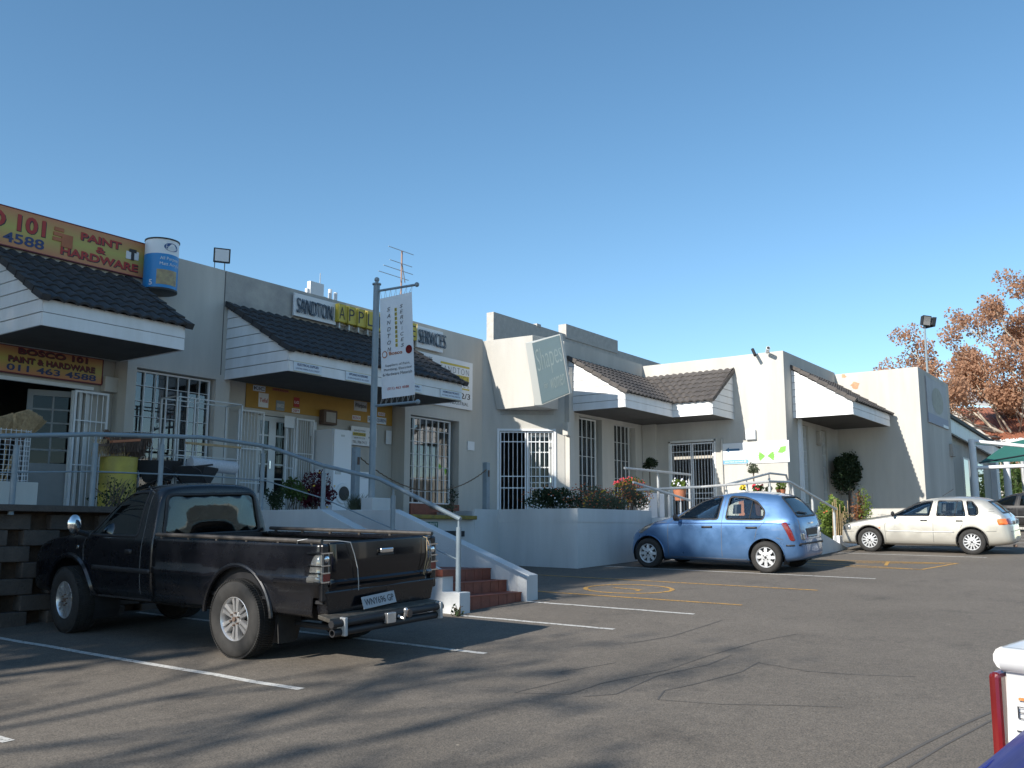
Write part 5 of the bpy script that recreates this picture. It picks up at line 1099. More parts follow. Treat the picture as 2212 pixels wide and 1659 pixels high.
    def body(s, name, mt, solid=.012):
        me = bpy.data.meshes.new(name); bmesh.ops.remove_doubles(s.bm, verts=s.bm.verts, dist=2e-5)
        for f in s.bm.faces: f.smooth = True
        s.bm.to_mesh(me); s.bm.free(); me.materials.append(mt); o = bpy.data.objects.new(name, me); COL.objects.link(o); o.parent = s.root; OFF[o.name] = Vector((0, 0, 0))
        b = o.modifiers.new('solid', 'SOLIDIFY'); b.thickness = solid; b.offset = -1; return o
def wheel(root, x, y, R_, w_, rim, style, side, steer=0):
    ax = Vector((side*math.cos(steer), math.sin(steer)*side, 0)); c = Vector((x, y, R_)); a = ax
    wl = MB().lathe([(.0, -w_*.3), (rim*.98, -w_*.3), (rim*.98, w_*.15), (.0, w_*.15)], c, a, n=24).build('wheel', M['black'], root)
    hw = w_/2
    MB().lathe([(rim, -hw*.9), (rim+.03, -hw), (R_-.035, -hw), (R_-.01, -hw*.82), (R_, -hw*.5), (R_, hw*.5), (R_-.01, hw*.82), (R_-.035, hw), ((R_+rim)/2, hw*1.05), (rim+.02, hw), (rim, hw*.88), (rim*.96, hw*.3), (rim*.96, -hw*.6)], c, a, n=48, closed=True).build('tyre', M['rubber'], wl, smooth=True)
    u = a.orthogonal().normalized(); v = a.cross(u); P = lambda r, t, d: c+(u*math.cos(t)+v*math.sin(t))*r+a*d
    if style == 'pickup':
        mb = MB(); n = 90
        for k in range(n):
            t = 6.2832*k/n
            for (d0, d1, off) in ((-.92, -.55, 0), (-.45, -.05, .5), (.05, .45, 0), (.55, .92, .5)):
                t0 = t+off*6.2832/n; t1 = t0+6.2832/n*.58; r0, r1 = R_-.012, R_+(.008 if abs(d0) < .5 or abs(d1) < .5 else .004)
                mb.hexa([P(r0, t0, d0*hw), P(r0, t1, d0*hw), P(r0, t1, d1*hw), P(r0, t0, d1*hw), P(r1, t0, d0*hw), P(r1, t1, d0*hw), P(r1, t1, d1*hw), P(r1, t0, d1*hw)])
        mb.build('tread', M['rubber'], wl)
    mb = MB(); o = hw*.80
    mb.lathe([(rim*.97, o*.25), (rim*1.0, o*.3), (rim*1.03, o*1.12), (rim*1.0, o*1.18), (rim*.95, o*1.05), (rim*.90, o*.55), (rim*.90, o*.25)], c, a, n=40, closed=True)
    if style == 'pickup':
        ns = 6
        for k in range(ns):
            t = 6.2832*k/ns+.26
            for sg in (-1, 1):
                t0, t1 = t+sg*.05, t+sg*.24
                mb.hexa([P(.055, t+sg*.1, o*.55), P(.055, t+sg*.62, o*.55), P(rim*.93, t1+sg*.06, o*.5), P(rim*.93, t0, o*.5), P(.05, t+sg*.1, o*.98), P(.05, t+sg*.55, o*.95), P(rim*.95, t1+sg*.03, o*1.02), P(rim*.95, t0+sg*.02, o*1.06)])
        mb.lathe([(.0, o*1.02), (.05, o*1.0), (.075, o*.9), (.08, o*.5)], c, a, n=20)
    else:
        ns = 8 if style == 'blue' else 13; hw_ = .24 if style == 'blue' else .115
        mb.lathe([(0, o*1.1), (.05, o*1.1), (.09, o*1.0), (rim*.55, o*.9)], c, a, n=32)
        for k in range(ns):
            t = 6.2832*k/ns
            pts = [(rim*.42, -hw_*.9), (rim*.42, hw_*.9), (rim*.72, hw_*1.0), (rim*.95, hw_*.55), (rim*.95, -hw_*.55), (rim*.72, -hw_*1.0)]
            top = [P(r, t+s_, o*(1.08 if r < rim*.8 else 1.0)) for r, s_ in pts]; bot = [P(r, t+s_, o*.7) for r, s_ in pts]; m_ = len(pts)
            mb.add(bot+top, [tuple(range(m_))[::-1], tuple(range(m_, 2*m_))]+[(i, (i+1) % m_, m_+(i+1) % m_, m_+i) for i in range(m_)])
    r_ = mb.build('rim', M['alloy' if style == 'pickup' else 'hubcap'], wl, smooth=True)
    mb = MB()
    for k in range(6 if style == 'pickup' else 4):
        t = 6.2832*k/(6 if style == 'pickup' else 4)+.1; q = P(.062 if style == 'pickup' else .05, t, o*.98); mb.tube([q, q+a*.025], .010, 6)
    mb.tube([P(0, 0, o), P(0, 0, o*1.1+.012)], .024, 12); mb.build('lug_nuts', M['rust' if style == 'pickup' else 'black'], r_)
    return wl
def archlip(car, cy, cz, r, mt, side, rad=.012, a0=-15, a1=195, name='arch_lip', out=0):
    P = []
    for k in range(33):
        t = R(a0+(a1-a0)*k/32); u, v = cy+r*math.cos(t), cz+r*math.sin(t); h, n_ = car.hit(u*1.0, v, 'x', side)
        if h is not None: P.append(h+Vector((side*out, 0, 0)))
    if len(P) > 2: MB().tube(P, rad, 6).build(name, mt, car.root, smooth=True)
def liner(root, cy, cz, r, w_, d=.34):
    for sd in (-1, 1):
        mb = MB(); x1, x0 = sd*(w_-.015), sd*(w_-d); n = 20
        for (a, b) in ((x0, x1),):
            base = len(mb.v)
            for k in range(n+1):
                t = R(-25+230*k/n); mb.v += [Vector((a, cy+r*math.cos(t), cz+r*math.sin(t))), Vector((b, cy+r*math.cos(t), cz+r*math.sin(t)))]
            for k in range(n): q = base+2*k; mb.f.append((q, q+1, q+3, q+2))
            m0 = len(mb.v); mb.v.append(Vector((a, cy, cz)));
            for k in range(n): mb.f.append((m0, base+2*k, base+2*k+2))
        mb.build('wheel_housing', M['black'], root)
def seat(root, x, y, z, mt, w_=.44, hd=True):
    mb = MB(); mb.hexa([(x-w_/2, y-.22, z), (x+w_/2, y-.22, z), (x+w_/2, y+.26, z+.04), (x-w_/2, y+.26, z+.04), (x-w_/2, y-.24, z+.16), (x+w_/2, y-.24, z+.16), (x+w_/2, y+.28, z+.19), (x-w_/2, y+.28, z+.19)])
    s = mb.build('seat', mt, root, bevel=.04)
    MB().hexa([(x-w_/2, y-.30, z+.12), (x+w_/2, y-.30, z+.12), (x+w_/2, y-.18, z+.12), (x-w_/2, y-.18, z+.12), (x-w_*.42, y-.44, z+.66), (x+w_*.42, y-.44, z+.66), (x+w_*.42, y-.36, z+.68), (x-w_*.42, y-.36, z+.68)]).build('backrest', mt, s, bevel=.035)
    if hd:
        MB().hexa([(x-.12, y-.48, z+.72), (x+.12, y-.48, z+.72), (x+.12, y-.40, z+.72), (x-.12, y-.40, z+.72), (x-.11, y-.49, z+.90), (x+.11, y-.49, z+.90), (x+.11, y-.42, z+.90), (x-.11, y-.42, z+.90)]).tube([(x-.05, y-.43, z+.6), (x-.05, y-.44, z+.75)], .007, 5).tube([(x+.05, y-.43, z+.6), (x+.05, y-.44, z+.75)], .007, 5).build('headrest', mt, s, bevel=.02)
def plate(root, o, r, u, w_, h_, s, bgm='platemat'):
    p = board('number_plate', o, r, u, w_, h_, .008, M[bgm], root, bevel=.003); r = Vector(r).normalized(); u = Vector(u).normalized(); n = r.cross(u); mb = MB(); letters(mb, s, Vector(o)+r*w_*.06+u*h_*.22, r, u, w_*.88, h_*.56, .010, offset=.01); mb.build('lettering', M['ink'], p)
# ---------------------------------------------------------------- blue hatchback
def blue_car():
    y0 = 7.85; rt = cempty('hatchback_car', (18.10, y0, G(18.10, y0)), 0, 'rounded metallic blue hatchback parked nose-in against the pale terrace wall', 'car')
    st_ = [(9.60, 9.585, .30, .30, .50, .26, .56), (9.58, 9.55, .24, .52, .56, .46, .66), (9.50, 9.44, .19, .68, .64, .58, .76), (9.32, 9.25, .17, .77, .73, .64, .87), (9.05, 9.0, .16, .81, .82, .67, .95), (8.74, 8.70, .16, .825, .88, .69, 1.02),
           (8.58, 8.52, .16, .83, .90, .67, 1.09), (8.35, 8.22, .16, .83, .91, .62, 1.26), (8.1, 7.93, .16, .83, .915, .575, 1.40), (7.75, 7.6, .16, .83, .92, .565, 1.485), (7.3, 7.2, .16, .83, .92, .56, 1.515), (6.9, 6.85, .16, .83, .93, .55, 1.50), (6.55, 6.55, .17, .825, .94, .55, 1.46),
           (6.30, 6.40, .19, .805, .96, .55, 1.42), (6.10, 6.25, .21, .77, .98, .57, 1.31), (5.96, 6.10, .23, .72, .98, .60, 1.17), (5.87, 5.98, .25, .66, .95, .58, 1.06), (5.81, 5.90, .28, .56, .86, .49, .96), (5.79, 5.85, .34, .34, .68, .30, .80)]
    fx = lambda y: 6.55-(6.55-y)*.72 if y < 6.55 else (9.2+(y-9.2)*1.18 if y > 9.2 else y)
    st_ = [(fx(a)-y0, fx(b)-y0, *r) for a, b, *r in st_]; car = Car(rt, loft(st_)); pm = carpaint('blue_metallic', (.075, .165, .33), metal=.5, rough=.34)
    Y = lambda pts: [(a-y0, b) for a, b in pts]
    fw, rw_ = 9.11-y0, 6.66-y0
    for sd in (-1, 1):
        for cy in (fw, rw_): car.piece(None, circ(cy, .30, .345, 26), None, side=sd)
        w1 = rpoly(Y([(8.50, .985), (8.30, 1.14), (8.02, 1.325), (7.78, 1.40), (7.57, 1.42), (7.61, .985)]), .05)
        w2 = rpoly(Y([(7.45, .985), (7.42, 1.42), (7.1, 1.405), (6.86, 1.32), (6.68, 1.14), (6.70, .985)]), .06)
        for wn in (w1, w2):
            car.ribbon('window_seal', wn, .028, M['black'], side=sd, closed=True, lift=.004, raise_=.006)
            car.piece('window', wn, M['carglass'], side=sd, off=-.004, solid=.004)
        car.ribbon('window_bar', Y([(6.97, 1.0), (6.95, 1.33)]), .014, M['black'], side=sd)
        for ln in ([(8.66, .25), (8.66, .86), (8.52, 1.0)], [(7.53, .24), (7.52, .95), (7.5, 1.42)], [(6.86, .62), (6.82, .80), (6.66, .96)], [(8.62, .25), (7.05, .23)], [(6.32, .62), (6.45, .66)], [(9.35, .72), (9.0, .88), (8.7, .92)]):
            car.ribbon('door_seam', Y(ln), .008, M['gap'], side=sd)
        car.ribbon('crease_shade', Y([(9.2, .86), (8.6, .90), (7.5, .915), (6.5, .92), (6.2, .91)]), .02, mat_blue_shade, side=sd, lift=.003)
        for hy in (7.82, 6.92): car.ribbon('door_handle', Y([(hy-.11, .84), (hy+.11, .835)]), .035, M['black'], side=sd, lift=.012, raise_=.02)
        tl = rpoly(Y([(6.36, .93), (6.26, .95), (6.17, .78), (6.12, .60), (6.20, .60), (6.27, .78)]), .04); car.piece('tail_light', tl, M['redlens'], side=sd, off=.006, solid=.02)
        car.ribbon('rub_strip', Y([(6.28, .52), (6.16, .52), (6.06, .52)]), .028, M['black'], side=sd, lift=.012, raise_=.018)
        for cy in (fw, rw_): archlip(car, cy, .30, .352, pm, sd, rad=.012)
        h, n_ = car.hit(8.38-y0, 1.0, 'x', sd); MB().sphere((sd*.95, 8.42-y0, 1.02), .1, sc=(.85, .45, .72)).tube([(sd*.83, 8.42-y0, .97), (sd*.95, 8.42-y0, 1.0)], .03, 6).build('wing_mirror', M['black'], rt, smooth=True)
        car.piece('headlight', rpoly(Y([(9.40, .70), (9.15, .90), (8.98, .93), (9.1, .80), (9.3, .68)]), .04), M['clearlens'], side=sd, off=.006, solid=.02)
    # hatch glass and windscreen
    rw = rpoly([(-.52, 1.04), (.52, 1.04), (.46, 1.34), (.38, 1.40), (-.38, 1.40), (-.46, 1.34)], .07)
    t_ = lambda f: f.calc_center_median().y < -.9 and f.calc_center_median().z > .98
    car.ribbon('window_seal', rw, .03, M['black'], axis='y', side=-1, closed=True, lift=.004, raise_=.006); car.piece('rear_window', rw, M['carglass_dark'], axis='y', test=t_, off=-.003, solid=.004)
    ws = rpoly([(-.60, 1.02), (.60, 1.02), (.50, 1.38), (-.50, 1.38)], .06); t_ = lambda f: .0 < f.calc_center_median().y < 1.0 and f.normal.y > .25 and f.calc_center_median().z > .98
    car.piece('windscreen', ws, M['carglass'], axis='y', test=t_, off=-.003, solid=.004)
    car.ribbon('bumper_strip', [(x/10-.62, .545) for x in range(0, 13)], .03, M['black'], axis='y', side=-1, lift=.012, raise_=.018)
    car.ribbon('hatch_seam', [(-.55, 1.0), (-.56, .8), (-.5, .62), (.5, .62), (.56, .8), (.55, 1.0)], .008, M['gap'], axis='y', side=-1)
    car.ribbon('rear_wiper', [(.05, 1.08), (-.38, 1.12)], .02, M['black'], axis='y', side=-1, lift=.012, raise_=.012)
    car.piece('rear_reflector', rpoly([(.42, .60), (.56, .62), (.56, .74), (.44, .74)], .02), M['clearlens'], axis='y', side=-1, off=.004, solid=.01, keep=True); car.piece('rear_reflector', rpoly([(-.56, .62), (-.42, .60), (-.44, .74), (-.56, .74)], .02), M['clearlens'], axis='y', side=-1, off=.004, solid=.01, keep=True)
    h, n_ = car.hit(0, .75, 'y', -1); yy = (h.y if h else -1.95)-.012
    plate(rt, (-.25, yy, .66), (1, 0, 0), (0, .25, 1), .5, .13, 'TPK 418 GP', 'galv'); MB().box(-.29, .29, yy, yy+.02, .64, .82).build('plate_recess', M['black'], rt, bevel=.01)
    MB().box(-.06, .06, yy+.0, yy+.03, .90, .93).build('badge', M['chrome'], rt)
    car.body('body', pm)
    for sd in (-1, 1):
        for cy in (fw, rw_): wheel(rt, sd*.745, cy, .295, .18, .185, 'blue', sd)
    for cy in (fw, rw_): liner(rt, cy, .30, .35, .80)
    MB().box(-.70, .70, rw_-.3, fw-.5, .28, .34).box(-.7, .7, fw-.6, fw-.52, .3, .95).box(-.60, .60, rw_-.36, rw_-.2, .34, .62).build('floor_pan', M['seatdark'], rt)
    MB().hexa([(-.7, .45, .6), (.7, .45, .6), (.7, .62, .6), (-.7, .62, .6), (-.7, .35, .92), (.7, .35, .92), (.7, .62, .98), (-.7, .62, .98)]).build('dashboard', M['seatdark'], rt, bevel=.03)
    MB().lathe([(.17, -.012), (.185, 0), (.17, .012), (.16, 0)], (.34, .22, .88), (0, -.85, .5), n=22, closed=True).build('steering_wheel', M['seatdark'], rt, smooth=True)
    for x in (-.34, .34): seat(rt, x, -.02, .36, M['seat'])
    for x in (-.36, .36): seat(rt, x, -.82, .38, M['seat'], w_=.60, hd=True)
    return rt
mat_blue_shade = mat('blue_metallic_shade', (.05, .12, .30), .35, metal=.5)  # darker copy of the blue, shade painted along the body crease
# ---------------------------------------------------------------- boxier hatchback (silver; reused dark for two others)
def box_hatch(loc, rot, lab, paint_, name='hatchback_car', detail=True, seals=True, rwn=1, sc=1.0, glass='carglass'):
    rt = cempty(name, loc, rot, lab, 'car'); y0 = 5.33
    st_ = [(7.23, 7.22, .25, .38, .48, .34, .56), (7.22, 7.19, .20, .60, .54, .54, .62), (7.17, 7.12, .17, .72, .59, .62, .67), (7.0, 6.96, .16, .76, .65, .65, .72), (6.6, 6.6, .16, .775, .72, .67, .785), (6.2, 6.18, .16, .78, .78, .68, .85), (6.04, 5.98, .16, .78, .80, .66, .905),
           (5.82, 5.72, .16, .78, .81, .62, 1.05), (5.55, 5.42, .16, .78, .815, .58, 1.20), (5.25, 5.1, .16, .78, .82, .565, 1.275), (4.8, 4.75, .16, .78, .83, .56, 1.30), (4.35, 4.35, .16, .78, .84, .56, 1.295), (4.0, 4.03, .17, .775, .85, .55, 1.265),
           (3.80, 3.90, .19, .76, .86, .545, 1.20), (3.62, 3.77, .21, .735, .865, .57, 1.07), (3.52, 3.64, .23, .70, .86, .58, .945), (3.46, 3.56, .25, .65, .80, .55, .88), (3.43, 3.48, .29, .54, .66, .48, .76), (3.425, 3.45, .34, .36, .56, .32, .68)]
    st_ = [((a-y0), (b-y0), *r) for a, b, *r in st_]; bm = loft(st_); car = Car(rt, bm)
    Y = lambda pts: [(a-y0, b) for a, b in pts]
    fw, rw_ = 6.50-y0, 4.26-y0
    for sd in (-1, 1):
        for cy in (fw, rw_): car.piece(None, circ(cy, .29, .325, 26), None, side=sd)
        w1 = rpoly(Y([(5.97, .86), (5.72, .99), (5.48, 1.115), (5.25, 1.185), (5.08, 1.20), (5.14, .86)]), .02)
        w2 = rpoly(Y([(4.99, .86), (4.96, 1.205), (4.45, 1.205), (4.36, .86)]), .03); w3 = rpoly(Y([(4.30, .87), (4.36, 1.20), (4.24, 1.19), (4.12, 1.05), (4.10, .92), (4.15, .87)]), .03)
        for wn in (w1, w2, w3):
            if seals: car.ribbon('window_seal', wn, .020, M['black'], side=sd, closed=True, lift=.003, raise_=.005); car.piece('window', wn, M[glass], side=sd, off=-.004, solid=.004)
        car.ribbon('window_bar', Y([(4.60, .88), (4.55, 1.19)]), .012, M['black'], side=sd)
        for ln in ([(6.12, .22), (6.14, .6), (6.1, .82), (5.98, .87)], [(5.07, .22), (5.06, .85), (5.02, 1.22)], [(4.48, .60), (4.42, .72), (4.34, .86)], [(6.1, .22), (4.6, .22)], [(7.1, .47), (6.85, .48)], [(3.75, .53), (3.95, .53)]):
            car.ribbon('door_seam', Y(ln), .008, M['gap'], side=sd)
        car.ribbon('side_moulding', Y([(6.12, .50), (4.62, .50)]), .018, M['galv'], side=sd, lift=.006, raise_=.01)
        for hy in (5.26, 4.50): car.ribbon('door_handle', Y([(hy-.075, .755), (hy+.075, .755)]), .032, M['black'], side=sd, lift=.010, raise_=.016)
        if detail: car.ribbon('vent_slats', Y([(3.88, 1.02), (3.80, 1.02)]), .008, M['gap'], side=sd); car.ribbon('vent_slats', Y([(3.90, .97), (3.78, .97)]), .008, M['gap'], side=sd)
        car.piece('tail_light', rpoly(Y([(3.74, .80), (3.56, .81), (3.52, .68), (3.70, .67)]), .03), M['orangelens'], side=sd, off=.005, solid=.015); car.piece('tail_light', rpoly(Y([(3.555, .81), (3.38, .82), (3.38, .68), (3.52, .68)]), .02), M['redlens'], side=sd, off=.005, solid=.015, test=lambda f, sd=sd: f.calc_center_median().x*sd > .35)
        car.piece('headlight', rpoly(Y([(7.18, .50), (7.16, .61), (7.03, .66), (6.95, .64), (6.93, .52)]), .03), M['clearlens'], side=sd, off=.005, solid=.015)
        car.ribbon('side_repeater', Y([(6.30, .57), (6.24, .57)]), .028, M['orangelens'], side=sd, lift=.006, raise_=.01)
        for cy in (fw, rw_): archlip(car, cy, .29, .332, M['black'], sd, rad=.008); archlip(car, cy, .29, .35, paint_, sd, rad=.014)
        MB().sphere((sd*.86, 5.92-y0, .905), .085, sc=(.8, .45, .75)).tube([(sd*.75, 5.92-y0, .87), (sd*.86, 5.92-y0, .89)], .025, 6).build('wing_mirror', M['black'], rt, smooth=True)
    rw = rpoly([(-.50, .93), (.50, .93), (.44, 1.18), (-.44, 1.18)] if seals else [(-.28, .93), (.28, .93), (.26, 1.0), (-.26, 1.0)], .04); t_ = lambda f: f.calc_center_median().y < -1.25 and f.calc_center_median().z > .88
    car.ribbon('window_seal', rw, .026, M['black'], axis='y', side=-1, closed=True, lift=.003, raise_=.005) if seals else None; car.piece('rear_window', rw, M['carglass_dark'], axis='y', test=t_, off=-.003, solid=.004)
    ws = rpoly([(-.58, .90), (.58, .90), (.50, 1.19), (-.50, 1.19)], .04); car.piece('windscreen', ws, M[glass], axis='y', test=lambda f: .0 < f.calc_center_median().y < .9 and f.normal.y > .25 and f.calc_center_median().z > .86, off=-.003, solid=.004)
    car.ribbon('bumper_seam', [(x/10-.6, .53) for x in range(13)], .010, M['gap'], axis='y', side=-1)
    h, n_ = car.hit(0, .62, 'y', -1); yy = (h.y if h else -1.92)-.010
    plate(rt, (-.24, yy-.01, .67), (1, 0, 0), (0, .1, 1), .48, .11, 'RDS 592 GP', 'galv')
    MB().tube([(.0, -.35, 1.30), (.0, -.60, 1.46)], .006, 5).build('aerial', M['black'], rt) if detail else None
    MB().tube([(-.4, -1.85, .20), (-.4, -1.93, .20)], .03, 8).build('exhaust', M['rust'], rt)
    car.body('body', paint_)
    for sd in (-1, 1):
        for cy in (fw, rw_): wheel(rt, sd*.70, cy, .285, .17, .18, 'silver', sd)
    for cy in (fw, rw_): liner(rt, cy, .29, .33, .755)
    MB().box(-.68, .68, rw_-.35, fw-.45, .26, .31).box(-.66, .66, fw-.5, fw-.45, .3, .80).box(-.68, .68, rw_-.55, rw_-.1, .31, .5).build('floor_pan', M['seatdark'], rt)
    MB().hexa([(-.66, .38, .5), (.66, .38, .5), (.66, .6, .5), (-.66, .6, .5), (-.66, .30, .80), (.66, .30, .80), (.66, .6, .84), (-.66, .6, .84)]).build('dashboard', M['seatdark'], rt, bevel=.03)
    for x in (-.33, .33): seat(rt, x, -.02, .24, M['seat'], hd=True)
    for x in (-.33, .33): seat(rt, x, -.78, .24, M['seat'], w_=.58, hd=False)
    return rt
# ---------------------------------------------------------------- black pickup
def pickup():
    y0 = 9.5; rt = cempty('pickup_truck', (7.13, y0, G(7.13, y0)+.0), 0, 'battered black single-cab pickup truck parked nose-in by the red steps', 'pickup truck')
    pm = carpaint('black_paint', (.005, .0055, .008), metal=.0, rough=.24, dirt=(.020, .0175, .015), coat=.3)
    Y = lambda pts: [(a-y0, b) for a, b in pts]; W_ = .80
    st_ = [(12.17, 12.12, .52, .42, .80, .38, .90), (12.16, 12.09, .46, .68, .86, .62, .99), (12.10, 12.03, .42, .77, .93, .69, 1.07), (11.92, 11.88, .42, .79, 1.00, .71, 1.12), (11.4, 11.4, .42, .80, 1.06, .73, 1.18), (10.98, 10.96, .42, .805, 1.10, .74, 1.22), (10.84, 10.80, .42, .81, 1.12, .72, 1.27),
           (10.66, 10.56, .42, .825, 1.13, .72, 1.46), (10.48, 10.34, .42, .825, 1.135, .70, 1.62), (10.28, 10.14, .42, .825, 1.14, .69, 1.72), (10.0, 9.92, .42, .825, 1.14, .685, 1.76), (9.75, 9.75, .42, .825, 1.14, .685, 1.765), (9.58, 9.62, .42, .825, 1.14, .685, 1.755), (9.50, 9.55, .42, .825, 1.14, .68, 1.735), (9.475, 9.525, .42, .815, 1.13, .67, 1.71), (9.47, 9.515, .46, .74, 1.08, .60, 1.62)]
    car = Car(rt, loft([(a-y0, b-y0, *r) for a, b, *r in st_])); fw, rw_ = 11.16-y0, 7.98-y0
    for sd in (-1, 1):
        car.piece(None, circ(fw, .40, .50, 26), None, side=sd)
        w1 = rpoly(Y([(10.80, 1.17), (10.58, 1.35), (10.38, 1.52), (10.18, 1.655), (9.76, 1.675), (9.80, 1.17)]), .04)
        car.ribbon('window_seal', w1, .03, M['black'], side=sd, closed=True, lift=.004, raise_=.006); car.piece('window', w1, M['carglass_dark'], side=sd, off=-.004, solid=.004)
        for ln in ([(10.70, .44), (10.86, .75), (10.90, 1.05), (10.86, 1.17)], [(9.70, .44), (9.68, 1.1), (9.68, 1.66), (9.85, 1.71)], [(10.70, .46), (9.72, .46)]): car.ribbon('door_seam', Y(ln), .009, M['gap'], side=sd)
        car.ribbon('side_moulding', Y([(10.66, .80), (9.50, .79)]), .055, M['black'], side=sd, lift=.008, raise_=.012)
        car.ribbon('door_handle', Y([(9.99, 1.0), (9.86, 1.0)]), .05, M['black'], side=sd, lift=.008, raise_=.012); car.ribbon('side_repeater', Y([(11.05, 1.02), (11.0, 1.02)]), .04, M['clearlens'], side=sd, lift=.006, raise_=.008)
        archlip(car, fw, .40, .52, pm, sd, rad=.035, out=.012, a0=-20, a1=200, name='wheel_flare')
        mb = MB(); mb.sphere((sd*.97, 10.80-y0, 1.30), .12, sc=(.72, .42, .95)); mi = mb.build('wing_mirror', M['chrome'], rt, smooth=True); MB().tube([(sd*.80, 10.80-y0, 1.17), (sd*.95, 10.80-y0, 1.22)], .03, 8).build('bracket', M['black'], mi, smooth=True)
    rw = rpoly([(-.67, 1.17), (.67, 1.17), (.60, 1.63), (-.60, 1.63)], .07); t_ = lambda f: f.calc_center_median().y < .12 and f.normal.y < -.3
    car.ribbon('window_seal', rw, .035, M['black'], axis='y', side=-1, closed=True, lift=.004, raise_=.008); car.piece('rear_window', rw, M['carglass_dark'], axis='y', test=t_, off=-.004, solid=.004)
    ws = rpoly([(-.66, 1.24), (.66, 1.24), (.56, 1.66), (-.56, 1.66)], .05); car.piece('windscreen', ws, M['carglass_dark'], axis='y', test=lambda f: .4 < f.calc_center_median().y < 1.5 and f.normal.y > .25 and f.calc_center_median().z > 1.2, off=-.004, solid=.004)
    car.body('cab', pm)
    MB().box(.3, .5, .06, .065, 1.22, 1.29).build('sticker', M['signwhite'], rt) if False else MB().box(.30, .50, -.008+.02, .03, 1.20, 1.27).build('sticker', M['galv'], rt)
    # bed
    prof = [(.790, .47), (.812, .50), (.822, .62), (.828, .775), (.846, .785), (.846, .845), (.826, .855), (.832, .95), (.826, 1.08), (.818, 1.13), (.818, 1.155), (.79, 1.165)]
    ys_ = [6.77+(9.44-6.77)*k/34-y0 for k in range(35)]; bmv = MB()
    for sd in (-1, 1):
        base = len(bmv.v)
        for y in ys_:
            tap = 1-.02*max(0, (-2.3-y)/.45) 
            for x, z in prof: bmv.v.append(Vector((sd*x*tap, y, z)))
        k = len(prof)
        for i in range(len(ys_)-1):
            for j in range(k-1): a = base+i*k+j; bmv.f.append((a, a+1, a+k+1, a+k) if sd < 0 else (a, a+k, a+k+1, a+1))
    bm = bmesh.new(); vv = [bm.verts.new(v) for v in bmv.v]; bm.verts.ensure_lookup_table()
    for f in bmv.f: bm.faces.new([vv[i] for i in f])
    bm.normal_update(); bed = Car(rt, bm)
    for sd in (-1, 1):
        bed.piece(None, circ(rw_, .40, .515, 26), None, side=sd, test=lambda f, sd=sd: f.calc_center_median().x*sd > .05)
        bed.piece(None, [(-2.80, .40), (-2.58, .40), (-2.62, .66), (-2.80, .66)], None, side=sd, test=lambda f, sd=sd: f.calc_center_median().x*sd > .05)
        lp = rpoly(Y([(6.95, .80), (6.88, 1.02), (6.83, 1.07), (6.765, 1.08), (6.765, .80)]), .03)
        lens = bed.piece('tail_light', lp, M['clearlens'], side=sd, off=.008, solid=.02, test=lambda f, sd=sd: f.calc_center_median().x*sd > .05)
    for sd in (-1, 1):
        P = [Vector((sd*(.826), rw_+.525*math.cos(R(-18+216*k/40)), .40+.525*math.sin(R(-18+216*k/40)))) for k in range(41)]
        MB().tube([p for p in P if p.z > .42], .025, 8).build('wheel_flare', pm, rt, smooth=True)
        xx = sd*.82
        # lamp cluster wraps to the rear face
        MB().box(min(xx*.86, xx*1.01), max(xx*.86, xx*1.01), -2.755, -2.725, .80, 1.08).build('tail_light', M['clearlens'], rt, bevel=.012)
        lm = MB(); 
        for (za, zb) in ((.80, .812), (.885, .897), (.955, .965), (1.07, 1.082)): lm.box(min(xx*.85, xx*1.025), max(xx*.85, xx*1.025), -2.763, -2.56, za, zb)
        lm.build('lamp_guard', M['chrome'], rt); MB().box(min(xx*.865, xx*.985), max(xx*.865, xx*.985), -2.760, -2.75, .815, .883).build('red_lens', M['redlens'], rt)
        MB().sphere((xx*.93, -2.752, 1.02), .035, sc=(1, .4, 1)).build('round_lens', M['chrome'], rt, smooth=True)
        mb = MB(); mb.tube([(xx*.97, -2.72, 1.185), (xx*.97, -.08, 1.20)], .022, 8)
        for k in range(6): y = -2.6+k*.48; mb.box(xx*.97-.012, xx*.97+.012, y, y+.03, 1.14, 1.19)
        mb.build('bed_rail', mat('faded_rail', (.045, .04, .036), .5, var=.6, vs=7) if sd < 0 else bpy.data.materials['faded_rail'], rt, smooth=True)
        MB().box(min(xx*.80, xx*.955), max(xx*.80, xx*.955), -2.72, -.06, 1.13, 1.155).build('bed_rim', pm, rt); MB().box(min(xx*.90, xx*.92), max(xx*.90, xx*.92), -2.72, -.06, .62, 1.14).build('inner_side', M['black'], rt)
        MB().prism([(sd*.74, rw_-.50, .58), (sd*.74, rw_-.53, .18), (sd*.52, rw_-.53, .18), (sd*.52, rw_-.50, .58)], (0, -.012, 0)).build('mudflap', M['rubber'], rt)
    b2 = bed.bm.copy(); bmesh.ops.delete(bed.bm, geom=[f for f in bed.bm.faces if f.calc_center_median().x < 0], context='FACES'); bmesh.ops.delete(b2, geom=[f for f in b2.faces if f.calc_center_median().x > 0], context='FACES')
    bed.body('bed_side', pm, solid=.010); bed.bm = b2; bed.body('bed_side', pm, solid=.010)
    mb = MB(); mb.box(-.78, .78, -2.72, -.05, .60, .63); mb.box(-.78, .78, -.09, -.05, .5, 1.16); mb.build('bed_floor', M['black'], rt)
    mb = MB(); nx_, nz_ = 16, 12
    prof = [(.0, .80), (.10, .855), (.35, .86), (.72, .875), (.86, .88), (.93, .875), (1, .86)]
    def tg(u, v):
        x = -.725+1.45*u; z = .70+.475*v; d = .0
        d += .014*math.sin(math.pi*min(1, max(0, v)))+.018*(1 if .15 < v < .24 else 0)-.010*(1 if v < .12 else 0)
        d += .020*(1-(2*u-1)**2)
        return (x, -2.752-d, z)
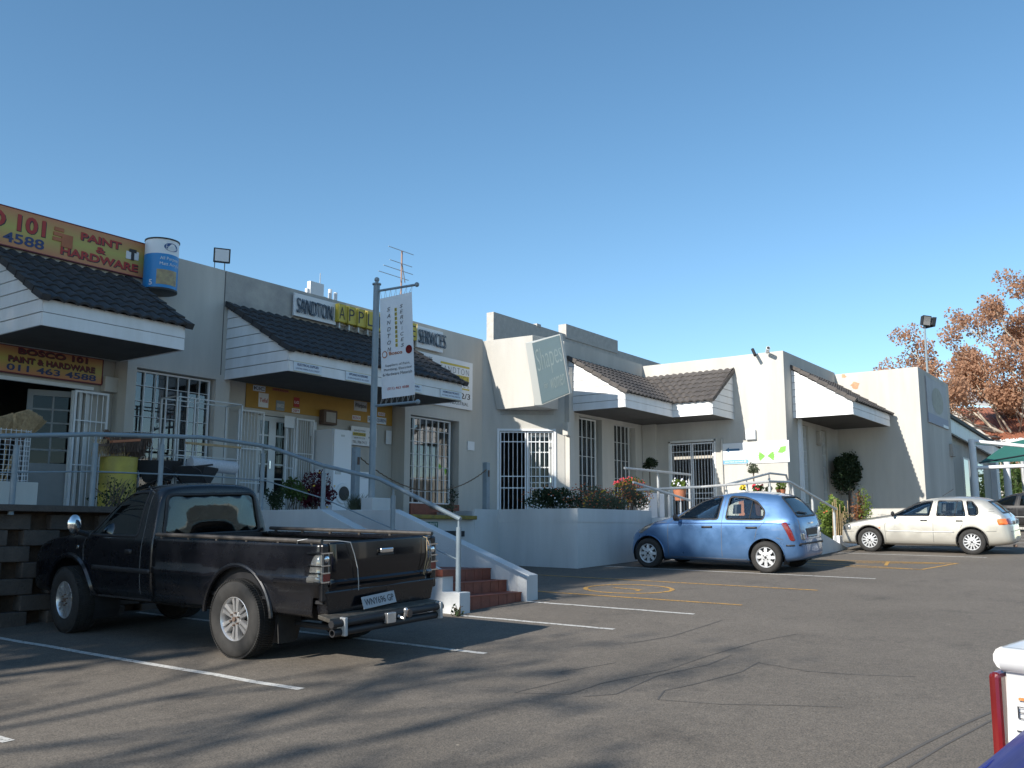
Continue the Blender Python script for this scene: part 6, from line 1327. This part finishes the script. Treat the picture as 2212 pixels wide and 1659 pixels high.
    mb.grid(nx_, 24, tg); t = mb.build('tailgate', carpaint('black_gloss', (.004, .005, .009), rough=.12, dirt=(.010, .009, .008), coat=.5), rt, smooth=True, solid=.03); 
    MB().box(-.09, .09, -2.815, -2.785, 1.035, 1.085).build('handle', M['chrome'], t, bevel=.012); MB().box(-.11, .11, -2.80, -2.78, 1.015, 1.035).build('handle_recess', M['black'], t)
    for sd in (-1, 1): MB().box(min(sd*.732, sd*.82), max(sd*.732, sd*.82), -2.756, -2.70, .62, 1.16).build('corner_panel', pm, rt, bevel=.02)
    MB().hexa([(-.74, -2.75, .50), (.74, -2.75, .50), (.74, -2.60, .50), (-.74, -2.60, .50), (-.79, -2.765, .72), (.79, -2.765, .72), (.79, -2.6, .72), (-.79, -2.6, .72)]).build('rear_valance', pm, rt, bevel=.015)
    # step bumper with roller bars
    bp2 = MB().hexa([(-.86, -2.90, .45), (.71, -2.90, .45), (.69, -2.70, .47), (-.82, -2.70, .47), (-.86, -2.90, .49), (.71, -2.90, .49), (.69, -2.70, .51), (-.82, -2.70, .51)]).build('step_bumper', mat('worn_checker_plate', (.10, .09, .075), .6, metal=.3, var=.4, vs=9, bump=.4, bs=80), rt, bevel=.006)
    MB().tube([(-.86, -2.92, .44), (.71, -2.92, .44)], .036, 14).build('bumper_tube', M['black'], bp2, smooth=True); MB().lathe([(.026, 0), (.037, .0), (.037, 1.53), (.026, 1.53)], (-.83, -2.90, .355), (1, 0, 0), n=16, closed=True).build('bumper_tube', M['black'], bp2, smooth=True)
    for x in (-.72, .65): MB().box(x-.012, x+.025, -2.97, -2.86, .32, .49).build('bracket', M['galv'], bp2, bevel=.006)
    h_ = MB(); h_.box(-.18, -.06, -2.99, -2.94, .37, .47); h_.build('tow_plate', M['alloy'], bp2, bevel=.006); MB().tube([(.0, -2.96, .42), (.01, -3.03, .40), (.01, -3.05, .46)], .016, 8).sphere((.01, -3.05, .485), .024).build('tow_ball', M['alloy'], bp2, smooth=True); MB().lathe([(.03, 0), (.04, .02), (.04, .04), (.01, .045)], (.15, -2.94, .43), (0, -1, 0), n=16).build('tow_socket', M['rust'], bp2)
    plate(rt, (-.36, -2.84, .515), (1, 0, .05), (0, .35, 1), .46, .12, 'WNY696 GP')
    # wire hanging over the tailgate and loose cords
    wr = M['signwhite']
    MB().tube([(-.80, -2.38, 1.15), (-.83, -2.42, 1.19), (-.80, -2.52, 1.205), (-.74, -2.6, 1.19), (-.60, -2.72, 1.185), (-.50, -2.80, 1.165), (-.46, -2.812, 1.05), (-.42, -2.815, .92), (-.40, -2.81, .78), (-.39, -2.80, .70)], .0045, 5).build('cord', M['galv'], rt)
    MB().tube([(.60, -2.74, 1.17), (.62, -2.80, 1.15), (.60, -2.81, .95), (.55, -2.81, .78)], .004, 4).tube([(.65, -2.74, 1.17), (.66, -2.79, 1.1), (.67, -2.80, .95), (.56, -2.81, .77)], .004, 4).build('cord', M['wood'], rt)
    for sd in (-1, 1):
        wheel(rt, sd*.735, rw_, .39, .265, .215, 'pickup', sd); wheel(rt, sd*.735, fw, .39, .265, .215, 'pickup', sd, steer=.10*sd)
    liner(rt, fw, .40, .51, .78); liner(rt, rw_, .40, .52, .78)
    MB().box(-.35, .35, -2.6, 2.2, .36, .50).box(-.62, .62, -1.62, -1.5, .33, .45).tube([(-.5, -2.0, .34), (-.5, -2.78, .34)], .03, 8).tube([(-.7, rw_, .39), (.7, rw_, .39)], .05, 8).build('chassis', M['black'], rt)
    MB().box(-.76, .76, .05, 1.3, .46, .52).box(-.74, .74, .04, .10, .5, 1.12).build('floor_pan', M['seatdark'], rt)
    MB().hexa([(-.7, .95, .9), (.7, .95, .9), (.7, 1.2, .9), (-.7, 1.2, .9), (-.7, .90, 1.16), (.7, .90, 1.16), (.7, 1.25, 1.22), (-.7, 1.25, 1.22)]).build('dashboard', M['seatdark'], rt, bevel=.03)
    MB().lathe([(.18, -.012), (.195, 0), (.18, .012), (.17, 0)], (.36, .78, 1.15), (0, -.8, .6), n=22, closed=True).build('steering_wheel', M['seatdark'], rt, smooth=True)
    for x in (-.38, .38): seat(rt, x, .56, .66, M['seatdark'], w_=.54)
    return rt
blue_car()
box_hatch((24.38, 5.33, G(24.38, 5.33)), 0, 'boxy silver hatchback parked nose-in at the foot of the ramp', carpaint('silver_paint', (.56, .54, .48), metal=.6, rough=.36))
pickup()
box_hatch((35.4, 5.0, G(35.4, 5.0)), R(-8), 'dark grey car parked beyond the silver hatchback at the right edge', carpaint('graphite_paint', (.02, .02, .022), rough=.3), detail=False, glass='carglass_dark')
# near vehicles cut by the frame
def white_bakkie():
    rot = R(-90-13); loc = (4.64, -.67); rt = cempty('pickup_truck', (loc[0], loc[1], G(*loc)), rot, 'white pickup with lettered tailgate cut off by the right edge', 'pickup truck')
    pm = carpaint('white_paint', (.70, .69, .66), metal=0, rough=.3)
    return rt, pm
rt, pm = white_bakkie()
def bk(n, mb, mt, par=None, **k): return mb.build(n, mt, par or rt, **k)
# local axes: y forward (away from the camera), x right, tail at y = -1.85
prof = [(.70, .45), (.78, .50), (.80, .70), (.80, .95), (.79, 1.10), (.77, 1.16), (.73, 1.19)]
for sd in (-1, 1):
    mb = MB(); n = 12
    mb.grid(len(prof)-1, n, lambda u, v: (sd*prof[round(u*(len(prof)-1))][0], -1.80+2.2*v, prof[round(u*(len(prof)-1))][1])); bk('bed_side', mb, pm, smooth=True, solid=.02)
    bk('tail_light', MB().box(min(sd*.786, sd*.818), max(sd*.786, sd*.818), -1.84, -1.74, .76, 1.125), M['redlens'], bevel=.012); bk('tail_light', MB().box(min(sd*.772, sd*.815), max(sd*.772, sd*.815), -1.845, -1.76, .66, .755), M['clearlens'], bevel=.012)
    bk('top_cap', MB().tube([(sd*.768, -1.84, 1.165), (sd*.768, .4, 1.175)], .032, 12), pm, smooth=True)
t = bk('tailgate', MB().grid(10, 10, lambda u, v: (-.765+1.53*u, -1.835-.025*math.sin(math.pi*v)-.02*(1 if v > .9 else 0), .62+.55*v)), pm, smooth=True)
bk('tailgate_cap', MB().tube([(-.77, -1.845, 1.165), (.77, -1.845, 1.165)], .032, 12), pm, t, smooth=True)
def tt(s, x, z, w_, h_, mt, **k): mb = MB(); letters(mb, s, (x, -1.862, z), (1, 0, 0), UPZ, w_, h_, .0, **k); return mb.build('lettering', M[mt], t)
tt('BEST SERVICE', -.735, 1.02, .42, .032, 'ink', offset=-.02); tt('Tel : 011 463 2178', -.74, .962, .50, .029, 'ink'); bk('stripe', MB().box(-.732, .6, -1.858, -1.84, 1.066, 1.072), M['orange'], t); bk('emblem', MB().box(-.74, -.715, -1.864, -1.84, .905, .935), M['ink'], t)
bk('bumper', MB().box(-.80, .80, -1.95, -1.82, .42, .56), M['galv'], bevel=.03); bk('bed_floor', MB().box(-.76, .76, -1.8, .4, .6, .63), M['galv'])
st_ = [(.42, .45, .45, .72, 1.12, .56, 1.40), (.43, .47, .42, .79, 1.13, .60, 1.66), (.6, .6, .42, .80, 1.13, .61, 1.70), (1.0, 1.0, .42, .80, 1.13, .61, 1.71), (1.35, 1.2, .42, .80, 1.12, .63, 1.60), (1.7, 1.6, .42, .80, 1.1, .70, 1.28), (1.9, 1.9, .42, .80, 1.08, .74, 1.17), (2.6, 2.6, .42, .78, 1.0, .72, 1.08), (2.85, 2.8, .45, .70, .85, .6, .92), (2.88, 2.85, .5, .4, .7, .4, .8)]
car = Car(rt, loft(st_)); 
for sd in (-1, 1): car.piece('window', rpoly([(1.5, 1.16), (1.15, 1.58), (.62, 1.60), (.62, 1.16)], .04), M['carglass_dark'], side=sd, off=-.004, solid=.004); car.piece(None, circ(1.95, .38, .42, 22), None, side=sd)
car.body('cab', pm)
rt.scale = (1, 1, 1.035)
for sd in (-1, 1): wheel(rt, sd*.70, 1.95, .32, .2, .19, 'silver', sd); wheel(rt, sd*.70, -.75, .32, .2, .19, 'silver', sd)
# dark blue car in the bottom right corner: rear pillar points found from the photograph
near = box_hatch((2.13, -1.37, G(2.13, -1.37)), R(180), 'dark blue car whose roof edge fills the bottom right corner', carpaint('navy_paint', (.03, .05, .30), metal=.55, rough=.45, coat=.08), detail=False, seals=False, rwn=.88, glass='carglass_dark')
near.scale = (1.1, 1.1, 1.1)
# ================================================================ plants
def bush(name, lab, cat, c, rad, base_z, n, size, mt, flowers=(), stems=10, group=None, seed=1, k=9):
    rr = random.Random(seed); e_ = empty(name, (c[0], c[1], base_z), lab, cat, group)
    mb = MB(); clump(mb, c, rad, n, size, k=k, rr=rr); mb.build('foliage', M[mt], e_, solid=None or 0)
    mb = MB()
    for _ in range(stems):
        p = Vector((c[0]+rr.uniform(-.3, .3)*rad[0], c[1]+rr.uniform(-.3, .3)*rad[1], base_z)); q = Vector((c[0]+rr.uniform(-.8, .8)*rad[0], c[1]+rr.uniform(-.8, .8)*rad[1], c[2]+rr.uniform(.1, .9)*rad[2])); mb.tube([p, p.lerp(q, .5)+Vector((0, 0, .05)), q], .008, 4, r2=.003, caps=False)
    mb.build('stems', M['bark'], e_)
    for (fm, nf, fs) in flowers:
        mb = MB()
        for _ in range(nf):
            d = Vector((rr.gauss(0, 1), rr.gauss(0, 1), rr.gauss(.35, .7))).normalized(); q = Vector(c)+Vector((d.x*rad[0], d.y*rad[1], d.z*rad[2]))*rr.uniform(.8, 1.08)
            mb.sphere(q, fs*rr.uniform(.6, 1.2), 6, 4, sc=(1, 1, .7))
        mb.build('flowers', M[fm], e_)
    return e_
bush('shrub', 'low green shrub with a few white flowers below the gym door', 'shrub', (17.5, 11.6, .72), (.75, .75, .30), .42, 2600, .055, 'leafd', [('flowwhite', 26, .022), ('floworange', 60, .016)], seed=3)
bush('shrub', 'orange flowering shrub below the gym door, right half of the bed', 'shrub', (18.0, 10.95, .72), (.62, .5, .34), .42, 1800, .045, 'leafg', [('floworange', 110, .018)], seed=4)
bush('shrub', 'broad orange and yellow flowered bush spilling over the terrace corner', 'shrub', (18.0, 10.45, .66), (.95, .30, .28), .40, 2400, .045, 'leafg', [('floworange', 160, .016), ('flowyellow', 60, .016)], seed=5)
bush('shrub', 'tall mound of orange flowers at the right end of the bed', 'shrub', (19.15, 10.45, .80), (.75, .30, .38), .40, 2600, .045, 'leafg', [('floworange', 200, .016), ('flowyellow', 70, .016)], seed=6)
bush('shrub', 'clipped bush with red blossoms behind the orange flowers', 'shrub', (19.9, 10.95, 1.12), (.42, .35, .16), .40, 900, .05, 'leaf', [('flowred', 90, .02)], seed=7)
bush('shrub', 'maroon leaved shrub on the terrace behind the pickup', 'shrub', (11.78, 12.85, .72), (.36, .3, .36), FL, 1800, .055, 'leafr', [('flowyellow', 10, .02)], seed=8)
bush('shrub', 'yellow-green shrub growing into the maroon one', 'shrub', (11.28, 12.9, .75), (.26, .26, .28), FL, 1000, .055, 'leaf', seed=9)
bush('shrub', 'small grey-green plant left of the maroon shrub', 'shrub', (10.72, 12.7, .50), (.26, .2, .22), FL, 700, .045, 'leafd', seed=10)
bush('shrub', 'sparse thorny plant below the yellow drum', 'shrub', (7.55, 12.35, .52), (.5, .12, .26), .3, 220, .04, 'leafd', stems=26, seed=11)
bush('shrub', 'low grey ground plant by the dock window sill', 'shrub', (16.2, 13.6, .50), (.45, .3, .10), .4, 500, .04, 'leafg', seed=12)
bush('shrub', 'spindly weed against the wall beside the big shop window', 'shrub', (16.9, 13.9, .78), (.14, .14, .34), .42, 130, .05, 'leafd', stems=9, seed=13)
tf = empty('grass_tuft', (13.0, 12.6, .3), 'spiky grass tuft beside the pole plinth', 'plant'); mb = MB(); rr = random.Random(3)
c = W(*Z4(1220, 850), Y=12.5)
for _ in range(220):
    a = rr.uniform(0, 6.28); l = rr.uniform(.15, .34); p = Vector((c.x-.05+rr.uniform(-.12, .12), 12.55+rr.uniform(-.1, .1), .36)); q = p+Vector((math.cos(a)*l*.6, math.sin(a)*l*.5, l)); mb.tube([p, p.lerp(q, .5)+Vector((0, 0, .06)), q], .005, 3, r2=.001, caps=False)
mb.build('blades', M['leafg'], tf)
for (x, y, s) in ((9.85, 8.0, .10),): bush('weed', 'small weed at the foot of the left stair cheek', 'weed', (x, y, G(x, y)+.08), (s, s, .11), G(x, y), 90, .04, 'leafd', stems=6, seed=21)
def topiary(lab, x, y, zb, zc, r, seed, mt='leafd', pot=None, n=1500, size=.045):
    e_ = empty('topiary_tree', (x, y, zb), lab, 'potted tree'); mb = MB(); clump(mb, (x, y, zc), (r, r, r*.9), n, size, k=10, rr=random.Random(seed)); mb.build('crown', M[mt], e_)
    MB().tube([(x, y, zb), (x+.01, y, (zb+zc)/2), (x, y, zc)], .016, 6).build('trunk', M['bark'], e_)
    if pot: MB().lathe([(pot*.75, zb), (pot, zb+.32), (pot+.015, zb+.32), (pot+.015, zb+.36), (pot-.02, zb+.36), (pot-.03, zb+.3), (0, zb+.3)], (x, y, 0), n=20).build('pot', M['terracotta'], e_, smooth=True)
p = W(1403, 1000, Y=12.6); topiary('round clipped topiary on a thin stem in the shaded corner', p.x, 12.6, .32, p.z, .22, 31, pot=.16)
p = W(*Z7(1160, 1215), Y=8.75); topiary('loose small tree in a pot in front of the arrow sign', p.x+.05, 8.75, .32, p.z, .17, 32, mt='leafg', pot=.14, n=420, size=.05)
e_ = empty('planter_box', (20.9, 10.7, .3), 'pale square planter box by the barred corner door', 'planter'); a, b = W(*Z7(265, 1420), Y=10.6), W(*Z7(390, 1420), Y=10.6); MB().box(a.x, b.x+.05, 10.6, 10.95, .3, .92).build('box', M['signwhite'], e_, bevel=.01)
def potted(lab, zp, Y, r, mt, fl, seed, n=500, box=False):
    p = W(*Z7(*zp), Y=Y); e_ = empty('potted_plant', (p.x, Y, p.z-r*1.5), lab, 'potted plant'); mb = MB(); clump(mb, (p.x, Y, p.z), (r, r, r*.8), n, .05, k=6, rr=random.Random(seed)); mb.build('foliage', M[mt], e_)
    if fl:
        mb = MB(); rr = random.Random(seed)
        for _ in range(26): d = Vector((rr.gauss(0, 1), rr.gauss(0, 1), rr.gauss(.3, .7))).normalized(); mb.sphere(Vector((p.x, Y, p.z))+d*r*.95, .022, 6, 4)
        mb.build('flowers', M[fl], e_)
    if box: MB().box(p.x-r*1.6, p.x+r*1.6, Y-.1, Y+.1, p.z-r*1.5, p.z-r*.5).build('pot', M['signwhite'], e_, bevel=.008)
    else: MB().lathe([(r*.55, p.z-r*1.8), (r*.8, p.z-r*.5), (r*.85, p.z-r*.5), (r*.75, p.z-r*.6), (0, p.z-r*.6)], (p.x, Y, 0), n=18).build('pot', M['terracotta'], e_, smooth=True)
potted('white flowering plant in a pot before the barred corner door', (530, 1365), 10.0, .20, 'leafl', 'flowwhite', 41, 600); potted('small box of yellow and orange flowers under the arrow sign', (1085, 1395), 8.7, .10, 'leafl', 'flowyellow', 42, 350, box=True); potted('pink geranium pot under the arrow sign', (1210, 1400), 8.65, .16, 'leaf', 'flowred', 43, 550)
potted('small grey-green pot plant right of the geranium', (1300, 1405), 8.6, .12, 'leafg', None, 44, 300); potted('hanging plant in a terracotta pot on the angular handrail', (1405, 1375), 8.5, .15, 'leafl', None, 45, 420)
# staked hedge, round dark tree, russet shrub right of the ramp
c = W(1800, 1112, Y=8.1); bush('hedge_shrub', 'bright green staked shrub behind the ramp handrail', 'shrub', (c.x, 8.1, .30), (1.1, .25, .72), -.35, 4200, .085, 'leafl', [('floworange', 8, .03)], seed=51, k=14)
mb = MB(); rr = random.Random(5)
for k in range(13): x = c.x-1.0+k*.15; mb.tube([(x, 7.82, -.3), (x+rr.uniform(-.04, .04), 7.80, .45+rr.uniform(0, .45))], .008, 5)
tag(mb.build('plant_stakes', M['straw']), 'row of pale wooden stakes in front of the bright green shrub', 'stakes')
e_ = empty('small_tree', (27.2, 7.9, -.3), 'dark round-headed small tree under the last awning', 'tree'); mb = MB(); cc = W(1831, 1022, Y=8.6); rr = random.Random(8)
clump(mb, (cc.x, 8.58, cc.z), (1.35, .33, .60), 8000, .075, k=22, rr=rr); clump(mb, (cc.x, 8.58, cc.z), (1.5, .35, .76), 1300, .07, k=14, rr=rr); mb.build('crown', M['leafd'], e_); MB().tube([(cc.x+.1, 8.58, -.3), (cc.x, 8.58, .5), (cc.x+.05, 8.58, 1.4)], .045, 7).build('trunk', M['bark'], e_)
cc = W(1842, 1090, Y=8.2); bush('shrub', 'airy russet and green shrub below the dark round tree', 'shrub', (cc.x+.1, 8.1, cc.z-.05), (.30, .25, .62), -.3, 480, .07, 'leafo', stems=16, seed=52); bush('shrub', 'green sprigs among the russet shrub', 'shrub', (cc.x+.15, 7.9, cc.z-.1), (.42, .25, .6), -.3, 500, .07, 'leafl', seed=53)
cc = W(1880, 1150, Y=8.4); bush('shrub', 'low green border plants behind the silver hatchback bonnet', 'shrub', (cc.x+.6, 7.9, -.02), (1.5, .3, .25), -.3, 1100, .07, 'leafl', seed=54)
tag(MB().box(24.4, 29.6, 7.45, 7.62, -.5, -.08).build('garden_kerb', M['signwhite'], bevel=.02), 'low white garden kerb in front of the staked shrub', 'kerb')
# ================================================================ far right: low building, red roof, carport, big plane tree
lb = empty('side_building', (46, 8, 0), 'low grey annex with a white verge board beyond the stepped wall', 'building')
f1, f2 = W(*Z8(1580, 1310), X=None, Y=7.5), None
def q4(x, y, Y): return W(1963.7+.2084*x, 879.7+.2084*y, Y=Y)
A0, A1 = q4(435, 135, 7.4), q4(925, 440, 7.4)
MB().prism([(A0.x-6, 7.6, -.5), (A1.x, 7.6, -.5), (A1.x, 7.6, A1.z-.3), (A0.x-6, 7.6, A0.z-.1)], (0, 9, 0)).build('wall', M['plaster'], lb)
MB().hexa([(A0.x-6, 7.3, A0.z-.55+.2), (A1.x+.3, 7.3, A1.z-.5), (A1.x+.3, 7.4, A1.z-.5), (A0.x-6, 7.4, A0.z-.35), (A0.x-6, 7.3, A0.z+.2), (A1.x+.3, 7.3, A1.z), (A1.x+.3, 7.4, A1.z), (A0.x-6, 7.4, A0.z+.2)]).build('verge_board', M['white'], lb)
MB().hexa([(A0.x-6, 7.2, A0.z+.2), (A1.x+.5, 7.2, A1.z), (A1.x+.5, 17, A1.z), (A0.x-6, 17, A0.z+.2), (A0.x-6, 7.2, A0.z+.34), (A1.x+.5, 7.2, A1.z+.12), (A1.x+.5, 17, A1.z+.12), (A0.x-6, 17, A0.z+.34)]).build('roof', M['tile'], lb)
for (x0, x1) in ((41.3, 42.9), (44.2, 45.6)): f = MB().box(x0, x1, 7.56, 7.6, 1.2, 3.0).build('window', M['wframe'], lb); MB().box(x0+.08, x1-.08, 7.545, 7.56, 1.28, 2.92).build('glass', M['glass'], f)
MB().box(47.6, 48.3, 7.35, 7.6, -.3, 3.4).build('column', M['signwhite'], lb)
rr_b = empty('red_roof_building', (62, 14, 0), 'house with a sunlit red tiled roof behind the carport', 'building')
p0, p1, p2, p3 = q4(560, 145, 14), q4(1400, 330, 10), q4(1400, 180, 18), q4(560, 110, 18)
P0, P1 = W(2068, 902, D=64), W(2290, 952, D=58); P2, P3 = W(2290, 905, D=72), W(2075, 896, D=76)
e0, e1 = W(2150, 948, D=60), W(2300, 936, D=54)
t0, t1 = W(2060, 880, D=74), W(2310, 880, D=70)
mb = MB()
mb.grid(60, 10, lambda u, v: (e0.lerp(e1, u).lerp((t0).lerp(t1, u), v)+Vector((0, 0, .05*math.sin(u*220))))); mb.build('roof', M['redroof'], rr_b, solid=.15)
MB().obox(e0-Vector((0, 0, .55)), e1-e0, (.3, .3, 0), (0, 0, .5)).build('eave_board', M['white'], rr_b); MB().obox(e0-Vector((-.8, -.8, 6)), e1-e0, (10, 6, 0), (0, 0, 5.5)).build('wall', M['plaster'], rr_b)
g_b = empty('grey_roof_building', (85, 20, 0), 'far grey sheet roof behind the red tiled one', 'building'); u0, u1 = W(2075, 873, D=90), W(2330, 893, D=86)
MB().obox(u0, u1-u0, (6, 8, 3), (0, 0, .3)).build('roof', M['greyroof'], g_b); MB().obox(u0+Vector((1, 1, -8)), (u1-u0), (6, 8, 0), (0, 0, 7.9)).build('wall', M['brick_w'], g_b)
# carport
cp_ = empty('carport', (34, 5.6, 0), 'white tubular carport frame with green shade net', 'carport')
def cpt(px, py, X): return W(px, py, X=X)
XP = 36.0
a = cpt(2099, 949, XP); MB().tube([(XP, a.y, G(XP, a.y)), (XP, a.y, a.z)], .115, 14).build('post', M['signwhite'], cp_, smooth=True)
b = cpt(2260, 968, XP); MB().tube([(XP, a.y, a.z-.06), (XP, b.y, b.z)], .06, 10).build('beam', M['signwhite'], cp_, smooth=True)
c1, c2 = cpt(2106, 1011, XP), cpt(2260, 1004, XP); MB().tube([c1, c2], .065, 10).build('beam', M['signwhite'], cp_, smooth=True)
XQ = 47.0; d1 = cpt(2170, 958, XQ); MB().tube([(XQ, d1.y, G(XQ, d1.y)), (XQ, d1.y, d1.z)], .15, 14).build('post', M['signwhite'], cp_, smooth=True); MB().tube([(XP, a.y, a.z-.1), (XQ, d1.y, d1.z-.1)], .07, 8).build('beam', M['signwhite'], cp_, smooth=True)
d2 = cpt(2207, 985, XQ); MB().tube([(XQ, d2.y, G(XQ, d2.y)), (XQ, d2.y, d2.z)], .08, 10).build('post', M['galv'], cp_, smooth=True)
n1, n2, n3 = cpt(2115, 1000, XP+.3), cpt(2300, 993, XP+.3), W(2320, 925, X=XQ-1)
n0 = W(2178, 957, X=XQ-4)
MB().grid(14, 10, lambda u, v: (n1.lerp(n2, u)).lerp(n0.lerp(n3, u), v)-Vector((0, 0, .25*math.sin(math.pi*u)*math.sin(math.pi*v)))).build('shade_net', M['net'], cp_, smooth=True)
MB().tube([n1, n1.lerp(n0, .5).lerp(n2, .45), n2.lerp(n3, .35)], .03, 5).build('net_cable', M['black'], cp_)
for (px, py, X, r, lb_, sd) in ((2185, 1055, 56, 1.5, 'green bush beyond the carport posts', 61), (2230, 1060, 54, 1.6, 'second green bush at the right edge behind the carport', 62)):
    c = W(px, py, X=X); bush('shrub', lb_, 'shrub', tuple(c), (r, r, r*1.1), G(c.x, c.y)-.2, 1500, .22, 'leaf', seed=sd)
# big plane tree with brown leaves
def brown_tree():
    rr = random.Random(12); base = W(2290, 1090, D=60); base.z = G(base.x, base.y)-.8; e_ = empty('plane_tree', base, 'large pale-branched tree with withered brown leaves, right edge', 'tree')
    D0 = base.dot(CF); mb = MB(); tips = []
    top = base+Vector((0, 0, 6)); mb.tube([base, base+Vector((-.1, 0, 3)), top], .32, 10, r2=.22)
    Rt = CR.copy(); Rt.z = 0; Rt.normalize(); Fw = CF.copy(); Fw.z = 0; Fw.normalize()
    for (dx, dz, df, L_) in ((-1, .42, .1, 3.6), (-.8, .75, -.3, 3.8), (-.45, 1.0, .2, 4.2), (-.1, 1.2, -.2, 4.0), (.5, 1.0, .2, 3.6), (.9, .6, -.1, 3.2), (-1.0, .28, -.4, 3.2), (-.3, .8, .8, 3.2), (.2, .9, -.8, 3.2), (-.9, .5, .6, 3.4), (-1, .12, .0, 3.9), (-1, .25, .3, 4.4), (-.6, .55, .3, 4.2), (-.35, 1.2, .1, 4.6), (.1, .6, .3, 3.6)):
        d = Rt*dx+Vector((0, 0, dz))+Fw*df; st0 = top-Vector((0, 0, rr.uniform(0, 2.0))); limbs(mb, st0, d, L_*.98, .13, 3, tips, rr, spread=.55, up=.10, taper=.62, kids=(2, 4), minr=.012)
    mb.build('trunk', M['palebark'], e_)
    lf = MB()
    for (p, d) in tips:
        for k in range(2 if rr.random() < .8 else 1):
            q = p-d*rr.uniform(0, 1.2)*k; leaves(lf, q, (.75, .75, .6), 120, .16, shell=.0, asp=.8, rr=rr)
    lf.build('crown', M['leafb'], e_); return len(tips)
print('brown tree tips', brown_tree())
# ================================================================ trees just outside the frame that shade the left half
def shade_tree(x, y, H, lab, seed, rlist, leafn, size=.13, kids=(2, 3), depth=4, L0=2.4, r0=.2, mt='leaf'):
    rr = random.Random(seed); e_ = empty('street_tree', (x, y, G(x, y)), lab, 'tree', 'trees shading the car park'); mb = MB(); tips = []; base = Vector((x, y, G(x, y))); top = base+Vector((0, 0, H)); mb.tube([base, base.lerp(top, .5)+Vector((.1, .05, 0)), top], r0, 9, r2=r0*.7)
    for (dx, dy, dz) in rlist: limbs(mb, top-Vector((0, 0, rr.uniform(0, .8))), (dx, dy, dz), L0, r0*.5, depth-1, tips, rr, spread=.6, up=.12, taper=.66, kids=kids, minr=.006)
    mb.build('trunk', M['bark'], e_); lf = MB()
    for (p, d) in tips: leaves(lf, p, (.55, .55, .45), leafn, size, shell=0, asp=.6, rr=rr)
    lf.build('crown', M[mt], e_); return len(tips)
def leafy(x, y, lab, seed, blobs, n, size):
    rr = random.Random(seed); e_ = empty('street_tree', (x, y, G(x, y)), lab, 'tree', 'trees shading the car park'); mb = MB(); base = Vector((x, y, G(x, y))); top = base+Vector((0, 0, 11.0)); mb.tube([base, base.lerp(top, .5)+Vector((.1, .05, 0)), top], .34, 10, r2=.2)
    lf = MB()
    for (c, r) in blobs:
        c = Vector(c); mb.tube([top-Vector((0, 0, .6)), top.lerp(c, .5)+Vector((0, 0, .5)), c], .10, 6, r2=.03, caps=False)
        for k in range(5): q = c+Vector((rr.uniform(-1, 1)*r[0], rr.uniform(-1, 1)*r[1], rr.uniform(-1, 1)*r[2]))*.8; mb.tube([c, c.lerp(q, .5)+Vector((0, 0, .15)), q], .035, 4, r2=.01, caps=False)
        clump(lf, c, r, int(n*r[1]*r[2]/4), size, k=14, rr=rr)
    mb.build('trunk', M['bark'], e_); lf.build('crown', M['leaf'], e_)
def sh(bl, dx=-12, dy=1.96, dz=7.3): return [((c[0]+dx, c[1]+dy, c[2]+dz), tuple(q*1.03 for q in r)) for c, r in bl]
leafy(-15.2, 14.8, 'broad leafy tree beside the car park entrance', 5, sh([((-3, 12.4, 4.6), (2.4, 2.4, 2.2)), ((-3, 12.2, 8.0), (2.6, 2.0, 2.4)), ((-3, 13.6, 8.6), (2.6, 2.4, 2.4)), ((-3, 13.6, 11.2), (2.6, 2.6, 2.1)), ((-3, 15.2, 6.2), (2.4, 2.0, 2.2)), ((-3, 14.3, 12.3), (2.0, 1.3, 1.2)), ((-3, 12.0, 11.4), (1.6, 1.0, 1.0)), ((-3, 13.9, 13.4), (2.0, 1.3, 1.1))]), 1500, .36)
leafy(-16.0, 19.2, 'tall leafy tree at the left end of the shops', 6, sh([((-3, 16.2, 9.6), (2.3, 2.2, 2.4)), ((-3, 16.8, 12.6), (2.3, 2.2, 2.2)), ((-3, 15.6, 12.6), (2.3, 1.8, 2.0)), ((-3, 17.2, 14.0), (2.0, 1.9, 1.3)), ((-3, 18.4, 9.6), (2.2, 1.9, 2.6))]), 1500, .36)
shade_tree(-19.0, 7.2, 9.2, 'thin half-bare tree casting streaky shade', 9, [(1, .1, .6), (.2, -1, .5), (.3, .9, .6), (-.8, .2, .9), (.5, -.5, 1.1)], 4, size=.24, L0=2.7)
shade_tree(-18.0, 10.2, 11.2, 'second thin tree with sparse crown', 19, [(1, .1, .6), (.2, -1, .4), (.3, .9, .7), (-.8, .2, .9), (.5, -.5, 1.1)], 4, size=.22, L0=2.7)
op = empty('opposite_building', (50, -26, 0), 'pale stepped shop block across the car park, seen only as reflections in the windows', 'building')
for k in range(5): MB().box(22+k*13, 35.2+k*13, -40, -25+k*1.5, -2, 4.2+.4*(k % 2)).build('wall', M['plaster'], op); f_ = MB().box(25+k*13, 33+k*13, -24.99+k*1.5, -24.95+k*1.5, .2, 2.6).build('window', M['black'], op)
